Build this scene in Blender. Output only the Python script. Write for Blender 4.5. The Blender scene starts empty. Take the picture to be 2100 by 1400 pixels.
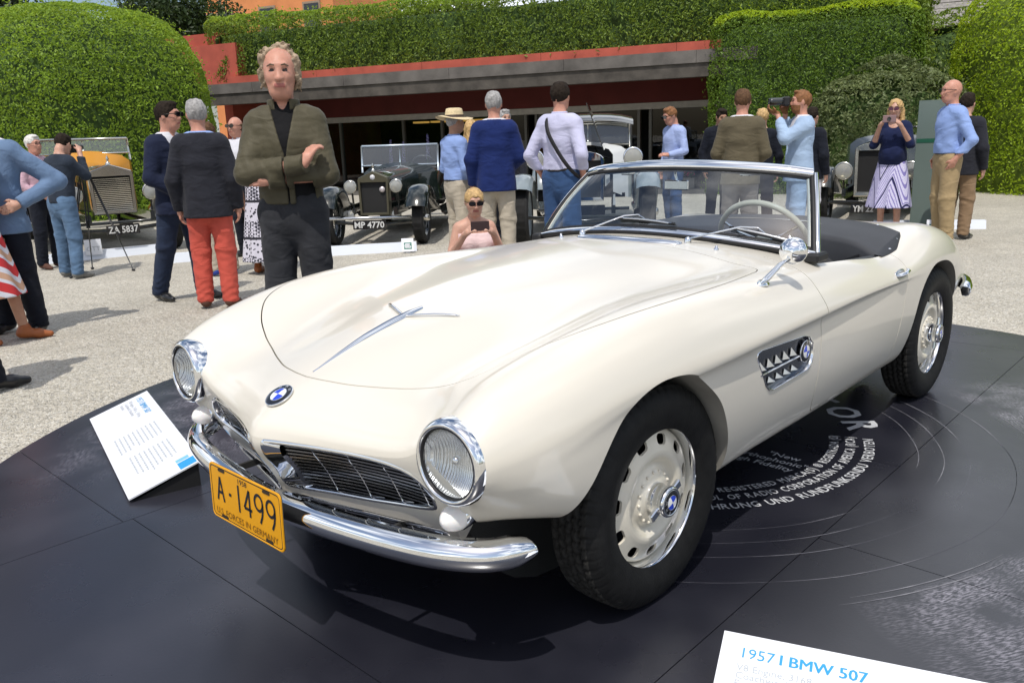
import bpy, bmesh, math, random
import numpy as np
from mathutils import Vector, Matrix
rad = math.radians
SC = bpy.context.scene
COL = SC.collection
# ---------------------------------------------------------------- camera
CAM_POS = Vector((1.892, 1.964, 1.366))
_yaw, _pit, _rol = 3.897, 0.245, -0.035
_f = Vector((math.cos(_yaw)*math.cos(_pit), math.sin(_yaw)*math.cos(_pit), -math.sin(_pit)))
_r = Vector((math.sin(_yaw), -math.cos(_yaw), 0)); _u = _r.cross(_f)
_r2 = _r*math.cos(_rol)+_u*math.sin(_rol); _u2 = -_r*math.sin(_rol)+_u*math.cos(_rol)
cam_d = bpy.data.cameras.new('camera'); cam = bpy.data.objects.new('camera', cam_d); COL.objects.link(cam)
cam.matrix_world = Matrix(((_r2.x, _u2.x, -_f.x, CAM_POS.x), (_r2.y, _u2.y, -_f.y, CAM_POS.y), (_r2.z, _u2.z, -_f.z, CAM_POS.z), (0, 0, 0, 1)))
cam_d.sensor_width = 36; cam_d.lens = 1696.7/2100*36; cam_d.clip_start = 0.05; cam_d.clip_end = 600
SC.camera = cam
# ---------------------------------------------------------------- sky and sun
SUN_EL, SUN_AZ = rad(62), rad(31)            # azimuth measured from +x towards +y
W = bpy.data.worlds.new('World'); SC.world = W; W.use_nodes = True
_nt = W.node_tree; _nt.nodes.clear()
_o = _nt.nodes.new('ShaderNodeOutputWorld'); _b = _nt.nodes.new('ShaderNodeBackground')
_s = _nt.nodes.new('ShaderNodeTexSky'); _s.sky_type = 'NISHITA'; _s.sun_disc = False
_s.sun_elevation = SUN_EL; _s.sun_rotation = math.pi/2-SUN_AZ
_s.air_density = 1.0; _s.dust_density = 2.0; _s.ozone_density = 1.0
_tc = _nt.nodes.new('ShaderNodeTexCoord'); _mp = _nt.nodes.new('ShaderNodeMapping'); _mp.inputs['Scale'].default_value = (1, 1, 2.2)
_nz = _nt.nodes.new('ShaderNodeTexNoise'); _nz.inputs['Scale'].default_value = 2.3; _nz.inputs['Detail'].default_value = 6
_cr = _nt.nodes.new('ShaderNodeValToRGB'); _cr.color_ramp.elements[0].position = .46; _cr.color_ramp.elements[1].position = .66
_mx = _nt.nodes.new('ShaderNodeMix'); _mx.data_type = 'RGBA'; _mx.inputs['B'].default_value = (11.5, 11.8, 12.4, 1)
_nt.links.new(_tc.outputs['Generated'], _mp.inputs['Vector']); _nt.links.new(_mp.outputs['Vector'], _nz.inputs['Vector'])
_nt.links.new(_nz.outputs['Fac'], _cr.inputs['Fac']); _nt.links.new(_cr.outputs['Color'], _mx.inputs['Factor'])
_nt.links.new(_s.outputs['Color'], _mx.inputs['A']); _nt.links.new(_mx.outputs['Result'], _b.inputs['Color'])
_b.inputs['Strength'].default_value = 0.13
_nt.links.new(_b.outputs['Background'], _o.inputs['Surface'])
sun_d = bpy.data.lights.new('sun', 'SUN'); sun_d.energy = 3.4; sun_d.angle = rad(0.53); sun_d.color = (1.0, .955, .89)
sun = bpy.data.objects.new('sun', sun_d); COL.objects.link(sun)
SUN_DIR = Vector((math.cos(SUN_EL)*math.cos(SUN_AZ), math.cos(SUN_EL)*math.sin(SUN_AZ), math.sin(SUN_EL)))
sun.rotation_euler = SUN_DIR.to_track_quat('Z', 'Y').to_euler(); sun.location = (0, 0, 30)
SC.view_settings.view_transform = 'Standard'; SC.view_settings.look = 'None'; SC.view_settings.gamma = 1
SC.view_settings.use_curve_mapping = False; SC.view_settings.exposure = -0.05
try:
    SC.cycles.max_bounces = 8; SC.cycles.transparent_max_bounces = 12
except Exception: pass
# ---------------------------------------------------------------- materials
_M = {}
def srgb(r, g, b):
    f = lambda c: (c/255/12.92 if c/255 <= .04045 else ((c/255+.055)/1.055)**2.4)
    return (f(r), f(g), f(b))
def mat(name, col, rough=.6, metal=0, var=0, vscale=8, bump=0, bscale=60, coat=0, spec=.5, trans=0, ior=1.45, col2=None, sheen=0, detail=6, sss=0, alpha=1, bdist=.01, coords='Object'):
    if name in _M: return _M[name]
    m = bpy.data.materials.new(name); m.use_nodes = True; nt = m.node_tree; p = nt.nodes['Principled BSDF']
    p.inputs['Base Color'].default_value = (*col, 1); p.inputs['Roughness'].default_value = rough; p.inputs['Metallic'].default_value = metal
    p.inputs['Specular IOR Level'].default_value = spec; p.inputs['IOR'].default_value = ior
    if coat: p.inputs['Coat Weight'].default_value = coat; p.inputs['Coat Roughness'].default_value = .03
    if trans: p.inputs['Transmission Weight'].default_value = trans
    if sheen: p.inputs['Sheen Weight'].default_value = sheen; p.inputs['Sheen Roughness'].default_value = .5
    if sss:
        p.inputs['Subsurface Weight'].default_value = sss; p.inputs['Subsurface Radius'].default_value = (.9, .35, .2); p.inputs['Subsurface Scale'].default_value = .01
    if alpha < 1: p.inputs['Alpha'].default_value = alpha
    tc = nt.nodes.new('ShaderNodeTexCoord')
    if var or col2:
        n = nt.nodes.new('ShaderNodeTexNoise'); n.inputs['Scale'].default_value = vscale; n.inputs['Detail'].default_value = detail
        r = nt.nodes.new('ShaderNodeMapRange'); r.inputs['From Min'].default_value = .3; r.inputs['From Max'].default_value = .7
        mx = nt.nodes.new('ShaderNodeMix'); mx.data_type = 'RGBA'
        a = col if col2 else tuple(c*(1-var) for c in col); b = col2 if col2 else tuple(min(1, c*(1+var)) for c in col)
        mx.inputs['A'].default_value = (*a, 1); mx.inputs['B'].default_value = (*b, 1)
        nt.links.new(tc.outputs[coords], n.inputs['Vector']); nt.links.new(n.outputs['Fac'], r.inputs['Value'])
        nt.links.new(r.outputs['Result'], mx.inputs['Factor']); nt.links.new(mx.outputs['Result'], p.inputs['Base Color'])
    if bump:
        n = nt.nodes.new('ShaderNodeTexNoise'); n.inputs['Scale'].default_value = bscale; n.inputs['Detail'].default_value = 5
        bp = nt.nodes.new('ShaderNodeBump'); bp.inputs['Strength'].default_value = bump; bp.inputs['Distance'].default_value = bdist
        nt.links.new(tc.outputs[coords], n.inputs['Vector']); nt.links.new(n.outputs['Fac'], bp.inputs['Height']); nt.links.new(bp.outputs['Normal'], p.inputs['Normal'])
    _M[name] = m; return m
# ---------------------------------------------------------------- mesh building
class MB:
    """collects polygons (with a material slot each) and links them as one mesh"""
    def __init__(s): s.V = []; s.F = []; s.MI = []; s.SM = []; s.n = 0
    def add(s, V, F, mi=0, smooth=True):
        V = np.asarray(V, float).reshape(-1, 3); o = s.n
        s.V.append(V); s.n += len(V)
        F = F.tolist() if isinstance(F, np.ndarray) else F
        s.F += [[i+o for i in f] for f in F]
        s.MI += [mi]*len(F); s.SM += [smooth]*len(F)
        return s
    def grid(s, G, mi=0, smooth=True, wu=False, wv=False, flip=False):
        G = np.asarray(G, float); n, m = G.shape[:2]
        i = np.arange(n if wu else n-1)[:, None]; j = np.arange(m if wv else m-1)[None]
        a = i*m+j; b = ((i+1) % n)*m+j; c = ((i+1) % n)*m+(j+1) % m; d = i*m+(j+1) % m
        F = np.stack([a+0*j, b+0*j, c+0*i, d+0*i], -1).reshape(-1, 4)
        if flip: F = F[:, ::-1]
        return s.add(G.reshape(-1, 3), F, mi, smooth)
    def box(s, c, size, R=None, mi=0, bev=0.0):
        x, y, z = [v/2 for v in size]
        if bev:
            b = min(bev, x*.49, y*.49, z*.49); V = []
            for sx in (-1, 1):
                for sy in (-1, 1):
                    for sz in (-1, 1):
                        V += [(sx*x, sy*(y-b), sz*(z-b)), (sx*(x-b), sy*y, sz*(z-b)), (sx*(x-b), sy*(y-b), sz*z)]
            V = np.array(V); idx = lambda a, bb, cc, k: ((a*2+bb)*2+cc)*3+k
            F = []
            for a in (0, 1):
                q = [idx(a, 0, 0, 0), idx(a, 1, 0, 0), idx(a, 1, 1, 0), idx(a, 0, 1, 0)]; F.append(q if a else q[::-1])
                q = [idx(0, a, 0, 1), idx(0, a, 1, 1), idx(1, a, 1, 1), idx(1, a, 0, 1)]; F.append(q if a else q[::-1])
                q = [idx(0, 0, a, 2), idx(1, 0, a, 2), idx(1, 1, a, 2), idx(0, 1, a, 2)]; F.append(q if a else q[::-1])
            def cen(q): return V[q].mean(0)
            ed = []
            for a in (0, 1):
                for bb in (0, 1):
                    ed.append([idx(a, bb, 0, 0), idx(a, bb, 1, 0), idx(a, bb, 1, 1), idx(a, bb, 0, 1)])
                    ed.append([idx(a, 0, bb, 0), idx(a, 1, bb, 0), idx(a, 1, bb, 2), idx(a, 0, bb, 2)])
                    ed.append([idx(0, a, bb, 1), idx(1, a, bb, 1), idx(1, a, bb, 2), idx(0, a, bb, 2)])
                    for cc in (0, 1): ed.append([idx(a, bb, cc, 0), idx(a, bb, cc, 1), idx(a, bb, cc, 2)])
            for q in ed:
                n = np.cross(V[q[1]]-V[q[0]], V[q[2]]-V[q[0]])
                F.append(q if n@cen(q) > 0 else q[::-1])
        else:
            V = np.array([(a*x, b*y, d*z) for a in (-1, 1) for b in (-1, 1) for d in (-1, 1)])
            F = [[0, 1, 3, 2], [4, 6, 7, 5], [0, 4, 5, 1], [2, 3, 7, 6], [0, 2, 6, 4], [1, 5, 7, 3]]
        if R is not None: V = V@np.array(R).T
        return s.add(V+np.array(c), F, mi, False)
    def tube(s, pts, r, k=8, mi=0, cap=True, closed=False, flat=1.0, up=(0, 0, 1), smooth=True):
        P = np.asarray(pts, float); n = len(P); r = np.broadcast_to(np.asarray(r, float), (n,))
        T = np.gradient(P, axis=0) if not closed else np.roll(P, -1, 0)-np.roll(P, 1, 0)
        T /= np.linalg.norm(T, axis=1)[:, None]+1e-12
        N = np.zeros_like(P); u = np.array(up, float)
        for i in range(n):
            v = u-(u@T[i])*T[i]
            if np.linalg.norm(v) < 1e-3: v = np.array([1., 0, 0])-T[i]*T[i][0]
            N[i] = v/np.linalg.norm(v)
        B = np.cross(T, N); a = np.linspace(0, 2*np.pi, k, endpoint=False)
        G = P[:, None]+r[:, None, None]*(np.cos(a)[None, :, None]*N[:, None]*flat+np.sin(a)[None, :, None]*B[:, None])
        s.grid(G, mi, smooth, wu=closed, wv=True, flip=True)
        if cap and not closed:
            o = s.n-n*k
            s.F += [[o+q for q in range(k)], [o+(n-1)*k+q for q in range(k)][::-1]]; s.MI += [mi]*2; s.SM += [False]*2
        return s
    def lathe(s, prof, k=24, M=None, mi=0, smooth=True, a0=0, a1=2*math.pi):
        # prof: (r, h) rows; axis +z before M
        P = np.asarray(prof, float); full = abs(a1-a0-2*math.pi) < 1e-6
        a = np.linspace(a0, a1, k, endpoint=not full)
        G = np.stack([P[:, 0][:, None]*np.cos(a), P[:, 0][:, None]*np.sin(a), np.repeat(P[:, 1][:, None], k, 1)], -1)
        if M is not None: G = xf(G, M)
        return s.grid(G, mi, smooth, wv=full)
    def prism(s, poly, h, M=None, mi=0, mi_side=None, h0=0.0):
        P = np.asarray(poly, float); n = len(P)
        if ((P[:, 0]*np.roll(P[:, 1], -1)-np.roll(P[:, 0], -1)*P[:, 1]).sum()) < 0: P = P[::-1]
        V = np.concatenate([np.c_[P, np.full(n, h0)], np.c_[P, np.full(n, h)]])
        if M is not None: V = xf(V, M)
        s.add(V, [list(range(n))[::-1], list(range(n, 2*n))], mi, False)
        o = s.n-2*n
        s.F += [[o+i, o+(i+1) % n, o+n+(i+1) % n, o+n+i] for i in range(n)]
        s.MI += [mi if mi_side is None else mi_side]*n; s.SM += [False]*n
        return s
    def sphere(s, c, r, k=16, m=10, mi=0, R=None):
        t = np.linspace(0, np.pi, m); a = np.linspace(0, 2*np.pi, k, endpoint=False); r = np.broadcast_to(np.asarray(r, float), (3,))
        G = np.stack([np.sin(t)[:, None]*np.cos(a)*r[0], np.sin(t)[:, None]*np.sin(a)*r[1], np.cos(t)[:, None]*np.ones(k)*r[2]], -1)
        if R is not None: G = G@np.array(R).T
        return s.grid(G+np.array(c), mi, True, wv=True, flip=False)
    def mesh(s, name, mats):
        me = bpy.data.meshes.new(name)
        V = np.concatenate(s.V) if s.V else np.zeros((0, 3))
        me.vertices.add(len(V)); me.vertices.foreach_set('co', V.ravel())
        L = np.fromiter((len(f) for f in s.F), int, len(s.F)); tot = int(L.sum())
        me.loops.add(tot); me.polygons.add(len(L))
        me.loops.foreach_set('vertex_index', np.fromiter((i for f in s.F for i in f), int, tot))
        me.polygons.foreach_set('loop_start', np.concatenate([[0], np.cumsum(L)[:-1]]).astype(int))
        me.polygons.foreach_set('material_index', np.array(s.MI, int)); me.polygons.foreach_set('use_smooth', np.array(s.SM, bool))
        for m in (mats if isinstance(mats, (list, tuple)) else [mats]): me.materials.append(m)
        me.update(calc_edges=True); me.validate()
        return me
    def build(s, name, mats, parent=None, loc=None, M=None):
        return link(name, s.mesh(name, mats), parent, loc, M)
def xf(P, M):
    M = np.array(M); P = np.asarray(P, float); return P@M[:3, :3].T+M[:3, 3]
def link(name, me, parent=None, loc=None, M=None):
    o = bpy.data.objects.new(name, me); COL.objects.link(o)
    if parent is not None: o.parent = parent
    if M is not None: o.matrix_basis = Matrix(M)
    if loc is not None: o.location = loc
    return o
def tag(o, label=None, cat=None, group=None, kind=None):
    if label: o['label'] = label
    if cat: o['category'] = cat
    if group: o['group'] = group
    if kind: o['kind'] = kind
    return o
def thing(name, label, cat, loc=(0, 0, 0), rz=0, group=None):
    o = bpy.data.objects.new(name, None); COL.objects.link(o); o.location = loc; o.rotation_euler = (0, 0, rz); o.empty_display_size = .2
    return tag(o, label, cat, group)
def frame(origin, z, x):
    """4x4 with local z along z, local x near x"""
    z = np.array(z, float); z /= np.linalg.norm(z); x = np.array(x, float); x = x-(x@z)*z; x /= np.linalg.norm(x); y = np.cross(z, x)
    M = np.eye(4); M[:3, 0] = x; M[:3, 1] = y; M[:3, 2] = z; M[:3, 3] = origin; return M
def rotm(axis, a): return np.array(Matrix.Rotation(a, 3, axis))
_TXT = {}
def text_polys(txt, size=1.0, bold=0.0, ext=.0):
    """text as (verts, faces) lying in the xy plane, left baseline at the origin"""
    key = (txt, bold)
    if key not in _TXT:
        cu = bpy.data.curves.new('lettering', 'FONT'); cu.body = txt; cu.size = 1; cu.offset = bold; cu.resolution_u = 2
        ob = bpy.data.objects.new('lettering', cu); COL.objects.link(ob)
        dg = bpy.context.evaluated_depsgraph_get(); me = bpy.data.meshes.new_from_object(ob.evaluated_get(dg))
        V = np.array([v.co[:] for v in me.vertices]).reshape(-1, 3); F = [list(p.vertices) for p in me.polygons]
        bpy.data.objects.remove(ob); bpy.data.curves.remove(cu); bpy.data.meshes.remove(me)
        _TXT[key] = (V, F)
    V, F = _TXT[key]
    return V*size, F
def lettering(mb, txt, size, M, mi=0, bold=0.0, centre=False, sx=1.0, sy=1.0, width=None):
    V, F = text_polys(txt, size, bold)
    if len(V) == 0: return
    V = V.copy()
    if width: sx = width/max(1e-6, np.ptp(V[:, 0]))
    V[:, 0] *= sx; V[:, 1] *= sy
    if centre: V[:, 0] -= (V[:, 0].min()+V[:, 0].max())/2; V[:, 1] -= (V[:, 1].min()+V[:, 1].max())/2
    mb.add(xf(V, M), F, mi, False)
# ---------------------------------------------------------------- clipping
def sdpoly(P, poly):
    """signed distance of 2-D points P (n,2) to a closed polygon: positive inside"""
    A = np.asarray(poly, float); B = np.roll(A, -1, 0); out = np.empty(len(P))
    for s in range(0, len(P), 20000):
        p = P[s:s+20000]
        e = B-A; w = p[:, None]-A[None]
        t = np.clip((w*e).sum(-1)/((e*e).sum(-1)+1e-12), 0, 1)
        d = np.linalg.norm(w-t[..., None]*e, axis=-1).min(1)
        c1 = A[None, :, 1] <= p[:, 1:2]; c2 = B[None, :, 1] > p[:, 1:2]
        cr = e[None, :, 0]*w[..., 1]-e[None, :, 1]*w[..., 0]
        wn = (c1 & c2 & (cr > 0)).sum(1)-((~c1) & (~c2) & (cr < 0)).sum(1)
        out[s:s+20000] = np.where(wn != 0, d, -d)
    return out
def smooth_poly(pts, n=6, closed=True):
    """Catmull-Rom through pts"""
    P = np.asarray(pts, float); m = len(P); out = []
    for i in range(m if closed else m-1):
        if closed: a, b, c, d = P[(i-1) % m], P[i], P[(i+1) % m], P[(i+2) % m]
        else: a, b, c, d = P[max(i-1, 0)], P[i], P[i+1], P[min(i+2, m-1)]
        for t in np.arange(n)/n:
            out.append(.5*((2*b)+(-a+c)*t+(2*a-5*b+4*c-d)*t*t+(-a+3*b-3*c+d)*t**3))
    if not closed: out.append(P[-1])
    return np.array(out)
def clip(V, F, f):
    """keep the part of the polygons where f >= 0; returns V, F, indices of new boundary verts"""
    f = np.where(np.abs(f) < 1e-7, 1e-7, f); pos = f > 0
    newV = []; cache = {}; out = []; nV = len(V)
    for q in F:
        s = [pos[i] for i in q]
        if all(s): out.append(list(q)); continue
        if not any(s): continue
        r = []
        for k in range(len(q)):
            a, b = q[k], q[(k+1) % len(q)]
            if pos[a]: r.append(a)
            if pos[a] != pos[b]:
                key = (min(a, b), max(a, b))
                if key not in cache:
                    t = f[a]/(f[a]-f[b]); cache[key] = nV+len(newV); newV.append(V[a]+(V[b]-V[a])*t)
                r.append(cache[key])
        if len(r) >= 3: out.append(r)
    V2 = np.concatenate([V, np.array(newV)]) if newV else V
    return V2, out, set(range(nV, len(V2)))
def border(F, sel):
    """directed border edges whose two verts are both in sel"""
    E = {}
    for q in F:
        for k in range(len(q)):
            a, b = q[k], q[(k+1) % len(q)]; E[(a, b)] = 1
    return [(a, b) for (a, b) in E if (b, a) not in E and a in sel and b in sel]
def chain(edges):
    nx = dict(edges); used = set(); loops = []
    starts = [a for a in nx if a not in set(nx.values())]+list(nx)
    for a in starts:
        if a in used: continue
        l = [a]; used.add(a)
        while l[-1] in nx and nx[l[-1]] not in used: l.append(nx[l[-1]]); used.add(l[-1])
        loops.append(l)
    return loops
def compact(V, F):
    u = sorted({i for q in F for i in q}); mp = {o: n for n, o in enumerate(u)}
    return V[u], [[mp[i] for i in q] for q in F]

def _thin_glass(name, tint, refl, haze=0.0, flutes=0):
    """single sheet: transparent with a mirror share that grows towards grazing"""
    if name in _M: return _M[name]
    m = bpy.data.materials.new(name); m.use_nodes = True; nt = m.node_tree; nt.nodes.clear()
    o = nt.nodes.new('ShaderNodeOutputMaterial'); t = nt.nodes.new('ShaderNodeBsdfTransparent'); t.inputs['Color'].default_value = (*tint, 1)
    g = nt.nodes.new('ShaderNodeBsdfGlossy'); g.inputs['Roughness'].default_value = .02 if flutes else .0
    lw = nt.nodes.new('ShaderNodeLayerWeight'); lw.inputs['Blend'].default_value = .5
    pw = nt.nodes.new('ShaderNodeMath'); pw.operation = 'POWER'; pw.inputs[1].default_value = 4.5; nt.links.new(lw.outputs['Facing'], pw.inputs[0])
    f0 = ((refl-1)/(refl+1))**2*2
    mr = nt.nodes.new('ShaderNodeMapRange'); mr.inputs['To Min'].default_value = f0; mr.inputs['To Max'].default_value = 1; nt.links.new(pw.outputs[0], mr.inputs['Value'])
    mx = nt.nodes.new('ShaderNodeMixShader'); nt.links.new(mr.outputs['Result'], mx.inputs['Fac'])
    base = t.outputs['BSDF']
    if haze:
        d = nt.nodes.new('ShaderNodeBsdfDiffuse'); d.inputs['Color'].default_value = (.75, .78, .80, 1); m2 = nt.nodes.new('ShaderNodeMixShader'); m2.inputs['Fac'].default_value = haze
        nt.links.new(base, m2.inputs[1]); nt.links.new(d.outputs['BSDF'], m2.inputs[2]); base = m2.outputs['Shader']
    if flutes:
        tc = nt.nodes.new('ShaderNodeTexCoord'); w = nt.nodes.new('ShaderNodeTexWave'); w.bands_direction = 'Y'; w.inputs['Scale'].default_value = flutes; w.inputs['Distortion'].default_value = .0
        bp = nt.nodes.new('ShaderNodeBump'); bp.inputs['Strength'].default_value = .6; bp.inputs['Distance'].default_value = .004; nt.links.new(tc.outputs['Object'], w.inputs['Vector']); nt.links.new(w.outputs['Fac'], bp.inputs['Height'])
        nt.links.new(bp.outputs['Normal'], g.inputs['Normal'])
        if haze: nt.links.new(bp.outputs['Normal'], d.inputs['Normal'])
    nt.links.new(base, mx.inputs[1]); nt.links.new(g.outputs['BSDF'], mx.inputs[2]); nt.links.new(mx.outputs['Shader'], o.inputs['Surface'])
    _M[name] = m; return m
# ---------------------------------------------------------------- car body surface (pure numpy)
import numpy as np
def _sec(x, zc, pts):
    # pts: c1..c12 (y,z); returns 13 points at station x
    return [(x, 0.0, zc)] + [(x, y, z) for y, z in pts]
BODY_ROWS = []
_tail = _sec(-3.45, .585, [(.18,.582),(.32,.577),(.43,.570),(.50,.556),(.545,.535),(.57,.512),(.575,.50),(.575,.49),(.565,.465),(.545,.45),(.51,.43),(.42,.42)])
BODY_ROWS.append([(-3.52, p[1]*.80, .50+(p[2]-.50)*.30) for p in _tail])
BODY_ROWS.append(_tail)
BODY_ROWS += [
 _sec(-3.20,.735,[(.20,.732),(.36,.724),(.48,.715),(.57,.693),(.63,.655),(.665,.60),(.675,.56),(.675,.54),(.665,.48),(.64,.43),(.60,.39),(.50,.37)]),
 _sec(-2.85,.825,[(.22,.822),(.40,.817),(.53,.815),(.632,.798),(.70,.755),(.738,.68),(.746,.63),(.746,.60),(.738,.50),(.712,.42),(.67,.36),(.60,.34)]),
 _sec(-2.50,.873,[(.25,.870),(.42,.866),(.555,.872),(.660,.866),(.735,.825),(.775,.752),(.783,.69),(.783,.66),(.775,.55),(.760,.42),(.72,.32),(.66,.29)]),
 _sec(-2.20,.898,[(.25,.893),(.42,.879),(.560,.870),(.668,.858),(.742,.820),(.783,.755),(.791,.70),(.791,.67),(.785,.55),(.772,.42),(.735,.30),(.68,.27)]),
 _sec(-1.92,.905,[(.25,.897),(.42,.865),(.570,.832),(.668,.809),(.737,.785),(.784,.738),(.796,.70),(.793,.68),(.787,.55),(.776,.42),(.738,.30),(.683,.267)]),
 _sec(-1.50,.925,[(.24,.912),(.42,.885),(.565,.856),(.668,.831),(.738,.804),(.788,.748),(.804,.708),(.788,.690),(.790,.55),(.780,.42),(.740,.30),(.686,.265)]),
 _sec(-0.95,.940,[(.22,.934),(.42,.914),(.550,.893),(.655,.872),(.742,.838),(.798,.765),(.814,.706),(.791,.688),(.795,.55),(.784,.42),(.745,.30),(.690,.265)]),
 _sec(-0.50,.917,[(.22,.910),(.42,.888),(.555,.871),(.660,.893),(.757,.855),(.812,.765),(.824,.704),(.801,.686),(.801,.55),(.786,.42),(.746,.30),(.690,.270)]),
 _sec( 0.00,.874,[(.19,.867),(.400,.840),(.540,.852),(.668,.902),(.770,.860),(.820,.765),(.828,.702),(.814,.682),(.811,.55),(.792,.42),(.752,.31),(.690,.28)]),
 _sec( 0.30,.827,[(.18,.819),(.375,.785),(.527,.806),(.665,.876),(.765,.830),(.812,.740),(.818,.690),(.814,.660),(.810,.56),(.797,.46),(.765,.39),(.70,.37)]),
]
_R55 = [(.55,0,.762),(.547,.18,.749),(.538,.36,.724),(.53,.512,.758),(.53,.648,.826),(.53,.748,.782),(.53,.790,.700),(.53,.796,.640),(.53,.794,.605),(.53,.782,.545),(.53,.755,.49),(.53,.700,.45),(.50,.62,.44)]
_R66 = [(.70,0,.709),(.672,.21,.697),(.645,.40,.690),(.63,.528,.716),(.63,.640,.788),(.63,.727,.752),(.63,.765,.680),(.63,.767,.625),(.63,.760,.59),(.63,.730,.535),(.62,.69,.49),(.60,.64,.452),(.56,.59,.44)]
_R75 = [(.798,0,.668),(.790,.035,.6665),(.770,.10,.663),(.740,.22,.655),(.702,.41,.651),(.682,.531,.672),(.68,.637,.760),(.68,.717,.726),(.68,.748,.670),(.68,.746,.617),(.68,.735,.589),(.68,.698,.546),(.67,.655,.51),(.645,.63,.462),(.58,.60,.44)]
_RE  = [(.842,0,.600),(.832,.035,.600),(.806,.10,.600),(.768,.22,.600),(.720,.42,.602),(.706,.531,.635),(.70,.635,.744),(.70,.709,.714),(.70,.738,.660),(.70,.736,.613),(.70,.725,.588),(.70,.687,.55),(.69,.645,.537),(.66,.62,.49),(.60,.60,.445)]
def _more(r):
    # two extra lines close to the centre so that the nose can be sharp
    c, p = r[0], r[1]; out = [c]
    for y in (.035, .10):
        k = y/p[1]; out.append((c[0]+(p[0]-c[0])*k*k, y, c[2]+(p[2]-c[2])*k*k))
    return out+list(r[1:])
BODY_ROWS = [_more(r) for r in BODY_ROWS+[_R55,_R66]]+[_R75,_RE]
FACE_ROWS = [
 [(.822,0,.530),(.812,.030,.530),(.780,.10,.530),(.735,.22,.530),(.695,.42,.535),(.685,.555,.545)],
 [(.780,0,.450),(.772,.022,.450),(.738,.10,.448),(.698,.22,.448),(.660,.42,.458),(.655,.565,.470)],
 [(.742,0,.318),(.735,.022,.318),(.700,.10,.318),(.658,.22,.318),(.618,.42,.335),(.605,.560,.375)],
]
def _cr(P, sub):
    # centripetal-ish Catmull-Rom along axis 1 of P (rows, cols, 3) -> (rows, (cols-1)*sub+1, 3)
    P = np.asarray(P, float)
    P0 = 2*P[:, :1]-P[:, 1:2]; P1 = 2*P[:, -1:]-P[:, -2:-1]
    Q = np.concatenate([P0, P, P1], 1)
    d = np.sqrt(np.linalg.norm(np.diff(Q, axis=1), axis=2)).mean(0)+1e-6
    t = np.concatenate([[0], np.cumsum(d)])
    out = []
    n = P.shape[1]
    for k in range(n-1):
        a, b, c, e = Q[:, k], Q[:, k+1], Q[:, k+2], Q[:, k+3]
        t0, t1, t2, t3 = t[k:k+4]
        for s in range(sub + (1 if k == n-2 else 0)):
            u = t1+(t2-t1)*s/sub
            A1 = (t1-u)/(t1-t0)*a+(u-t0)/(t1-t0)*b; A2 = (t2-u)/(t2-t1)*b+(u-t1)/(t2-t1)*c; A3 = (t3-u)/(t3-t2)*c+(u-t2)/(t3-t2)*e
            B1 = (t2-u)/(t2-t0)*A1+(u-t0)/(t2-t0)*A2; B2 = (t3-u)/(t3-t1)*A2+(u-t1)/(t3-t1)*A3
            out.append((t2-u)/(t2-t1)*B1+(u-t1)/(t2-t1)*B2)
    return np.stack(out, 1)
def _nspline(P, sub):
    # natural C2 cubic spline along axis 0 of P (rows, cols, 3), chord parameter (mean over cols); sub samples per span
    n = len(P); h = np.linalg.norm(np.diff(P, axis=0), axis=2).mean(1)
    A = np.zeros((n, n)); Rr = np.zeros((n,)+P.shape[1:])
    A[0, 0] = A[-1, -1] = 1
    for i in range(1, n-1):
        A[i, i-1] = h[i-1]; A[i, i] = 2*(h[i-1]+h[i]); A[i, i+1] = h[i]
        Rr[i] = 6*((P[i+1]-P[i])/h[i]-(P[i]-P[i-1])/h[i-1])
    M = np.linalg.solve(A, Rr.reshape(n, -1)).reshape(Rr.shape)
    out = []
    for i in range(n-1):
        ns = sub[i]
        for s in range(ns+(1 if i == n-2 else 0)):
            w = s/ns; b = w; a = 1-w
            out.append(a*P[i]+b*P[i+1]+((a**3-a)*M[i]+(b**3-b)*M[i+1])*h[i]**2/6)
    return np.stack(out, 0)
def _gauss(G, axis, sig, lock=None):
    k = int(3*sig)+1; w = np.exp(-.5*(np.arange(-k, k+1)/sig)**2); w /= w.sum()
    pad = [(0, 0)]*3; pad[axis] = (k, k)
    Gp = np.pad(G, pad, mode='reflect', reflect_type='odd')
    out = sum(w[i]*np.take(Gp, range(i, i+G.shape[axis]), axis) for i in range(2*k+1))
    if lock is not None: out = G+(out-G)*lock
    return out
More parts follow.
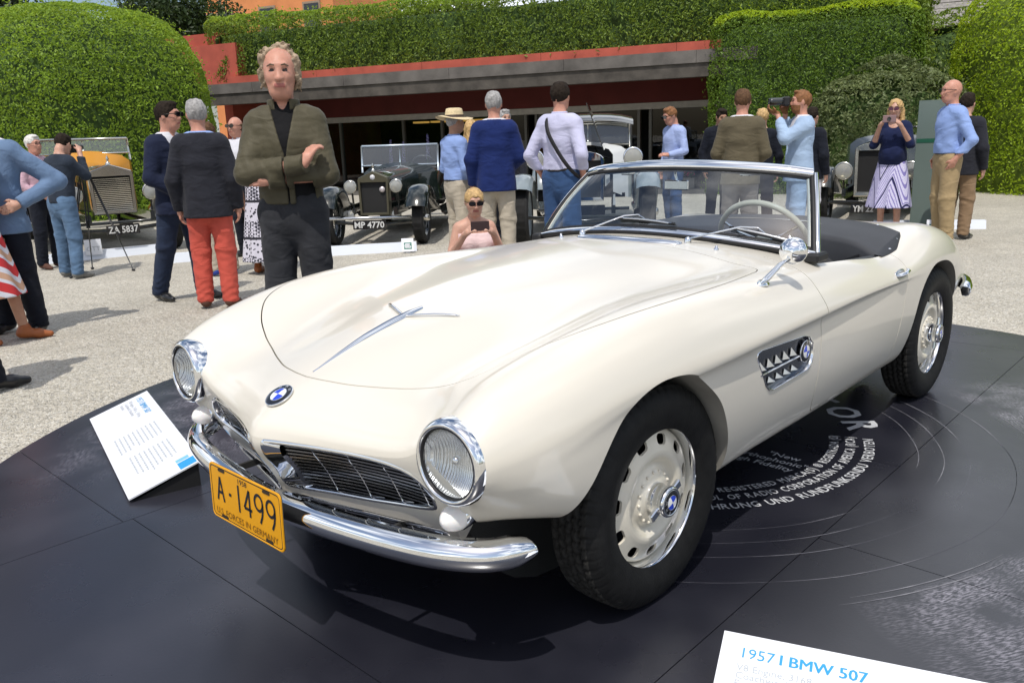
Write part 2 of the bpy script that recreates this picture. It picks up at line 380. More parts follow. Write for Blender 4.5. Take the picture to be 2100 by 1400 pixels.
def body_grid(SU=10):
    rows = [list(r) for r in BODY_ROWS]
    nb = len(rows)
    full = []
    for r in FACE_ROWS:
        q = [np.array(p, float) for p in r]
        while len(q) < 15:
            q.append(2*q[-1]-q[-2])
        full.append(q)
    P = np.array([[np.array(p, float) for p in r] for r in rows])
    # main grid
    d = np.linalg.norm(np.diff(P, axis=0), axis=2).mean(1)
    sub = [max(4, int(round(x/.014))) for x in d]
    Pm = P
    # columns 0..3 continue into the face rows
    F = np.array([[np.array(p, float) for p in r] for r in FACE_ROWS])
    Pin = np.concatenate([P[:, :6], F], 0)
    subF = sub+[6, 6, 7]
    G_in = _nspline(Pin, subF)
    G_out = _nspline(Pm, sub)
    nm = G_out.shape[0]
    ctrl = G_out.copy(); ctrl[:, :6] = G_in[:nm, :6]
    G = _cr(ctrl, SU)
    # smoothing across u away from the crease, mirrored at the centre line
    mir = G[:, 1:31][:, ::-1]*np.array([1, -1, 1])
    Gm = np.concatenate([mir, G], 1)
    nu = Gm.shape[1]; lock = np.ones((1, nu, 1))
    cidx = 30+np.arange(G.shape[1])
    lk = np.ones(G.shape[1]); j = np.arange(G.shape[1])/SU
    lk = np.clip((np.abs(j-9.4)-.8)/.6, 0, 1)
    lock[0, 30:, 0] = lk
    Gs = _gauss(Gm, 1, 4.0, lock)
    G = Gs[:, 30:]
    G[:, 0, 1] = 0
    lockv = np.ones((nm, 1, 1)); lockv[-3:] = 0; lockv[:1] = 0
    G = _gauss(G, 0, 2.5, lockv)
    # face
    i0 = nm-1
    Fc = G_in[i0:, :6]
    Fc = np.concatenate([Fc], 1)
    FG = _cr(Fc, SU)
    FG[0] = G[-1, :5*SU+1]
    FG[:, 0, 1] = 0
    w = np.linspace(1, 0, 5)
    off = G[-1, :5*SU+1]-_cr(G_in[i0:i0+1, :6], SU)[0]
    for k in range(1, 5): FG[k] += off*w[k]
    return G, FG
# ================================================================ ground and turntable
def ground_mat():
    m = bpy.data.materials.new('pale_gravel'); m.use_nodes = True; nt = m.node_tree; p = nt.nodes['Principled BSDF']; p.inputs['Roughness'].default_value = .92
    p.inputs['Specular IOR Level'].default_value = .25
    tc = nt.nodes.new('ShaderNodeTexCoord')
    def noise(s, d=5):
        n = nt.nodes.new('ShaderNodeTexNoise'); n.inputs['Scale'].default_value = s; n.inputs['Detail'].default_value = d; nt.links.new(tc.outputs['Object'], n.inputs['Vector']); return n
    v = nt.nodes.new('ShaderNodeTexVoronoi'); v.inputs['Scale'].default_value = 95; nt.links.new(tc.outputs['Object'], v.inputs['Vector'])
    v2 = nt.nodes.new('ShaderNodeTexVoronoi'); v2.inputs['Scale'].default_value = 26; nt.links.new(tc.outputs['Object'], v2.inputs['Vector'])
    sep = nt.nodes.new('ShaderNodeSeparateColor'); nt.links.new(v.outputs['Color'], sep.inputs['Color'])
    cr = nt.nodes.new('ShaderNodeValToRGB'); e = cr.color_ramp.elements
    e[0].position = 0; e[0].color = (.33, .31, .265, 1); e[1].position = 1; e[1].color = (.72, .69, .62, 1)
    for pos, c in ((.25, (.48, .44, .36)), (.5, (.53, .49, .40)), (.8, (.57, .54, .47))): q = e.new(pos); q.color = (*c, 1)
    nt.links.new(sep.outputs['Red'], cr.inputs['Fac'])
    n1 = noise(.55); n2 = noise(3.2); mr = nt.nodes.new('ShaderNodeMapRange'); mr.inputs['From Min'].default_value = .3; mr.inputs['From Max'].default_value = .7; mr.inputs['To Min'].default_value = .80; mr.inputs['To Max'].default_value = 1.12
    ad = nt.nodes.new('ShaderNodeMath'); ad.operation = 'MULTIPLY_ADD'; ad.inputs[1].default_value = .5
    hf = nt.nodes.new('ShaderNodeMath'); hf.operation = 'MULTIPLY'; hf.inputs[1].default_value = .5
    nt.links.new(n2.outputs['Fac'], hf.inputs[0]); nt.links.new(n1.outputs['Fac'], ad.inputs[0]); nt.links.new(hf.outputs[0], ad.inputs[2]); nt.links.new(ad.outputs[0], mr.inputs['Value'])
    mx = nt.nodes.new('ShaderNodeMix'); mx.data_type = 'RGBA'; mx.blend_type = 'MULTIPLY'; mx.inputs['Factor'].default_value = 1
    nt.links.new(cr.outputs['Color'], mx.inputs['A']); nt.links.new(mr.outputs['Result'], mx.inputs['B']); nt.links.new(mx.outputs['Result'], p.inputs['Base Color'])
    b = nt.nodes.new('ShaderNodeBump'); b.inputs['Strength'].default_value = .9; b.inputs['Distance'].default_value = .012; b.invert = True
    nt.links.new(v.outputs['Distance'], b.inputs['Height'])
    b2 = nt.nodes.new('ShaderNodeBump'); b2.inputs['Strength'].default_value = .5; b2.inputs['Distance'].default_value = .03
    nt.links.new(v2.outputs['Distance'], b2.inputs['Height']); nt.links.new(b.outputs['Normal'], b2.inputs['Normal']); nt.links.new(b2.outputs['Normal'], p.inputs['Normal'])
    return m
GRAVEL = ground_mat(); GZ = -.03
m = MB(); m.add([(-150, -150, GZ), (150, -150, GZ), (150, 150, GZ), (-150, 150, GZ)], [[0, 1, 2, 3]], 0, False)
tag(m.build('ground', [GRAVEL]), kind='structure')
# loose stones strewn on the gravel, too many to count
rng = np.random.default_rng(5); N = 26000
R_ = 3.1+11*rng.random(N)**1.6; A_ = rng.uniform(-math.pi, math.pi, N); A_ = np.where(rng.random(N) < .75, np.radians(rng.uniform(-150, -20, N)), A_)
px = -1.2+R_*np.cos(A_); py = R_*np.sin(A_); sz = rng.uniform(.003, .0085, N)
base = np.array([(1, 0, 0), (0, 1, 0), (-1, 0, 0), (0, -1, 0), (0, 0, .8)]); tri = np.array([(0, 1, 4), (1, 2, 4), (2, 3, 4), (3, 0, 4)])
rot = rng.uniform(0, 6.28, N); c, s = np.cos(rot), np.sin(rot); V = base[None]*sz[:, None, None]*rng.uniform(.6, 1.3, (N, 5, 1))
Vx = V[..., 0]*c[:, None]-V[..., 1]*s[:, None]+px[:, None]; Vy = V[..., 0]*s[:, None]+V[..., 1]*c[:, None]+py[:, None]
m = MB(); m.add(np.stack([Vx, Vy, V[..., 2]+GZ-.0005], -1).reshape(-1, 3), (tri[None]+5*np.arange(N)[:, None, None]).reshape(-1, 3), 0, False)
STONE = mat('stone_chips', (.42, .385, .31), rough=.85, col2=(.60, .57, .50), vscale=14)
tag(m.build('gravel', [STONE]), kind='stuff')
# ---- turntable of black boards
def board_mat():
    m = bpy.data.materials.new('black_board'); m.use_nodes = True; nt = m.node_tree; p = nt.nodes['Principled BSDF']
    tc = nt.nodes.new('ShaderNodeTexCoord'); mp = nt.nodes.new('ShaderNodeMapping'); mp.inputs['Location'].default_value = (1.295, .01, 0); nt.links.new(tc.outputs['Object'], mp.inputs['Vector'])
    ln = nt.nodes.new('ShaderNodeVectorMath'); ln.operation = 'LENGTH'; nt.links.new(mp.outputs['Vector'], ln.inputs[0])
    def noise(sc, d=6, vec=None):
        n = nt.nodes.new('ShaderNodeTexNoise'); n.inputs['Scale'].default_value = sc; n.inputs['Detail'].default_value = d; nt.links.new(vec or mp.outputs['Vector'], n.inputs['Vector']); return n.outputs['Fac']
    def math_(op, a, b=None, c=None):
        n = nt.nodes.new('ShaderNodeMath'); n.operation = op
        for i, v in enumerate((a, b, c)):
            if v is None: continue
            if hasattr(v, 'node'): nt.links.new(v, n.inputs[i])
            else: n.inputs[i].default_value = v
        return n.outputs[0]
    def ramp(v, a, b):
        n = nt.nodes.new('ShaderNodeMapRange'); n.inputs['From Min'].default_value = a; n.inputs['From Max'].default_value = b; nt.links.new(v, n.inputs['Value']); return n.outputs['Result']
    # printed record sheen: worn speckle in two fans, as on the real print
    sx = nt.nodes.new('ShaderNodeSeparateXYZ'); nt.links.new(mp.outputs['Vector'], sx.inputs[0])
    ang = math_('ARCTAN2', sx.outputs['Y'], sx.outputs['X'])
    def fan(a0, w): return ramp(math_('ABSOLUTE', math_('SUBTRACT', ang, a0)), w, w*.45)
    fans = math_('MAXIMUM', math_('MAXIMUM', fan(rad(66), rad(15)), fan(rad(138), rad(13))), math_('MAXIMUM', fan(rad(-62), rad(26)), fan(rad(-120), rad(20))))
    ring = math_('MULTIPLY', ramp(ln.outputs['Value'], 1.50, 1.56), ramp(ln.outputs['Value'], 2.95, 2.75))
    cx = nt.nodes.new('ShaderNodeCombineXYZ'); nt.links.new(math_('MULTIPLY', ang, 70.0), cx.inputs[0]); nt.links.new(math_('MULTIPLY', ln.outputs['Value'], 190.0), cx.inputs[1])
    speck = math_('MULTIPLY', ramp(noise(1.0, 5, cx.outputs[0]), .44, .62), ramp(noise(5.5, 5), .36, .58))
    printed = math_('MULTIPLY', math_('MULTIPLY', fans, ring), speck)
    scuff = ramp(noise(2.2, 8), .62, .80); scratch = ramp(noise(34, 3), .70, .74)
    worn = math_('MULTIPLY', math_('MULTIPLY', scuff, scratch), .8)
    dust = math_('MULTIPLY', ramp(noise(1.4, 7), .45, .8), .22)
    outer = math_('MULTIPLY', ramp(ln.outputs['Value'], 1.9, 2.7), .10)
    f1 = math_('MAXIMUM', math_('MULTIPLY', printed, .75), worn)
    mx = nt.nodes.new('ShaderNodeMix'); mx.data_type = 'RGBA'; mx.inputs['A'].default_value = (.0125, .013, .0195, 1); mx.inputs['B'].default_value = (.30, .285, .33, 1); nt.links.new(f1, mx.inputs['Factor'])
    m2 = nt.nodes.new('ShaderNodeMix'); m2.data_type = 'RGBA'; m2.inputs['B'].default_value = (.12, .12, .145, 1); nt.links.new(mx.outputs['Result'], m2.inputs['A']); nt.links.new(math_('ADD', dust, outer), m2.inputs['Factor'])
    nt.links.new(m2.outputs['Result'], p.inputs['Base Color'])
    rg = nt.nodes.new('ShaderNodeMapRange'); rg.inputs['To Min'].default_value = .20; rg.inputs['To Max'].default_value = .38; nt.links.new(noise(3.5, 6), rg.inputs['Value']); nt.links.new(rg.outputs['Result'], p.inputs['Roughness'])
    p.inputs['Specular IOR Level'].default_value = .62
    b = nt.nodes.new('ShaderNodeBump'); b.inputs['Strength'].default_value = .05; b.inputs['Distance'].default_value = .004; nt.links.new(noise(90, 2), b.inputs['Height']); nt.links.new(b.outputs['Normal'], p.inputs['Normal'])
    return m
BOARD = board_mat()
table = thing('turntable', 'low round black platform printed like a vinyl record under the cream roadster', 'platform', (0, 0, 0))
TCX, TCY, TR = -1.2, 0.0, 3.03
MB().lathe([(TR-.02, GZ), (TR-.02, -.0115), (.001, -.0115)], 128, np.array(Matrix.Translation((TCX, TCY, 0)))).build('base', [mat('board_edge', (.02, .02, .022), rough=.6)], table)
circ_ = [(TCX+TR*math.cos(2*math.pi*k/160), TCY+TR*math.sin(2*math.pi*k/160)) for k in range(160)]
def clip_half(poly, a, b, c):          # keep a*x+b*y >= c
    out = []
    for i in range(len(poly)):
        p, q = poly[i], poly[(i+1) % len(poly)]; fp, fq = a*p[0]+b*p[1]-c, a*q[0]+b*q[1]-c
        if fp >= 0: out.append(p)
        if fp*fq < 0: t = fp/(fp-fq); out.append((p[0]+(q[0]-p[0])*t, p[1]+(q[1]-p[1])*t))
    return out
ys = [-9, -1.09, .95, 9]; xseams = [[-9, -2.14, .82, 9], [-9, -3.70, -1.46, .785, 9], [-9, -2.9, -.67, 9]]
g_ = .0016
for r in range(3):
    for k in range(len(xseams[r])-1):
        P = circ_
        for a, b, c in ((0, 1, ys[r]+g_), (0, -1, -ys[r+1]+g_), (1, 0, xseams[r][k]+g_), (-1, 0, -xseams[r][k+1]+g_)):
            P = clip_half(P, a, b, c)
            if len(P) < 3: break
        if len(P) < 3: continue
        P = [p for i, p in enumerate(P) if (p[0]-P[i-1][0])**2+(p[1]-P[i-1][1])**2 > 1e-8]
        m = MB(); m.prism(P, 0.0, None, 0, h0=-.0105); m.build('board', [BOARD], table)
# printed grooves, scratches and lettering
RC = np.array([-1.295, -.010]); PW = mat('print_white', (.60, .61, .62), rough=.5, col2=(.44, .45, .47), vscale=9); PG = mat('print_grey', (.10, .10, .12), rough=.5)
def pol(r, a, z=.0006): return (RC[0]+r*math.cos(rad(a)), RC[1]+r*math.sin(rad(a)), z)
m = MB()
for r, arcs in ((1.035, [(28, 76, 1), (100, 150, 2), (56, 72, 2)]), (1.130, [(28, 80, 1), (50, 66, 2), (92, 155, 2), (118, 136, 3)]), (1.225, [(25, 84, 1), (44, 62, 2), (86, 158, 1), (118, 148, 3)]), (1.385, [(22, 150, 1), (46, 68, 2), (88, 120, 1), (118, 148, 3)]), (1.50, [(52, 76, 3)]), (1.53, [(50, 76, 3), (120, 150, 2)]), (1.59, [(100, 152, 3)])):
    for rr, sgn in ((r, 1),):
        for a0, a1, wt in arcs:
            for side_ in ((0, 180) if wt < 3 else (0,)):
                n = int((a1-a0)/1.2)+2; k = np.linspace(a0, a1, n)+side_
                wd = .00075*wt*np.clip(np.minimum(k-k[0], k[-1]-k)/6, .15, 1); wd = wd*(.7+.5*np.sin(k*1.7)**2)
                rj = rr+.002*np.sin(k*.23+wt)
                P = [pol(a_-0, 0) for a_ in k]
                A = np.array([pol(rj[i]+wd[i], k[i], .0006+.0001*wt) for i in range(n)]); B = np.array([pol(rj[i]-wd[i], k[i], .0006+.0001*wt) for i in range(n)])
                m.add(np.concatenate([A, B]), [[i+n, i, i+1, i+n+1][::-1] for i in range(n-1)], 0 if wt > 1 else 1, False)
tag(m.build('groove_print', [mat('groove_print', (.22, .22, .24), rough=.5, col2=(.10, .10, .115), vscale=7), PG], table), kind='stuff')
m = MB()
def arc_text(txt, r, a0, a1, size, inward=True, bold=.012, ext=1.0):
    n = len(txt); w = []
    for ch in txt:
        if ch == ' ': w.append(.45); continue
        V, F = text_polys(ch, 1, bold); w.append(np.ptp(V[:, 0])+.13 if len(V) else .4)
    tot = sum(w); x = 0; sc = rad(abs(a1-a0))*r/tot
    for ch, wi in zip(txt, w):
        mid = (x+wi/2)/tot; a = a0+(a1-a0)*mid; x += wi
        if ch == ' ': continue
        V, F = text_polys(ch, 1, bold)
        V = V.copy(); V[:, 0] -= (V[:, 0].min()+V[:, 0].max())/2; V[:, 0] *= min(sc, size*1.25); V[:, 1] *= size
        ra = rad(a); er = np.array([math.cos(ra), math.sin(ra), 0]); et = np.array([-math.sin(ra), math.cos(ra), 0])
        ux, uy = (et, -er) if a1 > a0 else (-et, er)
        Mx = np.eye(4); Mx[:3, 0] = ux; Mx[:3, 1] = uy; Mx[:3, 3] = pol(r, a, .0011)
        m.add(xf(V, Mx), F, 0, False)
arc_text('HRUNG UND RUNDFUNKSENDU VERBOTEN', .868, 41, 118, .062)
arc_text('UNDER CONTROL OF RADIO CORPORATION OF AMERICA (RCA)', .790, 18, 119, .058)
arc_text('MARCA(S) \u00ae REGISTERED MARCA(S) \u00ae REGISTRADA (S)', .722, 22, 119.5, .055)
arc_text('VICTOR', .790, 190, 124, .215, bold=.022)
def flat_text(txt, c, size, wdt, bold=.01):
    V, F = text_polys(txt, 1, bold); V = V.copy(); V[:, 0] -= (V[:, 0].min()+V[:, 0].max())/2; V[:, 0] *= wdt/np.ptp(V[:, 0]); V[:, 1] *= size
    Mx = np.eye(4); Mx[:3, 0] = (0, 1, 0); Mx[:3, 1] = (-1, 0, 0); Mx[:3, 3] = (c[0], c[1], .0011); m.add(xf(V, Mx), F, 0, False)
flat_text('"New', (-1.262, .545), .058, .14); flat_text('Orthophonic"', (-1.202, .505), .058, .32); flat_text('High Fidelity', (-1.140, .490), .058, .29)
tag(m.build('lettering', [PW], table), kind='stuff')
# ================================================================ the cream roadster on the turntable
PAINT = mat('ivory_paint', (.665, .625, .54), rough=.32, coat=.7, spec=.5)
PAINT.node_tree.nodes['Principled BSDF'].inputs['Coat Roughness'].default_value = .07
UNDER = mat('underseal', (.03, .030, .029), rough=.8, bump=.2, bscale=120)
WELL = mat('shaded_well_paint', (.30, .285, .25), rough=.7, var=.15, vscale=9)  # body paint greyed, the arch's shade put into the colour
CHROME = mat('chrome', (.86, .87, .88), rough=.045, metal=1)
DULLCH = mat('dull_chrome', (.62, .63, .64), rough=.22, metal=1)
RUBBER = mat('black_rubber', (.012, .012, .013), rough=.55)
DARK = mat('dark_void', (.006, .006, .006), rough=.9)
LEATHER = mat('black_leather', (.022, .023, .026), rough=.45, bump=.15, bscale=260)
VINYL = mat('black_vinyl_cover', (.035, .037, .042), rough=.6, bump=.08, bscale=300, var=.2, vscale=5)
GLASS = mat('windscreen_glass', (.86, .93, .95), rough=.0, trans=1, ior=1.12, spec=.9)
PANE = _thin_glass('thin_glass', (.78, .85, .90), 1.65)
BLUE = mat('enamel_blue', (.02, .06, .55), rough=.25, coat=.8)
WHITE = mat('enamel_white', (.78, .78, .77), rough=.3, coat=.6)
BLACK = mat('enamel_black', (.01, .01, .011), rough=.2, coat=.8)
SILVER = mat('enamel_silver', (.55, .55, .56), rough=.35, metal=.6)
MILKY = mat('milky_lens', (.80, .78, .76), rough=.22, coat=.5, sss=.15)
CREAM = mat('cream_wheel_paint', (.68, .635, .53), rough=.3, coat=.7)
TYRE = mat('tyre_rubber', (.0085, .0085, .0085), rough=.62, var=.35, vscale=30, bump=.10, bscale=180, spec=.3)
TREAD = mat('dusty_tread', (.030, .029, .027), rough=.9, var=.4, vscale=40, bump=.3, bscale=200, spec=.2)

car = thing('parked_car', 'cream open two-seat roadster with yellow licence plate parked on the black round turntable', 'car')
# ------------------------------------------------ body surface, cut into panels
G, FG = body_grid()
nr, nc = G.shape[:2]
Vb = G.reshape(-1, 3)
_i = np.arange(nr-1)[:, None]; _j = np.arange(nc-1)[None]
Fb = np.stack([_i*nc+_j, (_i+1)*nc+_j, (_i+1)*nc+_j+1, _i*nc+_j+1], -1).reshape(-1, 4)
# row 0 collapses towards the tail plate; keep it
HOOD = smooth_poly([(.657, 0), (.65, .07), (.628, .16), (.588, .262), (.545, .362), (.508, .46), (.463, .55), (.385, .628), (.255, .678), (.07, .703), (-.16, .709), (-.43, .692), (-.69, .660), (-.752, .648), (-.783, .622), (-.797, .52), (-.822, .34), (-.828, .15), (-.83, 0)], 8, closed=False)
HOOD = np.concatenate([HOOD, HOOD[::-1][1:-1]*[1, -1]])
COCK = smooth_poly([(-1.035, 0), (-1.055, .25), (-1.10, .47), (-1.165, .655), (-1.21, .684), (-1.55, .690), (-1.86, .690), (-1.93, .684), (-2.02, .62), (-2.10, .45), (-2.13, .2), (-2.14, 0)], 8, closed=False)
COCK = np.concatenate([COCK, COCK[::-1][1:-1]*[1, -1]])
BOOT = smooth_poly([(-2.42, 0), (-2.43, .35), (-2.47, .44), (-2.8, .47), (-3.12, .42), (-3.25, .33), (-3.28, .15), (-3.285, 0)], 8, closed=False)
BOOT = np.concatenate([BOOT, BOOT[::-1][1:-1]*[1, -1]])
DOOR = smooth_poly([(-.985, .88), (-.962, .80), (-.985, .69), (-.985, .56), (-.98, .46), (-.985, .385), (-1.02, .325), (-1.10, .312), (-1.5, .312), (-1.76, .315), (-1.815, .36), (-1.86, .5), (-1.885, .65), (-1.895, .74), (-1.90, .80), (-1.90, .92), (-1.6, .98), (-1.2, .98), (-1.0, .93)], 6)
FARCH = smooth_poly([(.51, .30), (.475, .385), (.435, .455), (.385, .525), (.315, .620), (.235, .690), (.130, .722), (.02, .720), (-.075, .695), (-.16, .640), (-.235, .575), (-.285, .50), (-.325, .42), (-.345, .35), (-.35, .25), (-.3, .10), (.1, .05), (.5, .1)], 6)
RARCH = smooth_poly([(-1.985, .24), (-2.005, .34), (-2.045, .46), (-2.095, .59), (-2.17, .668), (-2.27, .708), (-2.40, .710), (-2.52, .690), (-2.64, .640), (-2.745, .56), (-2.825, .46), (-2.86, .38), (-2.88, .25), (-2.8, .1), (-2.1, .1)], 6)
VENT = np.array([(-.470, .655), (-.478, .668), (-.50, .673), (-.84, .652), (-.885, .640), (-.913, .612), (-.918, .575), (-.905, .54), (-.873, .522), (-.60, .516), (-.572, .522), (-.545, .542)])
XY, XZ = [0, 1], [0, 2]
def fsd(V, poly, ax, cond): return np.where(cond(V), sdpoly(V[:, ax], poly), -1.0)
top = lambda V: (V[:, 2] > .60)
side = lambda V: (V[:, 1] > .55)
GAP = .0021
def panel(V, F, f): 
    V2, F2, nb = clip(V, F, f); return V2, F2, nb
def prep(V, F, f, near=.06):
    return f
def mirrored(V, F):
    V2 = V*np.array([1, -1, 1]); n = len(V)
    # weld the centre line
    mp = {i: i for i in range(n)}
    F2 = [[(i if abs(V[i, 1]) < 1e-7 else i+n) for i in q][::-1] for q in F]
    return np.concatenate([V, V2]), list(F)+F2
def flange_quads(V, F, nb, off):
    """doubled rim going inwards from a cut border"""
    E = border(F, nb)
    if not E: return np.zeros((0, 3)), []
    ids = sorted({i for e in E for i in e}); mp = {a: k for k, a in enumerate(ids)}
    A = V[ids]; B = A+np.array([off(V[i]) for i in ids]); n = len(ids)
    return np.concatenate([A, B]), [[mp[b], mp[a], mp[a]+n, mp[b]+n] for a, b in E]
f = {}
V, F = Vb, Fb.tolist()
# cut-outs of the body shell, remembering the rims
rims = []
def cut(V, F, poly, ax, cond, off, gap=0.0, mi=1):
    fv = -fsd(V, poly, ax, cond)-gap
    V2, F2, nb = clip(V, F, fv)
    Vr, Fr = flange_quads(V2, F2, nb, off)
    rims.append((Vr, Fr, mi))
    return V2, F2
down = lambda d: (lambda p: np.array([0, 0, -d]))
inw = lambda d: (lambda p: np.array([0, -d, 0]))
V, F = cut(V, F, HOOD, XY, top, down(.022), GAP, 0)
V, F = cut(V, F, BOOT, XY, top, down(.022), GAP, 0)
V, F = cut(V, F, COCK, XY, top, lambda p: np.array([0, -.012 if p[1] > .3 else 0, -.05]), 0, 1)
V, F = cut(V, F, DOOR, XZ, side, inw(.02), GAP, 0)
V, F = cut(V, F, FARCH, XZ, side, lambda p: np.array([.0, -.24, -.0]), 0, 3)
V, F = cut(V, F, RARCH, XZ, side, lambda p: np.array([0, -.24, 0]), 0, 3)
V, F = cut(V, F, VENT, XZ, side, inw(.015), 0, 1)
V, F = compact(V, F)
mb = MB(); Vm, Fm = mirrored(V, F); mb.add(Vm, Fm, 0)
for Vr, Fr, mi in rims:
    if len(Fr):
        Vm, Fm = mirrored(Vr, Fr); mb.add(Vm, Fm, mi)
# front face with the four grille openings
nf, mf = FG.shape[:2]; Vf = FG.reshape(-1, 3)
_i = np.arange(nf-1)[:, None]; _j = np.arange(mf-1)[None]
# refine the face grid so that the openings cut cleanly
def refine(Gr, k):
    n, m = Gr.shape[:2]
    a = np.linspace(0, n-1, (n-1)*k+1); b = np.linspace(0, m-1, (m-1)*k+1)
    i0 = np.minimum(a.astype(int), n-2); j0 = np.minimum(b.astype(int), m-2); u = (a-i0)[:, None, None]; w = (b-j0)[None, :, None]
    return (Gr[i0][:, j0]*(1-u)*(1-w)+Gr[i0+1][:, j0]*u*(1-w)+Gr[i0][:, j0+1]*(1-u)*w+Gr[i0+1][:, j0+1]*u*w)
FG2 = refine(FG, 2); nf, mf = FG2.shape[:2]; Vf = FG2.reshape(-1, 3)
_i = np.arange(nf-1)[:, None]; _j = np.arange(mf-1)[None]
Ff = np.stack([_i*mf+_j, (_i+1)*mf+_j, (_i+1)*mf+_j+1, _i*mf+_j+1], -1).reshape(-1, 4).tolist()
KID = smooth_poly([(.0300, .575), (.036, .5895), (.050, .5925), (.12, .592), (.28, .593), (.37, .592), (.446, .584), (.500, .563), (.530, .528), (.533, .495), (.515, .475), (.436, .455), (.265, .436), (.11, .434), (.045, .437), (.026, .447), (.024, .470), (.028, .52)], 4)
LOW = smooth_poly([(.024, .395), (.032, .409), (.083, .403), (.169, .392), (.327, .389), (.483, .396), (.515, .397), (.520, .385), (.49, .366), (.30, .343), (.12, .337), (.05, .340), (.028, .36)], 4)
YZ = [1, 2]
def face_x(y, z):
    k = ((Vf[:, 1]-abs(y))**2+(Vf[:, 2]-z)**2).argsort()[:4]; w = 1/(((Vf[k, 1]-abs(y))**2+(Vf[k, 2]-z)**2)+1e-7)
    return float((Vf[k, 0]*w).sum()/w.sum())
rims2 = []
V, F = Vf, Ff
for P in (KID, LOW):
    V2, F2, nb = clip(V, F, -sdpoly(V[:, YZ], P)); rims2.append((V2, F2, nb)); V, F = V2, F2
V, F = compact(V, F); Vm, Fm = mirrored(V, F); mb.add(Vm, Fm, 0)
def _resamp(P, n):
    d = np.r_[0, np.cumsum(np.linalg.norm(np.diff(P, axis=0), axis=1))]; t = np.linspace(0, d[-1], n); return np.stack([np.interp(t, d, P[:, k]) for k in range(3)], 1)
_a = _resamp(FG[:, -1], 16); _b = _resamp(G[-1, 110:141], 16)
Vm, Fm = mirrored(*(lambda q: (q.reshape(-1, 3), [[i*5+j, (i+1)*5+j, (i+1)*5+j+1, i*5+j+1] for i in range(15) for j in range(4)]))(np.stack([_a*(1-t)+_b*t for t in np.linspace(0, 1, 5)], 1)))
mb.add(Vm, Fm, 0)
body = mb.build('body', [PAINT, RUBBER, UNDER, WELL], car)
# ------------------------------------------------ separate panels
def make_panel(name, poly, ax, cond, off, both=False, sgn=1, thick=None):
    V, F, nb = clip(Vb, Fb.tolist(), fsd(Vb, poly, ax, cond)-GAP)
    Vr, Fr = flange_quads(V, F, nb, off); V, F = compact(V, F)
    m = MB()
    if both:
        a, b = mirrored(V, F); m.add(a, b, 0); a, b = mirrored(Vr, Fr); m.add(a, b, 0)
    else:
        s = np.array([1, sgn, 1]); fl = (lambda q: q) if sgn > 0 else (lambda q: q[::-1])
        m.add(V*s, [fl(q) for q in F], 0); m.add(Vr*s, [fl(q) for q in Fr], 0)
    return m
hood_mb = make_panel('hood', HOOD, XY, top, down(.02), both=True); hood = hood_mb.build('hood', [PAINT], car)
boot = make_panel('boot_lid', BOOT, XY, top, down(.02), both=True).build('boot_lid', [PAINT], car)
doors = []
DOORCUT = lambda V: (V[:, 1] > .55)
def door_panel(sgn):
    fv = np.minimum(fsd(Vb, DOOR, XZ, side)-GAP, -fsd(Vb, COCK, XY, top))
    V, F, nb = clip(Vb, Fb.tolist(), fv)
    Vr, Fr = flange_quads(V, F, nb, lambda p: np.array([0, -.02, 0]) if p[2] < .8 and p[1] > .7 else np.array([0, -.006, -.03])); V, F = compact(V, F)
    s = np.array([1, sgn, 1]); fl = (lambda q: q) if sgn > 0 else (lambda q: q[::-1]); m = MB()
    m.add(V*s, [fl(q) for q in F], 0); m.add(Vr*s, [fl(q) for q in Fr], 0)
    return m
for sgn in (1, -1): doors.append(door_panel(sgn).build('door', [PAINT], car))
# ------------------------------------------------ helpers on the surface
Nb = np.cross(np.gradient(G, axis=0).reshape(-1, 3), np.gradient(G, axis=1).reshape(-1, 3)); Nb /= np.linalg.norm(Nb, axis=1)[:, None]+1e-9
def on_body(x, y=None, z=None):
    """nearest surface point and normal for given (x,y) on top or (x,z) on the side (left half)"""
    if z is None: d = (Vb[:, 0]-x)**2+(Vb[:, 1]-abs(y))**2+np.where(Vb[:, 2] > .6, 0, 9)+np.where(Nb[:, 2] > .05, 0, 9)
    else: d = (Vb[:, 0]-x)**2+(Vb[:, 2]-z)**2+np.where(Vb[:, 1] > .6, 0, 9)
    k = d.argsort()[:6]; w = 1/(d[k]+1e-6); w /= w.sum()
    p = (Vb[k]*w[:, None]).sum(0); n = (Nb[k]*w[:, None]).sum(0); n /= np.linalg.norm(n)
    if z is None:
        p[0], p[1] = x, abs(y)
        if y < 0: p[1] *= -1; n[1] *= -1
    return p, n
def roundel(parent, M, R, name='emblem'):
    """round badge: chrome edge, black ring with letters, four blue and white quarters; local z is outwards, local y is up"""
    m = MB()
    m.lathe([(R*.02, .000), (R*.95, .0), (R, .001), (R, .004), (R*.965, .0055), (R*.93, .005)], 32, M, 0)
    m.lathe([(R*.93, .0052), (R*.80, .0066), (R*.60, .0068)], 32, M, 1)
    m.lathe([(R*.60, .0068), (R*.60, .0078), (R*.565, .0078), (R*.565, .0072)], 32, M, 0)
    for q in range(4):
        m.lathe([(R*.57, .0072), (R*.3, .0088), (R*.001, .0094)], 8, M, 2 if q in (0, 2) else 3, a0=q*math.pi/2, a1=(q+1)*math.pi/2)
    for ch, a in (('B', 40), ('M', 0), ('W', -40)):
        a = rad(a); c = np.array([-math.sin(a)*R*.69, math.cos(a)*R*.69, .0078])
        L = np.eye(4); L[:2, :2] = [[math.cos(a), -math.sin(a)], [math.sin(a), math.cos(a)]]; L[:3, 3] = c
        Vt, Ft = text_polys(ch, R*.34, .015); Vt = Vt-[Vt[:, 0].mean(), 0, 0]
        m.add(xf(xf(Vt, L), M), Ft, 4, False)
    return m.build(name, [CHROME, BLACK, WHITE, BLUE, SILVER], parent)
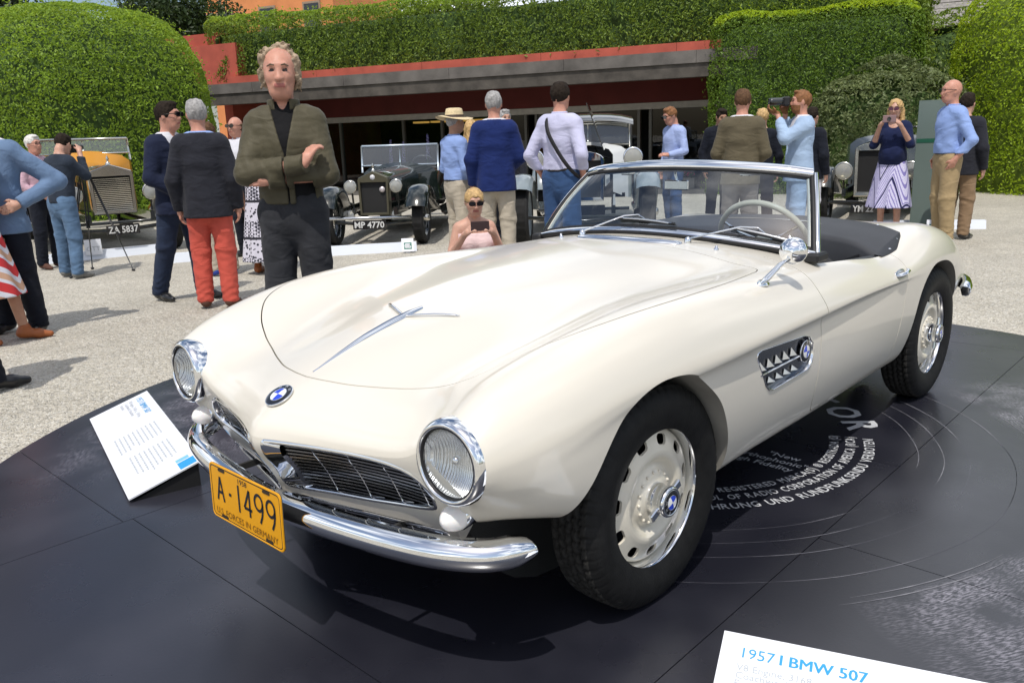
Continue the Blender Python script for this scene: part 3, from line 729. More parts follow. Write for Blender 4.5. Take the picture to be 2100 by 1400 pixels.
p, n = on_body(.747, 0); n[1] = 0
roundel(hood if False else car, frame(p+n*.0005, n, (0, 1, 0)) , .042)
# bonnet spear with two small wings
m = MB()
xs = np.linspace(.634, .215, 26); Pz = []
for x in xs:
    q, nn = on_body(x, 0); Pz.append([x, 0, q[2]])
Pz = np.array(Pz); t = np.linspace(0, 1, 26)
w = .0025+.0095*np.sin(np.clip(t*1.25, 0, 1)*math.pi*.62)*(1-np.clip((t-.8)/.2, 0, 1)*.75); hh = .003+.011*np.clip(t/.6, 0, 1)*(1-np.clip((t-.85)/.15, 0, 1)*.5)
rows = []
for i in range(26):
    rows.append([Pz[i]+[0, -w[i], .0005], Pz[i]+[0, -w[i]*.8, hh[i]*.5], Pz[i]+[0, 0, hh[i]], Pz[i]+[0, w[i]*.8, hh[i]*.5], Pz[i]+[0, w[i], .0005]])
m.grid(np.array(rows), 0, True, flip=False)
for s in (1, -1):
    pts = []
    for k in range(12):
        tt = k/11; x = .288-.075*tt**1.1; y = s*(.006+.165*tt); q, nn = on_body(x, y); pts.append(q+nn*(.004+.004*math.sin(math.pi*tt)))
    m.tube(pts, np.r_[.0042, np.full(10, .0055), .0012], 8, flat=.6)
m.build('bonnet_spear', [CHROME], hood)
# cowl scoop
m = MB(); m2 = MB()
for s in np.linspace(-1, 1, 1): pass
rows = []
for a in np.linspace(0, 2*math.pi, 40, endpoint=False):
    ca, sa = math.cos(a), math.sin(a); e = 4
    y = .25*np.sign(ca)*abs(ca)**(2/e); x = -.872+.026*np.sign(sa)*abs(sa)**(2/e)-.05*(y/.25)**2*.6
    q, nn = on_body(x, y); r0 = q+nn*.001
    c = np.array([-.872-.03*(y/.25)**2, y*.98, 0]); q2, n2 = on_body(c[0]+(x-c[0])*.55, y*.955)
    q3, n3 = on_body(c[0]+(x-c[0])*1.25, y*1.012)
    rows.append([q3+n3*.0008, r0+nn*.007, q2+n2*.006, q2-n2*.012])
m.grid(np.array(rows), 0, True, wu=True, flip=True)
m.add([r[2]-np.array([0, 0, .016]) for r in rows], [list(range(40))[::-1]], 1, False)
m.build('cowl_vent', [CHROME, mat('vent_mesh', (.22, .24, .27), rough=.4, metal=.5)], car)
for y in (.398, -.36):
    q, nn = on_body(-.915, y); m = MB(); m.lathe([(.0095, 0), (.009, .006), (.005, .009), (.005, .016), (.0008, .018)], 12, frame(q, nn, (1, 0, 0)))
    m.build('washer_nozzle', [CHROME], car)
# ------------------------------------------------ grilles
SLAT = mat('grille_slat', (.34, .345, .35), rough=.25, metal=1)
def grille(poly, sgn, deep, nbar, name, xbars):
    root = MB(); n = len(poly)
    # chrome surround: outer lip on the face, cheek running inwards
    P = np.array([(face_x(y, z), y, z) for y, z in poly]); c = poly.mean(0)
    inner = []
    for (x, y, z) in P: inner.append((x-deep-(.0 if y > .12 else .010*(1-y/.12)), c[0]+(y-c[0])*.965+(.045*(1-min(1, max(0, (y-.03)/.06)))), c[1]+(z-c[1])*.90))
    inner = np.array(inner); lip = P+[.003, 0, 0]
    nrm = (poly-np.roll(poly, 1, 0)); tang = np.roll(poly, -1, 0)-np.roll(poly, 1, 0); tang /= np.linalg.norm(tang, axis=1)[:, None]+1e-9
    area = (poly[:, 0]*np.roll(poly[:, 1], -1)-np.roll(poly[:, 0], -1)*poly[:, 1]).sum(); out = np.c_[tang[:, 1], -tang[:, 0]]*(1 if area > 0 else -1)
    O = P.copy(); O[:, 1:] += out*.0055
    O[:, 0] = [face_x(y, z)+.0004 for _, y, z in O]
    mid = P+[.0045, 0, 0]; ins = P.copy(); ins[:, 1:] -= out*.006; ins[:, 0] += .001
    Gs = np.stack([O, mid, ins, inner], 1)*np.array([1, sgn, 1])
    ob_m = MB(); ob_m.grid(Gs, 0, True, wu=True, flip=(area*sgn < 0))
    ob = ob_m.build(name, [CHROME], car)
    b = MB(); b.add((inner-[.035, 0, 0])*np.array([1, sgn, 1]), [list(range(n)) if (area*sgn) > 0 else list(range(n))[::-1]], 0, False); b.build('backing', [DARK], ob)
    # horizontal slats that follow the face
    z0, z1 = inner[:, 2].min(), inner[:, 2].max()
    for k in range(nbar):
        z = z0+(z1-z0)*(k+.6)/nbar
        ys = []
        for i in range(n):
            a, bb = inner[i], inner[(i+1) % n]
            if (a[2]-z)*(bb[2]-z) < 0: ys.append(a[1]+(bb[1]-a[1])*(z-a[2])/(bb[2]-a[2]))
        if len(ys) < 2: continue
        y0, y1 = min(ys), max(ys)
        if y1-y0 < .03: continue
        pr = []
        for y in np.linspace(y0, y1, 12):
            x = face_x(y, z)-deep-.004
            pr.append([(x+.006, y, z-.0035), (x+.0065, y, z+.001), (x-.012, y, z+.0045), (x-.013, y, z+.0015)])
        s = MB(); s.grid(np.array(pr)*np.array([1, sgn, 1]), 0, False, wv=True, flip=(sgn < 0)); s.build('slat', [SLAT], ob)
    for y in xbars:
        zs = []
        for i in range(n):
            a, bb = inner[i], inner[(i+1) % n]
            if (a[1]-y)*(bb[1]-y) < 0: zs.append(a[2]+(bb[2]-a[2])*(y-a[1])/(bb[1]-a[1]))
        if len(zs) < 2: continue
        pts = [(face_x(y, z)-deep+.004, y*sgn, z) for z in np.linspace(min(zs), max(zs), 8)]
        s = MB(); s.tube(pts, .0017, 6); s.build('upright', [CHROME], ob)
for sgn in (1, -1):
    grille(KID, sgn, .014, 12, 'grille', (.17, .28, .39, .49))
    grille(LOW, sgn, .012, 8, 'lower_grille', (.17, .28, .39, .49))
# ------------------------------------------------ headlights and turn signals
LENS = _thin_glass('lamp_glass', (.93, .95, .96), 1.45, haze=.10, flutes=38)
def lens_mat():
    m = bpy.data.materials.new('fluted_reflector'); m.use_nodes = True; nt = m.node_tree; p = nt.nodes['Principled BSDF']
    p.inputs['Base Color'].default_value = (.90, .91, .92, 1); p.inputs['Metallic'].default_value = 1; p.inputs['Roughness'].default_value = .24
    tc = nt.nodes.new('ShaderNodeTexCoord'); w = nt.nodes.new('ShaderNodeTexWave'); w.bands_direction = 'Y'; w.inputs['Scale'].default_value = 45; w.inputs['Distortion'].default_value = .0; w.inputs['Detail Scale'].default_value = .3
    b = nt.nodes.new('ShaderNodeBump'); b.inputs['Strength'].default_value = .8; b.inputs['Distance'].default_value = .004
    nt.links.new(tc.outputs['Object'], w.inputs['Vector']); nt.links.new(w.outputs['Fac'], b.inputs['Height']); nt.links.new(b.outputs['Normal'], p.inputs['Normal'])
    return m
REFL = lens_mat()
for sgn in (1, -1):
    M = frame((.694, .6365*sgn, .6405), (1, .05*sgn, .02), (0, 1, 0))
    ob = MB().lathe([(.099, -.045), (.1045, -.03), (.1065, -.008), (.106, .008), (.102, .019), (.096, .0255), (.090, .0265), (.0865, .023), (.0858, .010)], 48, M, 0).build('headlight', [CHROME], car)
    MB().lathe([(.0868, .014), (.0868, .022), (.083, .0225), (.083, .012)], 40, M, 0).build('gasket', [RUBBER], ob)
    MB().lathe([(.086, .012), (.075, -.010), (.05, -.028), (.02, -.036), (.0005, -.037)], 40, M, 0).build('reflector', [REFL], ob)
    MB().sphere(xf([[0, 0, -.012]], M)[0], .012, 12, 8).build('bulb', [CHROME], ob)
    MB().lathe([(.0838, .014), (.07, .0255), (.045, .034), (.02, .0385), (.0005, .0395)], 40, M, 0).build('lens', [LENS], ob)
    c = np.array([.655, .612*sgn, .488])
    h = MB(); ax = np.array([1, .04*sgn, -.03]); Mt = frame(c, ax, (0, 1, 0))
    h.lathe([(.0005, -.16), (.014, -.145), (.026, -.09), (.034, -.03), (.0365, .0), (.0365, .012), (.033, .016)], 24, Mt, 0)
    tsig = h.build('turn_signal', [CHROME], car)
    MB().lathe([(.034, .012), (.0335, .022), (.030, .038), (.022, .053), (.011, .062), (.0005, .0645)], 24, Mt, 0).build('lens', [MILKY], tsig)
    br = MB(); br.prism([(-.15, -.02), (.0, -.03), (.0, .02), (-.15, .055)], .012, np.array(frame(c+[0, -.006*sgn, .0], (0, 1, 0), (1, 0, 0))))
    br.build('bracket', [UNDER], tsig)
# ------------------------------------------------ front bumper and plate
def bumper(plan, hgt, zc, name, bow=.030):
    P = smooth_poly(plan, 8, closed=False); full = np.concatenate([P[::-1]*[1, -1], P[1:]]); n = len(full)
    T = np.gradient(full, axis=0); T /= np.linalg.norm(T, axis=1)[:, None]; N = np.c_[T[:, 1], -T[:, 0]]
    sgn = 1 if (N[n//2, 0]*np.sign(plan[0][0]) > 0) else -1; N *= sgn
    L = np.r_[0, np.cumsum(np.linalg.norm(np.diff(full, axis=0), axis=1))]; L /= L[-1]
    taper = np.clip(np.minimum(L, 1-L)/.035, 0, 1)**.5*.45+.55
    prof = [(-.022, -.46), (-.004, -.5), (.010, -.40), (.020, -.16), (.0225, .08), (.017, .28), (.006, .44), (-.010, .5), (-.030, .5), (-.034, .42)]
    rows = [[(full[i, 0]+N[i, 0]*o, full[i, 1]+N[i, 1]*o, zc+h*hgt*taper[i]) for o, h in prof] for i in range(n)]
    m = MB(); m.grid(np.array(rows), 0, True, flip=(sgn > 0)); 
    for e in (0, -1): m.add(rows[e], [list(range(len(prof)))], 0, False)
    return m.build(name, [CHROME], car)
fb = bumper([(.830, 0), (.822, .12), (.800, .3), (.768, .47), (.728, .60), (.672, .695), (.61, .740), (.56, .752)], .076, .405, 'front_bumper')
for s in (1, -1):
    m = MB(); m.box((.64, .36*s, .372), (.24, .010, .02)); m.build('bracket', [UNDER], fb)
PLATE_Y = mat('plate_yellow', (.72, .33, .004), rough=.38, var=.06, vscale=14)
plate = thing('licence_plate', None, None); plate.parent = car
plM = np.array(frame((.872, -.022, .4045), (1, .0, .03), (0, 1, 0)))
pw, ph = .375, .165
def rrect(w, h, r, k=4):
    out = []
    for cx, cy, a0 in ((w/2-r, h/2-r, 0), (-w/2+r, h/2-r, 90), (-w/2+r, -h/2+r, 180), (w/2-r, -h/2+r, 270)):
        for i in range(k+1):
            a = rad(a0+90*i/k); out.append((cx+r*math.cos(a), cy+r*math.sin(a)))
    return out
m = MB(); m.prism(rrect(pw, ph, .016), .003, plM); m.build('plate_sheet', [PLATE_Y], plate)
m = MB(); m.prism(rrect(pw-.002, ph-.002, .015), -.0004, plM, h0=-.003); m.build('plate_back', [mat('plate_back', (.05, .05, .05), rough=.6)], plate)
m = MB(); o1 = np.array(rrect(pw-.012, ph-.012, .013)); o2 = np.array(rrect(pw-.017, ph-.017, .011)); k = len(o1)
m.add(xf(np.concatenate([np.c_[o1, np.full(k, .0036)], np.c_[o2, np.full(k, .0036)]]), plM), [[i, (i+1) % k, (i+1) % k+k, i+k] for i in range(k)], 0, False)
o3 = np.array(rrect(pw, ph, .016)); o4 = np.array(rrect(pw-.011, ph-.011, .013))
m.add(xf(np.concatenate([np.c_[o3, np.full(k, .0034)], np.c_[(o3+o4)/2, np.full(k, .0055)], np.c_[o4, np.full(k, .0036)]]), plM), [[i+o, (i+1) % k+o, (i+1) % k+k+o, i+k+o] for o in (0, k) for i in range(k)], 1)
m.build('border', [BLACK, PLATE_Y], plate)
m = MB()
def plate_text(t, cx, cy, h, w, bold=0.01, mi=0):
    L = plM@np.array([[1, 0, 0, cx], [0, 1, 0, cy], [0, 0, 1, .0042], [0, 0, 0, 1]]); V, Fq = text_polys(t, 1, bold); V = V.copy()
    V -= V.min(0); V[:, 0] *= w/max(1e-6, V[:, 0].max()); V[:, 1] *= h/max(1e-6, V[:, 1].max()); V[:, 0] -= w/2; V[:, 1] -= h/2; V[:, 2] = 0
    m.add(xf(V, L), Fq, mi, False)
# figures are drawn as even strokes like the embossed originals
def strokes(cx, cy, w, h, segs, t=.0085):
    for sg in segs:
        pts = np.array([(cx+(x-.5)*w, cy+(y-.5)*h, .0042) for x, y in sg]); d = np.gradient(pts[:, :2], axis=0); d /= np.linalg.norm(d, axis=1)[:, None]+1e-9
        nn = np.c_[-d[:, 1], d[:, 0]]*t/2; A = pts.copy(); B = pts.copy(); A[:, :2] += nn; B[:, :2] -= nn; k = len(pts)
        m.add(xf(np.concatenate([A, B]), plM), [[i, i+k, i+k+1, i+1] for i in range(k-1)], 0, False)
ARC = lambda cx, cy, rx, ry, a0, a1, n=14: [(cx+rx*math.cos(rad(a0+(a1-a0)*i/n)), cy+ry*math.sin(rad(a0+(a1-a0)*i/n))) for i in range(n+1)]
strokes(-.131, .012, .036, .072, [[(0, 0), (.5, 1)], [(.5, 1), (1, 0)], [(.2, .36), (.8, .36)]])
strokes(-.078, .008, .016, .01, [[(.1, .5), (.9, .5)]], .009)
strokes(-.030, .010, .010, .080, [[(.5, 0), (.5, 1)]])
strokes(.018, .010, .040, .078, [[(.72, 0), (.72, 1)], [(.72, 1), (0, .28)], [(0, .28), (1, .28)]])
for cx in (.075, .135):
    strokes(cx, .010, .040, .080, [ARC(.5, .72, .5, .28, 0, 360, 22), [(1, .72), (.98, .5), (.86, .25), (.6, 0)]])
plate_text('1958', -.005, .062, .015, .046, 0)
plate_text('U.S. FORCES IN GERMANY', 0, -.057, .019, .325, 0, 1)
m.build('lettering', [BLACK, mat('plate_ochre', (.20, .085, .004), rough=.5)], plate)
m = MB()
for a in (-1, 1):
    for b in (-1, 1):
        Lm = plM@np.array([[1, 0, 0, a*.118], [0, 1, 0, b*.0695], [0, 0, 1, .003], [0, 0, 0, 1]])
        m = MB(); m.prism(rrect(.036, .008, .0038, 3), .0018, Lm, 0); m.build('bolt_slot', [mat('plate_slot', (.03, .02, .01), rough=.6)], plate)
m = MB(); m.box((.85, -.022, .40), (.03, .2, .02)); m.build('mount', [UNDER], plate)
# ------------------------------------------------ side vents
FIN = mat('vent_fin', (.80, .82, .84), rough=.3, metal=1)
VPL = mat('vent_plate', (.10, .11, .13), rough=.2, metal=1)
for sgn in (1, -1):
    S = np.array([1, sgn, 1]); n = len(VENT)
    yv = lambda x, z: float(on_body(x, z=z)[0][1])
    c = VENT.mean(0); O = np.array([(x, yv(x, z)+.001, z) for x, z in VENT]); out = VENT-c; out /= np.linalg.norm(out, axis=1)[:, None]
    A = O.copy(); A[:, [0, 2]] += out*.002; B = O+[0, .003, 0]; Cc = O.copy(); Cc[:, [0, 2]] -= out*.005; D = Cc-[0, .013, 0]
    m = MB(); m.grid(np.stack([A, B, Cc, D], 1)*S, 0, True, wu=True, flip=(sgn < 0))
    m.add(D*S, [list(range(n)) if sgn > 0 else list(range(n))[::-1]], 1, False)
    vent = m.build('side_vent', [CHROME, VPL], car)
    for row, (za, zb, cnt) in enumerate(((.615, .008, 5), (.555, .004, 4))):
        for k in range(cnt):
            x = (-.505 if row == 0 else -.575)-.060*k; z = za-.0005*k; y = yv(x, z)-.010
            s = MB(); h = .030 if row == 0 else .020
            s.add(np.array([(x, y+.001, z-h/2), (x-.045, y+.001, z-h/2), (x-.006, y+.001, z+h/2), (x-.020, y+.016, z-h/2+.002), (x-.030, y+.014, z-h/2)])*S, [[0, 3, 2], [3, 1, 2], [0, 1, 3], [3, 1, 4]] if sgn > 0 else [[0, 2, 3], [3, 2, 1], [0, 3, 1]], 0, False)
            s.build('fin', [FIN], vent)
    bar = MB(); bar.tube(np.array([(x, yv(x, .585)-.004, .586) for x in np.linspace(-.50, -.80, 6)])*S, .006, 8, flat=.6); bar.build('bar', [CHROME], vent)
    y = yv(-.858, .592)
    M = frame(np.array([-.858, y-.006, .592])*S, np.array([0.04, 1, 0])*S, (-1 if sgn > 0 else 1, 0, 0))
    roundel(vent, M, .040)
# ------------------------------------------------ wheels
SLOTS = 11
def make_wheel():
    w = bpy.data.objects.new('wheel', None); COL.objects.link(w)
    # axis = local +y outwards; tread centre at y=0
    Rw = np.array(Matrix.Rotation(-math.pi/2, 4, 'X'))      # lathe z -> local y
    prof = [(.205, -.066), (.222, -.074), (.255, -.083), (.29, -.082), (.316, -.071), (.327, -.059)]
    tread = np.linspace(-.056, .056, 29)
    m = MB(); K = 420
    sidein = prof; sideout = [(r, -h) for r, h in prof][::-1]
    pts = sidein+[(None, t) for t in tread]+sideout
    a = np.linspace(0, 2*math.pi, K, endpoint=False); R = np.zeros((len(pts), K)); Hh = np.zeros_like(R)
    for i, (r, h) in enumerate(pts):
        Hh[i] = h
        if r is not None: R[i] = r; continue
        base = .3335-.9*h*h
        gr = np.zeros(K)
        for gc in (-.036, -.012, .012, .036):
            zig = gc+.002*np.sign(np.sin(a*60)); gr = np.maximum(gr, (np.abs(h-zig) < .0024)*1.0)
        lane = int((h+.06)/.024); cross = (np.mod(np.arange(K)+(lane % 2)*3+int(h*200) % 2, 7) < 1)
        gr = np.maximum(gr, cross*.75)
        R[i] = base-.011*gr
    shl = np.array([abs(h) > .05 and r is not None and r > .31 for r, h in pts])
    for i in np.where(shl)[0]: R[i] -= .003*(np.mod(np.arange(K), 7) < 1)
    Gt = np.stack([R*np.cos(a), R*np.sin(a), Hh], -1); m.grid(xf(Gt, Rw), 0, True, wv=True)
    # dusty block tops, bare rubber in the grooves
    nrow = len(pts); i0 = len(sidein)
    for q in range(nrow-1):
        if q < i0-1 or q > i0+len(tread)-1: continue
        for k in range(K):
            r4 = (R[q, k]+R[(q+1), k]+R[q, (k+1) % K]+R[q+1, (k+1) % K])/4
            if r4 > .3255-.4*max(abs(Hh[q, 0])-.05, 0)*10 and r4 > .3265-.9*Hh[q, 0]**2-.003: m.MI[q*K+k] = 1
    m.build('tyre', [TYRE, TREAD], w)
    # chrome trim ring
    MB().lathe([(.2250, .048), (.2262, .058), (.2225, .0645), (.216, .066), (.2105, .063), (.2065, .054), (.2045, .038), (.2030, .012)], 64, Rw).build('trim_ring', [CHROME], w)
    MB().lathe([(.2265, .052), (.224, -.06), (.19, -.065), (.185, .0)], 48, Rw).build('barrel', [DARK], w)
    # painted disc with slots
    pr = [(.2035, .006), (.2020, .022), (.1985, .030), (.192, .0355), (.184, .0385), (.175, .0415), (.165, .0445), (.156, .0478), (.147, .051), (.138, .0545), (.129, .056), (.121, .0545), (.114, .049), (.108, .042), (.102, .037), (.096, .035), (.090, .036), (.084, .041), (.079, .047), (.073, .051), (.066, .053), (.055, .0535), (.04, .054)]
    pp_ = []
    for i in range(len(pr)-1):
        for q in range(3): t = q/3; pp_.append((pr[i][0]+(pr[i+1][0]-pr[i][0])*t, pr[i][1]+(pr[i+1][1]-pr[i][1])*t))
    pp_.append(pr[-1]); K2 = 160
    a = np.linspace(0, 2*math.pi, K2, endpoint=False); P = np.array(pp_)
    Gd = np.stack([P[:, 0][:, None]*np.cos(a), P[:, 0][:, None]*np.sin(a), np.repeat(P[:, 1][:, None], K2, 1)], -1)
    V = Gd.reshape(-1, 3); n_, k_ = Gd.shape[:2]; i_ = np.arange(n_-1)[:, None]; j_ = np.arange(k_)[None]
    F = np.stack([i_*k_+j_+0*j_, (i_+1)*k_+j_, (i_+1)*k_+(j_+1) % k_, i_*k_+(j_+1) % k_], -1).reshape(-1, 4).tolist()
    ang = np.arctan2(V[:, 1], V[:, 0]); r = np.linalg.norm(V[:, :2], axis=1)
    da = (np.mod(ang/(2*math.pi)*SLOTS+.5, 1)-.5)*2*math.pi/SLOTS*.170; dr = r-.1700
    fs = np.maximum(np.abs(da)-.0200, np.abs(dr)-.0105); q = np.stack([np.abs(da)-.0115, np.abs(dr)-.0040], -1); fs = np.linalg.norm(np.maximum(q, 0), axis=-1)-.0115
    V2, F2, nb = clip(V, F, fs); m = MB(); Vr, Fr = flange_quads(V2, F2, nb, lambda p: np.array([0, 0, -.008]))
    V2, F2 = compact(V2, F2); m.add(xf(V2, Rw), F2, 0); m.add(xf(Vr, Rw), Fr, 0); m.build('disc', [CREAM], w)
    m = MB()
    for k in range(16):
        t = 2*math.pi*k/16; m.sphere(xf([[.0755*math.cos(t), .0755*math.sin(t), .0505]], Rw)[0], .0055, 8, 6)
    m.build('bolt_ring', [CREAM], w)
    hub = MB().lathe([(.0480, .050), (.0485, .060), (.046, .072), (.044, .080), (.0455, .090), (.047, .098), (.0465, .106), (.043, .111), (.038, .112), (.036, .109)], 40, Rw).build('hub_cap', [CHROME], w)
    m = MB()
    for s in (1, -1):
        m.box(xf([[s*.060, 0, .089]], Rw)[0], (.040, .013, .026), bev=.004, R=rotm('Y', -.0))
    m.build('spinner', [CHROME], w)
    roundel(w, np.array(Rw)@np.array([[0, 1, 0, 0], [-1, 0, 0, 0], [0, 0, 1, .106], [0, 0, 0, 1]]), .0375)
    return w
wheel0 = make_wheel()
def copy_tree(o, parent):
    c = o.copy(); COL.objects.link(c); c.parent = parent
    for ch in list(o.children): copy_tree(ch, c)
    return c
spots = [((0, .678, .330), -1.0, 25, 1), ((-2.48, .672, .330), 0, 75, 1), ((0, -.678, .330), -1.0, 40, -1), ((-2.48, -.672, .330), 0, 10, -1)]
for k, (pos, st, spin, sg) in enumerate(spots):
    w = wheel0 if k == 0 else copy_tree(wheel0, car)
    w.parent = car; w.location = pos
    w.rotation_euler = (0, 0, rad(st)+(0 if sg > 0 else math.pi))
    for ch in w.children: ch.rotation_euler = (0, rad(spin), 0)
# ------------------------------------------------ windscreen
BL = np.array([(-1.155, .680, .874), (-1.110, .56, .897), (-1.065, .38, .920), (-1.040, .18, .936), (-1.033, 0, .941)])
TP = np.array([(-1.392, .553, 1.178), (-1.345, .45, 1.195), (-1.305, .30, 1.208), (-1.282, .15, 1.216), (-1.275, 0, 1.219)])
def _arc(P): 
    P = smooth_poly(P, 6, closed=False); return np.concatenate([P, (P[::-1]*[1, -1, 1])[1:]])
bl, tp = _arc(BL), _arc(TP); nb_ = len(bl)
ws = bpy.data.objects.new('windscreen', None); COL.objects.link(ws); ws.parent = car
vv = np.linspace(0, 1, 9)[None, :, None]
Gg = bl[:, None]*(1-vv)+tp[:, None]*vv; up_ = (tp-bl); up_ /= np.linalg.norm(up_, axis=1)[:, None]
tan_ = np.gradient(bl, axis=0); tan_ /= np.linalg.norm(tan_, axis=1)[:, None]; nor = np.cross(up_, tan_); nor *= np.sign(nor[:, :1]+1e-9)
bow = .018*np.sin(np.pi*vv)
Gg = Gg+nor[:, None]*bow
m = MB(); m.grid(Gg, 0, True); m.build('glass', [PANE], ws)
def band(path, upv, norv, prof, name, mats, closed=False):
    rows = [[path[i]+upv[i]*h+norv[i]*o for o, h in prof] for i in range(len(path))]
    m = MB(); m.grid(np.array(rows), 0, True, wv=True, flip=False)
    for e in (0, -1): m.add(rows[e], [list(range(len(prof)))], 0, False)
    return m.build(name, mats, ws)
band(bl, up_, nor, [(.018, -.004), (.020, .010), (.012, .026), (.006, .034), (-.012, .034), (-.012, -.008)], 'base_strip', [CHROME])
band(bl, up_, nor, [(.026, -.012), (.028, -.004), (.020, .002), (-.01, .000), (-.012, -.014)], 'base_seal', [RUBBER])
band(bl, up_, nor, [(.008, .030), (.009, .041), (-.006, .041), (-.008, .030)], 'glass_seal', [RUBBER])
band(tp, up_, nor, [(.010, -.026), (.016, -.018), (.018, .000), (.010, .014), (-.010, .018), (-.024, .010), (-.026, -.010), (-.016, -.028)], 'header_rail', [CHROME])
band(tp, up_, nor, [(.009, -.036), (.011, -.026), (-.010, -.026), (-.010, -.036)], 'header_seal', [RUBBER])
band(tp, up_, nor, [(-.020, .012), (-.014, .022), (-.030, .022), (-.036, .010)], 'roof_seal', [RUBBER])
IVTRIM = mat('ivory_trim', (.70, .68, .60), rough=.5)
for e, s in ((0, 1), (-1, -1)):
    a, b = bl[e], tp[e]; t = np.linspace(0, 1, 10); P = a+(b-a)*t[:, None]+nor[e]*(.018*np.sin(np.pi*t))[:, None]
    sd = np.array([-.35, s*.94, 0]); fw_ = np.array([.94, s*.35, 0])
    def pil(prof, name, mats):
        rows = [[p+sd*o+fw_*q for o, q in prof] for p in P]; mm = MB(); mm.grid(np.array(rows), 0, True, wv=True, flip=s > 0)
        for k in (0, -1): mm.add(rows[k], [list(range(len(prof)))], 0, False)
        mm.build(name, mats, ws)
    pil([(.014, .012), (.020, .0), (.016, -.018), (.002, -.022), (-.003, -.010), (.004, .012)], 'pillar', [CHROME])
    pil([(.004, .016), (.006, .004), (-.010, -.004), (-.014, .010)], 'pillar_seal', [RUBBER])
    pil([(-.012, .006), (-.006, -.012), (-.022, -.018), (-.026, -.004)], 'pillar_trim', [IVTRIM])
    mm = MB(); mm.box(a+np.array([-.005, s*.004, .004]), (.10, .055, .035), bev=.008); mm.build('pillar_foot', [RUBBER], ws)
# rear-view mirror
m = MB(); m.tube([(-1.26, 0, 1.205), (-1.262, 0, 1.17), (-1.275, 0, 1.145)], .006, 8); mir = m.build('rear_view_mirror', [CHROME], car)
m = MB(); m.box((-1.27, 0, 1.128), (.018, .115, .042), bev=.008); m.build('mirror_case', [CHROME], mir)
for y in (.30, -.30):
    m = MB(); m.box((-1.335, y, 1.175), (.05, .05, .018), bev=.005); m.build('roof_latch', [CHROME], ws)
# wipers
for (px_, py_), tip, bl0, bl1 in (((-.935, .262), (-1.115, -.02), (-1.075, -.10), (-1.125, .22)), ((-.945, -.265), (-1.10, -.45), (-1.09, -.52), (-1.10, -.20))): pass
def wiper(pv, elbow, blade):
    q, nn = on_body(*pv); m = MB(); m.lathe([(.014, 0), (.014, .012), (.010, .022), (.004, .026), (.0005, .027)], 16, frame(q, nn, (1, 0, 0)))
    w = m.build('wiper', [CHROME], car)
    b0 = np.array(blade[0]); b1 = np.array(blade[1]); mid = (b0+b1)/2
    m = MB(); m.tube([q+nn*.018, (q+np.array(elbow)*3)/4+[0, 0, .018], np.array(elbow), mid+[0.004, 0, .008]], [.006, .005, .0042, .0035], 8, flat=.6); m.build('arm', [CHROME], w)
    m = MB(); t = np.linspace(0, 1, 9)[:, None]; P = b0+(b1-b0)*t+np.array([.004, 0, .006])*np.sin(np.pi*t); m.tube(P, .0045, 6); m.build('blade_bridge', [DULLCH], w)
    m = MB(); P = b0+(b1-b0)*t; m.tube(P, .006, 6); m.build('blade', [RUBBER], w)
def on_glass(y, h):
    k = np.argmin(np.abs(bl[:, 1]-y)); j = min(8, max(0, h*8)); j0 = int(j); fr = j-j0; p_ = Gg[k, j0]*(1-fr)+Gg[k, min(8, j0+1)]*fr; d = nor[k]
    return p_+np.array([0, y-p_[1], 0])+d*.012
wiper((-.935, .262), on_glass(.46, .20), (on_glass(.36, .16), on_glass(.635, .09)))
wiper((-.945, -.265), on_glass(-.06, .22), (on_glass(-.16, .17), on_glass(.13, .13)))
# ------------------------------------------------ door mirror (left) and handles
q, nn = on_body(-.64, .728)
m = MB(); m.lathe([(.024, 0), (.022, .006), (.010, .010)], 16, np.array(frame(q, nn, (1, 0, 0)))@np.diag([1.6, .75, 1, 1])); dm = m.build('wing_mirror', [CHROME], car)
hd = np.array([-.775, .765, .953])
m = MB(); m.tube([q+nn*.004+[.03, 0, 0], q+nn*.02, q+(hd-q)*.5+nn*.012, hd+[.01, 0, -.02], hd+[.02, 0, 0]], [.006, .012, .009, .008, .007], 10, flat=.8); m.build('stalk', [CHROME], dm)
Mm = frame(hd, (.93, .36, -.05), (0, 0, 1)); m = MB()
m.lathe([(.0005, .034), (.017, .0315), (.033, .023), (.043, .008), (.0465, -.007), (.0455, -.012), (.042, -.013), (.042, -.009), (.0005, -.009)], 32, Mm); m.build('mirror_head', [CHROME], dm)
for s, d in ((1, doors[0]), (-1, doors[1])):
    q, nn = on_body(-1.795, z=.732); S = np.array([1, s, 1])
    m = MB(); m.tube([(q+[.055, .002, -.004])*S, (q+[.045, .014, -.002])*S, (q+[0, .022, .001])*S, (q+[-.045, .020, .006])*S, (q+[-.06, .010, .010])*S], [.006, .011, .010, .010, .007], 10, flat=.9); hnd = m.build('handle', [CHROME], d)
    m = MB(); m.sphere((q+[0, -.002, 0])*S, (.062, .006, .020), 20, 8); m.build('handle_cup', [DULLCH], hnd)
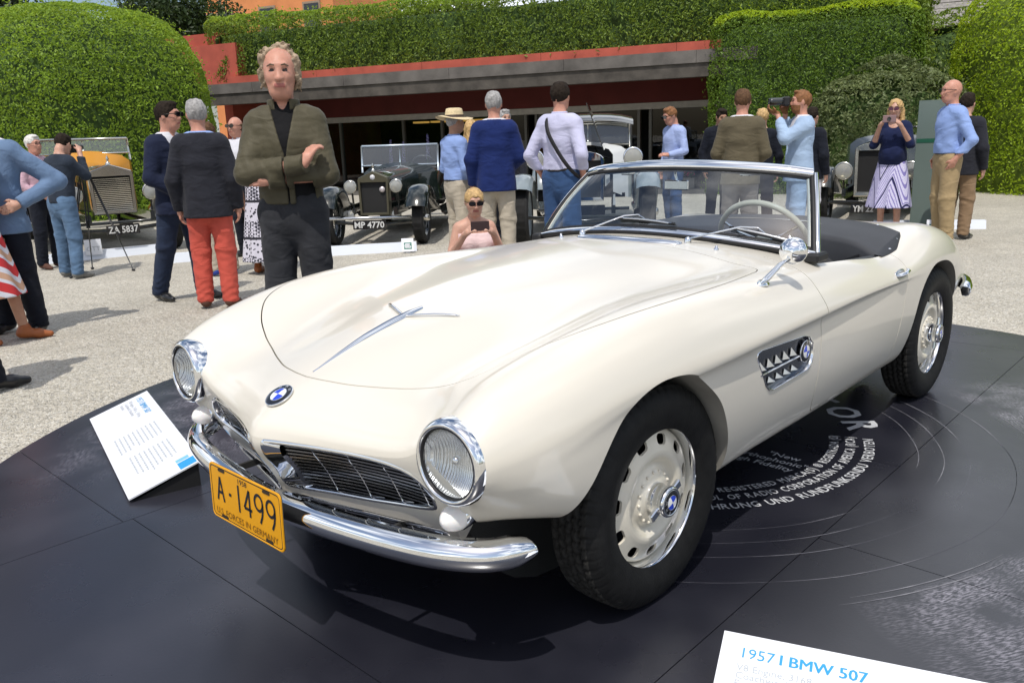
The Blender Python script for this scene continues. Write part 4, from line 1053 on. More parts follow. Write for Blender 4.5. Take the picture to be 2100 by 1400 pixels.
# ------------------------------------------------ cockpit
tub = MB()
fl = [(-1.0, .60), (-2.1, .60), (-2.1, -.60), (-1.0, -.60)]
tub.add([(x, y, .30) for x, y in fl]+[(x, y, .80) for x, y in fl], [[0, 1, 2, 3], [1, 0, 4, 5], [2, 1, 5, 6], [3, 2, 6, 7], [0, 3, 7, 4]], 0, False)
tub.build('cockpit_tub', [LEATHER], car)
for s in (1, -1):                                   # inner door cards
    P = [(-1.17, .672*s, .845), (-1.9, .672*s, .785), (-1.9, .62*s, .34), (-1.1, .62*s, .34)]
    m = MB(); m.add(P, [[0, 1, 2, 3] if s < 0 else [3, 2, 1, 0]], 0, False)
    rows = [[(x, (.683-.0*k)*s, z+.002) for k in (0,)]+[(x, .66*s, z+.006), (x, .645*s, z-.012), (x, .645*s, z-.05)] for x, z in ((-1.17, .838), (-1.5, .814), (-1.75, .798), (-1.92, .79))]
    m.grid(np.array(rows), 0, True, flip=s < 0); m.build('door_card', [LEATHER], car)
# dashboard
m = MB(); rows = []
for y in np.linspace(-.60, .60, 17):
    k = .03*(1-(y/.6)**2); x0 = -1.06+.05*(1-(y/.62)**2)*.6-.03*(y/.6)**2*1.6
    rows.append([(x0-.01, y, .872+k*1.6), (x0-.13, y, .872+k*1.3), (x0-.18, y, .855+k), (x0-.185, y, .80+k), (x0-.17, y, .68)])
m.grid(np.array(rows), 0, True, flip=True); dash = m.build('dashboard', [mat('dash_leather', (.03, .034, .04), rough=.4, bump=.1, bscale=250)], car)
for y in (.38, .26):
    m = MB(); m.lathe([(.045, 0), (.045, .012), (.04, .014), (.038, .008), (.0005, .008)], 20, frame((-1.235, y, .79), (-1, 0, .2), (0, 1, 0))); m.build('dial', [CHROME], dash)
# steering wheel
STW = mat('ivory_wheel_rim', (.62, .57, .44), rough=.4, coat=.3)
swc = np.array([-1.36, .375, .888]); swn = np.array([-.87, 0, .46]); Ms = frame(swc, swn, (0, 1, 0))
t = np.linspace(0, 2*math.pi, 48, endpoint=False); P = xf(np.c_[.198*np.cos(t), .198*np.sin(t), np.zeros(48)], Ms)
m = MB(); m.tube(P, .0125, 10, closed=True, up=tuple(swn)); stw = m.build('steering_wheel', [STW], car)
m = MB(); m.lathe([(.0005, .028), (.03, .024), (.042, .008), (.04, -.03)], 20, Ms); m.build('horn_boss', [STW], stw)
for a in (90, 210, 330):
    d = np.array([math.cos(rad(a)), math.sin(rad(a)), 0]); m = MB(); m.tube(xf([d*.03, d*.11-[0, 0, .012], d*.192], Ms), .006, 8); m.build('spoke', [CHROME], stw)
m = MB(); m.tube([swc, swc+np.array([.87, 0, -.46])*.30], .02, 10); m.build('column', [RUBBER], stw)
# seats
for y in (.33, -.33):
    seat = MB()
    rows = []
    for i, tt in enumerate(np.linspace(0, 1, 10)):
        z = .50+.30*tt; x = -1.78-.12*tt; w = .23-.05*tt**2; th = .055*(1-.4*tt)
        a = np.linspace(0, 2*math.pi, 16, endpoint=False); rows.append(np.stack([x+th*np.cos(a), y+w*np.sign(np.sin(a))*np.abs(np.sin(a))**.6, np.full(16, z)], -1))
    rows.append(np.repeat((rows[-1].mean(0)+[0, 0, .03])[None], 16, 0)*.3+rows[-1]*.7+[0, 0, .015])
    seat.grid(np.array(rows), 0, True, wv=True, flip=True); seat.add(rows[-1], [list(range(16))], 0, True)
    so = seat.build('seat', [LEATHER], car)
    m = MB(); m.box((-1.58, y, .46), (.44, .46, .14), bev=.05); m.build('cushion', [LEATHER], so)
# black cover over the folded roof
COV = np.array([(-1.80, .690), (-1.955, .700), (-2.13, .665), (-2.22, .57), (-2.33, .36), (-2.37, 0)])
rows = []
fr_ = np.array([(-1.80, .672, .805), (-1.845, .57, .846), (-1.875, .42, .864), (-1.89, .22, .872), (-1.895, 0, .874)])
bk_ = np.array([(-2.135, .662, .866), (-2.22, .55, .882), (-2.31, .40, .889), (-2.36, .21, .896), (-2.38, 0, .898)])
sd_ = np.array([(-1.955, .692, .812)])
f2, b2 = _arc(fr_), _arc(bk_); nn_ = len(f2)
for i in range(nn_):
    y = (f2[i]+b2[i])/2; hgt = .014*(1-abs(f2[i, 1])/.70)
    r = []
    for tt in np.linspace(0, 1, 12):
        p = f2[i]*(1-tt)+b2[i]*tt; p = p+[0, 0, hgt*math.sin(math.pi*tt**.8)]; r.append(p)
    r = [f2[i]+[0.015, 0, -.13]]+[f2[i]+[.012, 0, -.02]]+r+[b2[i]+[-.012, 0, -.02]]
    rows.append(r)
m = MB(); m.grid(np.array(rows), 0, True, flip=False)
for s, k in ((1, 0), (-1, -1)):
    R0 = rows[k]; e = [np.array(p) for p in R0[2:-1]]; out = []
    for j, p in enumerate(e):
        q, nn = on_body(p[0], .703 if p[0] > -2.0 else .70-.25*(-2.0-p[0])); q = q*[1, s, 1]; out.append([p, q+[0, 0, .006], q+[0, 0, -.004]])
    m.grid(np.array(out), 0, True, flip=(s > 0))
cov = m.build('roof_cover', [VINYL], car)
for x, y in ((-1.93, .690), (-2.07, .668), (-2.0, -.68), (-2.22, .53)):
    q, nn = on_body(x, y); m = MB(); m.sphere(q+[0, 0, .011], (.008, .008, .004), 10, 6); m.build('snap_stud', [CHROME], cov)
# ------------------------------------------------ dark inner boxes and guards added to block light, floor, rear bumper, lamps
m = MB(); m.box((-1.35, 0, .25), (2.9, 1.2, .03)); m.box((.14, 0, .46), (.50, .82, .20)); m.box((-.45, 0, .5), (.8, 1.15, .44)); m.box((-2.9, 0, .5), (.7, .8, .36))
m.box((.54, 0, .47), (.02, .9, .2)); m.box((0, 0, .33), (.06, 1.2, .05)); m.box((-2.48, 0, .33), (.07, 1.2, .07))
m.build('chassis_fill', [DARK], car)
for s in (1, -1):
    for x, r in ((0.06, .40), (-2.45, .40)):
        m = MB(); m.lathe([(.12, -.10), (.39, -.10)], 24, frame((x, .50*s, .40), (0, s, 0), (1, 0, 0))); m.build('inner_guard', [UNDER], car)
bumper([(-3.56, 0), (-3.555, .2), (-3.51, .42), (-3.42, .57), (-3.28, .675), (-3.10, .735), (-3.0, .75)], .085, .46, 'rear_bumper')
for s in (1, -1):
    m = MB(); m.sphere((-3.36, .50*s, .60), (.07, .035, .05), 14, 10); m.build('tail_lamp', [mat('red_lens', (.45, .01, .01), rough=.15, coat=1)], car)
    m = MB(); m.tube([(-3.35, .28*s, .28), (-3.50, .28*s, .27)], .022, 10); m.build('exhaust_pipe', [CHROME], car)
# ================================================================ hedges, building, trees
def leaf_mat(name, dark, light, tr=.35, rough=.45):
    m = bpy.data.materials.new(name); m.use_nodes = True; nt = m.node_tree; p = nt.nodes['Principled BSDF']; p.inputs['Roughness'].default_value = rough; p.inputs['Specular IOR Level'].default_value = .35
    g = nt.nodes.new('ShaderNodeNewGeometry'); cr = nt.nodes.new('ShaderNodeValToRGB'); cr.color_ramp.elements[0].color = (*dark, 1); cr.color_ramp.elements[1].color = (*light, 1)
    tc = nt.nodes.new('ShaderNodeTexCoord'); n = nt.nodes.new('ShaderNodeTexNoise'); n.inputs['Scale'].default_value = 1.3; n.inputs['Detail'].default_value = 4; nt.links.new(tc.outputs['Object'], n.inputs['Vector'])
    a = nt.nodes.new('ShaderNodeMath'); a.operation = 'MULTIPLY_ADD'; a.inputs[1].default_value = .55; b = nt.nodes.new('ShaderNodeMath'); b.operation = 'MULTIPLY'; b.inputs[1].default_value = .55
    nt.links.new(n.outputs['Fac'], b.inputs[0]); nt.links.new(g.outputs['Random Per Island'], a.inputs[0]); nt.links.new(b.outputs[0], a.inputs[2]); nt.links.new(a.outputs[0], cr.inputs['Fac']); nt.links.new(cr.outputs['Color'], p.inputs['Base Color'])
    t = nt.nodes.new('ShaderNodeBsdfTranslucent'); hs = nt.nodes.new('ShaderNodeHueSaturation'); hs.inputs['Value'].default_value = 1.5; hs.inputs['Hue'].default_value = .48; nt.links.new(cr.outputs['Color'], hs.inputs['Color']); nt.links.new(hs.outputs['Color'], t.inputs['Color'])
    mx = nt.nodes.new('ShaderNodeMixShader'); mx.inputs['Fac'].default_value = tr; o = nt.nodes['Material Output']
    nt.links.new(p.outputs['BSDF'], mx.inputs[1]); nt.links.new(t.outputs['BSDF'], mx.inputs[2]); nt.links.new(mx.outputs['Shader'], o.inputs['Surface']); return m
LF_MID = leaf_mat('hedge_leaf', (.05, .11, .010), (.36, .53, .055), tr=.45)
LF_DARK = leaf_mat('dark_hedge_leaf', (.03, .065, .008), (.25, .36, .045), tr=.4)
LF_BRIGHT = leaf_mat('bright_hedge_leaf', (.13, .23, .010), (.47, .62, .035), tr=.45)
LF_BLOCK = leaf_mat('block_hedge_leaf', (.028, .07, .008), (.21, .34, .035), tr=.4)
LF_GREY = leaf_mat('grey_shrub_leaf', (.05, .08, .025), (.25, .30, .12))
LF_TREE = leaf_mat('tree_leaf', (.010, .024, .006), (.05, .085, .02))
HCORE = mat('hedge_core', (.040, .075, .014), rough=.9, var=.4, vscale=9)
BARK = mat('bark', (.09, .065, .045), rough=.9, var=.3, vscale=12, bump=.5, bscale=30)
def leaves(name, P, N, size, material, parent, seed=0, droop=.35, spread=.75):
    """one folded leaf per point, facing roughly along N"""
    r = np.random.default_rng(seed); n = len(P)
    Nn = N+r.normal(0, spread, (n, 3)); Nn[:, 2] += .15; Nn /= np.linalg.norm(Nn, axis=1)[:, None]
    T = np.cross(Nn, r.normal(0, 1, (n, 3))); T /= np.linalg.norm(T, axis=1)[:, None]; B = np.cross(Nn, T)
    L = size*r.uniform(.6, 1.35, n)[:, None]; Wd = L*r.uniform(.38, .55, n)[:, None]
    b = P-T*L*.5; t = P+T*L*.5-Nn*L*droop*.5; l = P+B*Wd*.5+Nn*L*.12; rr = P-B*Wd*.5+Nn*L*.12
    V = np.stack([b, rr, t, l], 1).reshape(-1, 3)
    me = bpy.data.meshes.new(name); me.vertices.add(4*n); me.vertices.foreach_set('co', V.ravel()); me.loops.add(6*n); me.polygons.add(2*n)
    idx = np.array([0, 1, 2, 0, 2, 3])[None]+4*np.arange(n)[:, None]
    me.loops.foreach_set('vertex_index', idx.ravel()); me.polygons.foreach_set('loop_start', np.arange(0, 6*n, 3)); me.materials.append(material); me.update(calc_edges=True)
    return tag(link(name, me, parent), kind='stuff')
def vnoise(P, f, seed=0):
    r = np.random.default_rng(seed); o = np.zeros(len(P))
    for k in range(5):
        d = r.normal(0, 1, 3); d /= np.linalg.norm(d); o += np.sin(P@d*f*(1+.35*k)+r.uniform(0, 6.28))/(1+.4*k)
    return o/2.5
def sample_grid(Gs, n, seed=0):
    """n random points on a quad grid surface, area weighted, with normals"""
    r = np.random.default_rng(seed); a, b, c, d = Gs[:-1, :-1].reshape(-1, 3), Gs[1:, :-1].reshape(-1, 3), Gs[1:, 1:].reshape(-1, 3), Gs[:-1, 1:].reshape(-1, 3)
    nn = np.cross(c-a, d-b); ar = np.linalg.norm(nn, axis=1); k = r.choice(len(ar), n, p=ar/ar.sum()); u, v = r.random((2, n, 1))
    P = a[k]*(1-u)*(1-v)+b[k]*u*(1-v)+c[k]*u*v+d[k]*(1-u)*v; return P, nn[k]/(ar[k][:, None]+1e-12)
def rounded_block(c, ax, ay, w, d, h, rad_, z0=GZ, nz=10, power=6.0, top_dome=.0):
    """closed hedge surface: superellipse plan, rounded shoulders; grid rows go up"""
    t = np.linspace(0, 2*math.pi, 72, endpoint=True); e = 2/power
    X = np.sign(np.cos(t))*np.abs(np.cos(t))**e; Y = np.sign(np.sin(t))*np.abs(np.sin(t))**e
    rows = []
    for z, k in [(z0+(h-rad_-z0)*i/nz, 0) for i in range(nz+1)]+[(h-rad_+rad_*math.sin(a), 1-math.cos(a)) for a in np.linspace(0, math.pi/2, 6)[1:]]:
        sx = w/2-rad_*k; sy = d/2-rad_*k
        rows.append(np.array(c)[None]+np.outer(X*sx, ax)+np.outer(Y*sy, ay)+np.array([0, 0, z])[None])
    last = rows[-1]; cen = last.mean(0)
    for f_ in (.75, .5, .25, .02): rows.append(cen+(last-cen)*f_+[0, 0, top_dome*(1-f_**2)])
    return np.array(rows)
def inset(Gs, d):
    """the hedge surface moved inwards by d: plan normals for the walls, straight down for the top"""
    R = Gs[:, :-1]; T = np.roll(R, -6, 1)-np.roll(R, 6, 1); N2 = np.stack([T[..., 1], -T[..., 0]], -1); N2 /= np.linalg.norm(N2, axis=2)[..., None]+1e-6
    c = R.mean(1, keepdims=True); N2 *= np.sign(((R-c)[..., :2]*N2).sum(-1).mean(1))[:, None, None]; out = R.copy(); L = np.linalg.norm((R-c)[..., :2], axis=2)[..., None]
    mv = np.minimum(d, L*.6); out[..., :2] -= N2*mv; zt = Gs[..., 2].max(); hh = zt-Gs[..., 2].min(); out[..., 2] -= d*1.25*np.clip((R[..., 2]-(zt-hh*.45))/(hh*.45), 0, 1)
    return np.concatenate([out, out[:, :1]], 1)
def hedge(name, label, Gs, n, size, material, seed, cat='hedge', bump_=.10, keep=None, core=None, top_mat=None):
    th = thing(name, label, cat, tuple(Gs[0].mean(0)*[1, 1, 0]+[0, 0, GZ]))
    off = np.array(th.location)
    cen = Gs.reshape(-1, 3).mean(0)
    P, N = sample_grid(Gs, n, seed); sg = np.sign(((P-cen)*N).sum(1).mean()); N = N*sg
    ns = vnoise(P, 1.7, seed)*.5+vnoise(P, 5.0, seed+1)*.35+vnoise(P, 12, seed+2)*.25
    P = P+N*(bump_*ns[:, None]-np.random.default_rng(seed).uniform(0, .09, n)[:, None])
    rg_ = np.random.default_rng(seed+5); hole = (vnoise(P, 4.0, seed+9)+.5*vnoise(P, 9.0, seed+10)) < -.62
    k = ~hole | (rg_.random(n) < .35); P, N = P[k], N[k]
    shoot = rg_.random(len(P)) < .035; P = P+N*(shoot*rg_.uniform(.03, .14, len(P)))[:, None]+np.array([0, 0, .04])*shoot[:, None]
    m = MB(); Gc = inset(Gs, bump_*1.15+.13); m.grid(Gc-off, 0, True, flip=sg < 0); m.build('core', [core or HCORE], th)
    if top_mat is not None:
        u = N[:, 2] > .5; leaves('foliage', P[~u]-off, N[~u], size, material, th, seed); leaves('lit_top_growth', P[u]-off, N[u], size, top_mat, th, seed+1)  # young top leaves; brighter top and darker sides also put shading into colour
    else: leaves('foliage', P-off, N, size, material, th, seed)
    return th
FO = np.array([-14.3, -7.25, 0]); FA = np.array([.33, -.944, 0]); FN = np.array([.944, .33, 0])
def fp(s, n, z=0): return FO+FA*s+FN*n+np.array([0, 0, z])
# clipped dome on the left
Gd = rounded_block((-5.6, -17.6, 0), (1, 0, 0), (0, 1, 0), 5.0, 4.6, 4.35, 1.75, power=2.6, top_dome=.12)
hedge('topiary_dome', 'big round-topped clipped green hedge on the left behind the yellow vintage tourer', Gd, 70000, .072, LF_MID, 11)
Gd = rounded_block((-.6, -22.0, 0), (1, 0, 0), (0, 1, 0), 6.0, 4.0, 4.2, .5)
hedge('hedge', 'dark hedge at the far left edge, behind the round-topped dome', Gd, 16000, .11, LF_DARK, 12)
# block hedge right of the canopy, grey shrub before it, bright hedge at the right edge
Gd = rounded_block(fp(-1.93, -1.05), tuple(FA), tuple(FN), 4.1, 2.6, 3.70, .42, power=9)
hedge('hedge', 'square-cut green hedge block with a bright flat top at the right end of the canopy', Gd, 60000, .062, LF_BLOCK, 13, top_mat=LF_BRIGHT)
Gd = rounded_block(fp(-3.35, .55), tuple(FA), tuple(FN), 2.7, 1.6, 2.35, .75, power=2.4, top_dome=.25)
hedge('shrub', 'loose grey-green shrub in front of the square-cut hedge block', Gd, 17000, .085, LF_GREY, 14, cat='shrub', bump_=.22)
Gd = rounded_block((-17.1, 1.25, 0), (.30, .95, 0), (-.95, .30, 0), 9.8, 5.0, 4.75, 2.2, power=3.0, top_dome=.4)
hedge('hedge', 'tall sunlit yellow-green hedge at the right edge beside the bald man', Gd, 92000, .066, LF_BRIGHT, 15, core=mat('bright_core', (.11, .16, .018), rough=.9, var=.4, vscale=9))
Gd = rounded_block(fp(-5.0, -6.6), tuple(FA), tuple(FN), 3.2, 1.6, 3.9, .6, power=2.6, top_dome=.2)
hedge('shrub', 'dark shrub below the slate roof between the two clipped hedges', Gd, 9000, .10, LF_DARK, 17, cat='shrub', bump_=.2)
# hedge growing along the roof edge
Gd = rounded_block(fp(5.0, -1.25), tuple(FA), tuple(FN), 18.0, 2.0, 4.72, .30, z0=3.02, nz=6, power=14)
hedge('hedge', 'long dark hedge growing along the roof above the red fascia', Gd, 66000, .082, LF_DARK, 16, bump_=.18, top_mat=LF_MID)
# trees behind
def tree(loc, h, r, label, seed, n=9000, size=.16, material=LF_TREE):
    th = thing('tree', label, 'tree', loc); rg = np.random.default_rng(seed)
    m = MB(); m.tube([(0, 0, 0), (.05, .03, h*.3), (-.04, .06, h*.6), (.02, 0, h*.85)], [.22, .17, .12, .04], 10)
    for k in range(7):
        a = rg.uniform(0, 6.28); z = h*rg.uniform(.35, .75); m.tube([(0, 0, z), (r*.35*math.cos(a), r*.35*math.sin(a), z+.4), (r*.7*math.cos(a), r*.7*math.sin(a), z+.8)], [.08, .05, .02], 6)
    m.build('trunk', [BARK], th)
    C_ = []; 
    for k in range(26):
        v = rg.normal(0, 1, 3); v /= np.linalg.norm(v); C_.append(np.array([0, 0, h*.68])+v*np.array([r, r, h*.36])*rg.uniform(.3, .85))
    C_ = np.array(C_); k = rg.integers(0, len(C_), n); v = rg.normal(0, 1, (n, 3)); v /= np.linalg.norm(v, axis=1)[:, None]
    P = C_[k]+v*(r*.36)*rg.uniform(.55, 1, (n, 1)); leaves('crown', P, v, size, material, th, seed, spread=.9)
    return th
tree(tuple(fp(22.5, -8.0, GZ)), 7.8, 3.2, 'dark evergreen tree between the round-topped dome and the orange house', 21, 15000, .2)
tree(tuple(fp(-1.0, -14.0, GZ)), 8.0, 3.0, 'broad dark tree rising behind the right half of the roof hedge', 25, 14000, .2)
tree(tuple(fp(13.0, -13.5, GZ)), 7.4, 3.0, 'dark tree behind the middle of the roof hedge, right of the orange house', 27, 14000, .2)
tree((-6.5, -27.5, GZ), 8.6, 3.0, 'dark tree directly behind the round-topped dome', 26, 14000, .2)
tree(tuple(fp(-3.55, -4.2, GZ)), 5.3, .95, 'dark green tree rising behind the square-cut hedge block', 22, 7000, .10, LF_DARK)
tree((.5, -30.0, GZ), 8.5, 3.2, 'large dark tree behind the hedges at the far left', 24, 12000, .2)
tree((-25.0, -2.6, GZ), 4.2, 1.2, 'small yellowish tree beside the slate-roofed house', 23, 4000, .12, LF_BRIGHT)
# ---------------------------------------------------------------- pavilion with canopy
CONC = mat('weathered_concrete', (.115, .105, .095), rough=.9, var=.35, vscale=2.2, bump=.3, bscale=14)
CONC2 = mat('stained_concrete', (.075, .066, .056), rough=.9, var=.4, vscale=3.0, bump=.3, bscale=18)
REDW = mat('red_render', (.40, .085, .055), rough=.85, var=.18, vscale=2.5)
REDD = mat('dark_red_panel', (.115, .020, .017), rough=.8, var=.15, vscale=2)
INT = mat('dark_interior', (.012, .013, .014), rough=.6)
ALU = mat('bronze_frame', (.12, .115, .10), rough=.45, metal=.3)
pav = thing('pavilion', 'low garden pavilion with grey concrete canopy, red fascia and dark glass front', 'building', tuple(fp(7, -4, GZ)))
pl = np.array(pav.location)
Rf = np.stack([FA, FN, [0, 0, 1]], 1)
def fbox(mb, s0, s1, n0, n1, z0, z1, mi=0, bev=0): mb.box(fp((s0+s1)/2, (n0+n1)/2, (z0+z1)/2)-pl, (s1-s0, n1-n0, z1-z0), R=Rf*[-1, 1, 1] if False else Rf@np.diag([1, 1, 1]), mi=mi, bev=bev)
# facia panels, each a slab of its own
sx = [-.9, .35, 3.3, 6.2, 9.2, 12.1, 14.25]
for k in range(len(sx)-1):
    m = MB(); fbox(m, sx[k]+.004, sx[k+1]-.004, -.30, .02, 2.69, 2.945); m.build('fascia_panel', [CONC], pav)
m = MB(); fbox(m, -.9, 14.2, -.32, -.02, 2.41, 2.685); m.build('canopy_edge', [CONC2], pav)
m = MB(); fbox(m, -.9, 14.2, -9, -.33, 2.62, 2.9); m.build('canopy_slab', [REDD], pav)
rs = [-.9, .8, 3.9, 7.0, 10.1, 13.0]
for k in range(len(rs)-1):
    m = MB(); fbox(m, rs[k]+.004, rs[k+1]-.004, -.42, -.12, 2.95, 3.13); m.build('red_upstand', [REDW], pav)
m = MB(); fbox(m, 12.75, 15.6, -1.7, -.25, 2.95, 4.0); fbox(m, 13.6, 15.6, -1.9, -.6, 4.0, 4.35); m.build('red_wall', [REDW], pav)
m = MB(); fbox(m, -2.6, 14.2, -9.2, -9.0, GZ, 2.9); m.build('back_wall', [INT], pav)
m = MB(); fbox(m, 13.9, 14.2, -9, -1.2, GZ, 2.62); m.build('end_wall', [REDW], pav)
# red beam and glazing set back under the canopy
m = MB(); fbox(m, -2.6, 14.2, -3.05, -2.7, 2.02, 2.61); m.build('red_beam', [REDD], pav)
m = MB(); fbox(m, -2.6, 14.0, -2.98, -2.80, 1.86, 2.015); m.build('transom', [mat('grey_frame', (.45, .43, .39), rough=.5, var=.1)], pav)
for s in (-1.3, .35, 2.05, 2.35, 5.15, 5.45, 8.0, 9.25, 11.4, 13.6):
    m = MB(); fbox(m, s-.035, s+.035, -2.95, -2.83, GZ, 1.858); m.build('mullion', [ALU], pav)
DG = _thin_glass('shop_glass', (.42, .45, .46), 1.4)
for a, b in ((-2.6, .31), (.39, 2.01), (2.39, 5.11), (5.49, 7.96), (8.04, 11.36), (11.44, 13.56)):
    m = MB(); P = [fp(a, -2.89, GZ)-pl, fp(b, -2.89, GZ)-pl, fp(b, -2.89, 1.855)-pl, fp(a, -2.89, 1.855)-pl]; m.add(P, [[0, 1, 2, 3]], 0, False); m.build('pane', [DG], pav)
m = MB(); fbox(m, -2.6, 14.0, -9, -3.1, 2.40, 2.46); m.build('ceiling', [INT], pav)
LAMPM = mat('lamp_strip', (.9, .6, .2), rough=.5); LAMPM.node_tree.nodes['Principled BSDF'].inputs['Emission Color'].default_value = (1, .55, .12, 1); LAMPM.node_tree.nodes['Principled BSDF'].inputs['Emission Strength'].default_value = .9
for s in (7.0, 7.6, 8.2, 8.9, 9.5):
    m = MB(); fbox(m, s-.2, s+.2, -4.5, -4.2, 1.78, 1.83); m.build('ceiling_lamp', [LAMPM], pav)
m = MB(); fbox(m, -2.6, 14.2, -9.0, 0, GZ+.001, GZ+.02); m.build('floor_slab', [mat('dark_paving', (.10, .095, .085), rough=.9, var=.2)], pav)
# ---------------------------------------------------------------- houses further up
def house(name, label, c, ax, w, d, z0, h, wall, roof=None, rh=1.2, slates=False):
    ax = np.array(ax, float); ax /= np.linalg.norm(ax); ay = np.array([-ax[1], ax[0], 0]); th = thing(name, label, 'house', (c[0], c[1], GZ)); R = np.stack([ax, ay, [0, 0, 1]], 1)
    m = MB(); m.box((0, 0, (z0+h)/2), (w, d, h-z0), R=R); m.build('wall', [wall], th)
    return th, R
ORW = mat('orange_render', (.62, .235, .085), rough=.85, var=.12, vscale=1.2); TAN = mat('tan_render', (.50, .33, .20), rough=.85, var=.12, vscale=1.2)
h1, R1 = house('house', 'orange rendered house above the roof hedge, behind the jacket man', fp(24.2, -19, 0)[:2], FA, 7.6, 6, GZ, 9.5, ORW)
for s in (-2.6, 0, 2.6):
    m = MB(); m.box(R1@np.array([s, 3.02, 6.9]), (1.0, .08, 1.7), R=R1, mi=0); f_ = m.build('window', [mat('window_frame', (.30, .22, .15), rough=.6)], h1)
    m = MB(); m.box(R1@np.array([s, 3.065, 6.9]), (.82, .03, 1.5), R=R1); m.build('pane', [mat('dark_pane', (.03, .035, .04), rough=.1)], f_)
m = MB(); m.box(R1@np.array([0, 3.03, 5.55]), (7.6, .10, .14), R=R1); m.build('string_course', [TAN], h1)
h2, R2 = house('house', 'tan house with a grey slate roof glimpsed above the hedges at upper right', fp(-5.6, -13.5, 0)[:2], FA, 8.0, 5, GZ, 4.0, TAN)
SL = mat('slate', (.16, .15, .14), rough=.8, col2=(.30, .28, .25), vscale=5)
rf = None
me_ = None; rg = np.random.default_rng(3)
roofo = MB(); roofo.add([R2@np.array(v) for v in ((-4.2, 2.9, 4.01), (4.2, 2.9, 4.01), (4.2, 0, 6.25), (-4.2, 0, 6.25), (-4.2, -2.9, 4.01), (4.2, -2.9, 4.01))], [[0, 1, 2, 3], [3, 2, 5, 4]], 0, False); roofo = roofo.build('roof', [SL], h2)
sm = MB(); sm.box((0, 0, 0), (.345, .36, .03)); sme = sm.mesh('slate', [SL]); pit = math.atan2(2.24, 2.9)
cnt = 0
for j in range(12):
    for i in range(24):
        if cnt >= 288: break
        v = (j+.5)/12; x = -4.15+(i+.5)*.346+(.17 if j % 2 else 0); y = 2.9*(1-v)+.05; z = 4.01+2.24*v+.05
        o = bpy.data.objects.new('slate', sme); COL.objects.link(o); o.parent = roofo
        Mx = np.eye(4); Mx[:3, :3] = R2@np.array(Matrix.Rotation(-pit+rad(4)+rg.normal(0, .015), 3, 'X')); Mx[:3, 3] = R2@np.array([x, y, z]); o.matrix_basis = Matrix(Mx); cnt += 1
m = MB(); m.box(R2@np.array([-.9, 1.6, 5.4]), (.55, .55, 1.8), R=R2); m.box(R2@np.array([-.9, 1.6, 6.34]), (.70, .70, .08), R=R2); m.build('chimney', [mat('chimney_plaster', (.60, .44, .33), rough=.9)], h2)
# ================================================================ people: blended distance fields turned into smooth meshes
def surface_nets(fn, lo, hi, h):
    """naive surface nets of fn(points)->distance (inside < 0); coarse pass first so only cells near the surface are evaluated"""
    lo = np.asarray(lo, float); hi = np.asarray(hi, float); n = np.ceil((hi-lo)/(4*h)).astype(int)+1
    ax = [lo[k]+np.arange(n[k])*4*h for k in range(3)]
    Pc = np.stack(np.meshgrid(*ax, indexing='ij'), -1); Dc = fn(Pc.reshape(-1, 3)).reshape(n)
    N = (n-1)*4+1
    D = np.repeat(np.repeat(np.repeat(np.sign(Dc)*1.0, 4, 0), 4, 1), 4, 2)[:N[0], :N[1], :N[2]]
    near = np.abs(Dc) < 4*h*1.9
    m8 = near[:-1, :-1, :-1]
    for a in (0, 1):
        for b in (0, 1):
            for c in (0, 1): m8 = m8 | near[a:n[0]-1+a, b:n[1]-1+b, c:n[2]-1+c]
    msk = np.zeros(N, bool); idx = np.argwhere(m8)*4
    for a in range(5):
        for b in range(5):
            for c in range(5): msk[idx[:, 0]+a, idx[:, 1]+b, idx[:, 2]+c] = True
    I = np.argwhere(msk)
    if len(I) == 0: return np.zeros((0, 3)), np.zeros((0, 4), int)
    D[msk] = fn(lo+I*h)
    # outermost shell must be outside
    for k in range(3):
        sl = [slice(None)]*3; sl[k] = 0; D[tuple(sl)] = np.maximum(D[tuple(sl)], 1e-4); sl[k] = -1; D[tuple(sl)] = np.maximum(D[tuple(sl)], 1e-4)
    S = D < 0
    c8 = sum(S[a:N[0]-1+a, b:N[1]-1+b, c:N[2]-1+c].astype(np.int8) for a in (0, 1) for b in (0, 1) for c in (0, 1))
    act = (c8 > 0) & (c8 < 8); A = np.argwhere(act)
    vid = np.full(act.shape, -1, int); vid[act] = np.arange(len(A))
    acc = np.zeros((len(A), 3)); cnt = np.zeros(len(A))
    cor = [(a, b, c) for a in (0, 1) for b in (0, 1) for c in (0, 1)]
    for p in cor:
        for k in range(3):
            if p[k]: continue
            q = list(p); q[k] = 1
            d0 = D[A[:, 0]+p[0], A[:, 1]+p[1], A[:, 2]+p[2]]; d1 = D[A[:, 0]+q[0], A[:, 1]+q[1], A[:, 2]+q[2]]
            x = (d0 < 0) != (d1 < 0); t = np.where(x, d0/(d0-d1+1e-12), 0)
            v = np.repeat(np.array(p, float)[None], len(A), 0); v[:, k] += t
            acc[x] += v[x]; cnt[x] += 1
    V = lo+(A+acc/np.maximum(cnt, 1)[:, None])*h
    F = []
    for k in range(3):
        i, j = [(1, 2), (2, 0), (0, 1)][k]
        s0 = [slice(1, N[q]-1) for q in range(3)]; s0[k] = slice(0, N[k]-1); s1 = list(s0); s1[k] = slice(1, N[k])
        a, b = S[tuple(s0)], S[tuple(s1)]; E = np.argwhere(a != b); 
        if len(E) == 0: continue
        org = np.array([s.start for s in s0]); pos = E+org; ins = a[tuple(E.T)]
        def cell(di, dj):
            p = pos.copy(); p[:, i] += di; p[:, j] += dj; return vid[p[:, 0], p[:, 1], p[:, 2]]
        q = np.stack([cell(-1, -1), cell(0, -1), cell(0, 0), cell(-1, 0)], 1)
        q[~ins] = q[~ins][:, ::-1]; F.append(q)
    F = np.concatenate(F); F = F[(F >= 0).all(1)]
    return V, F
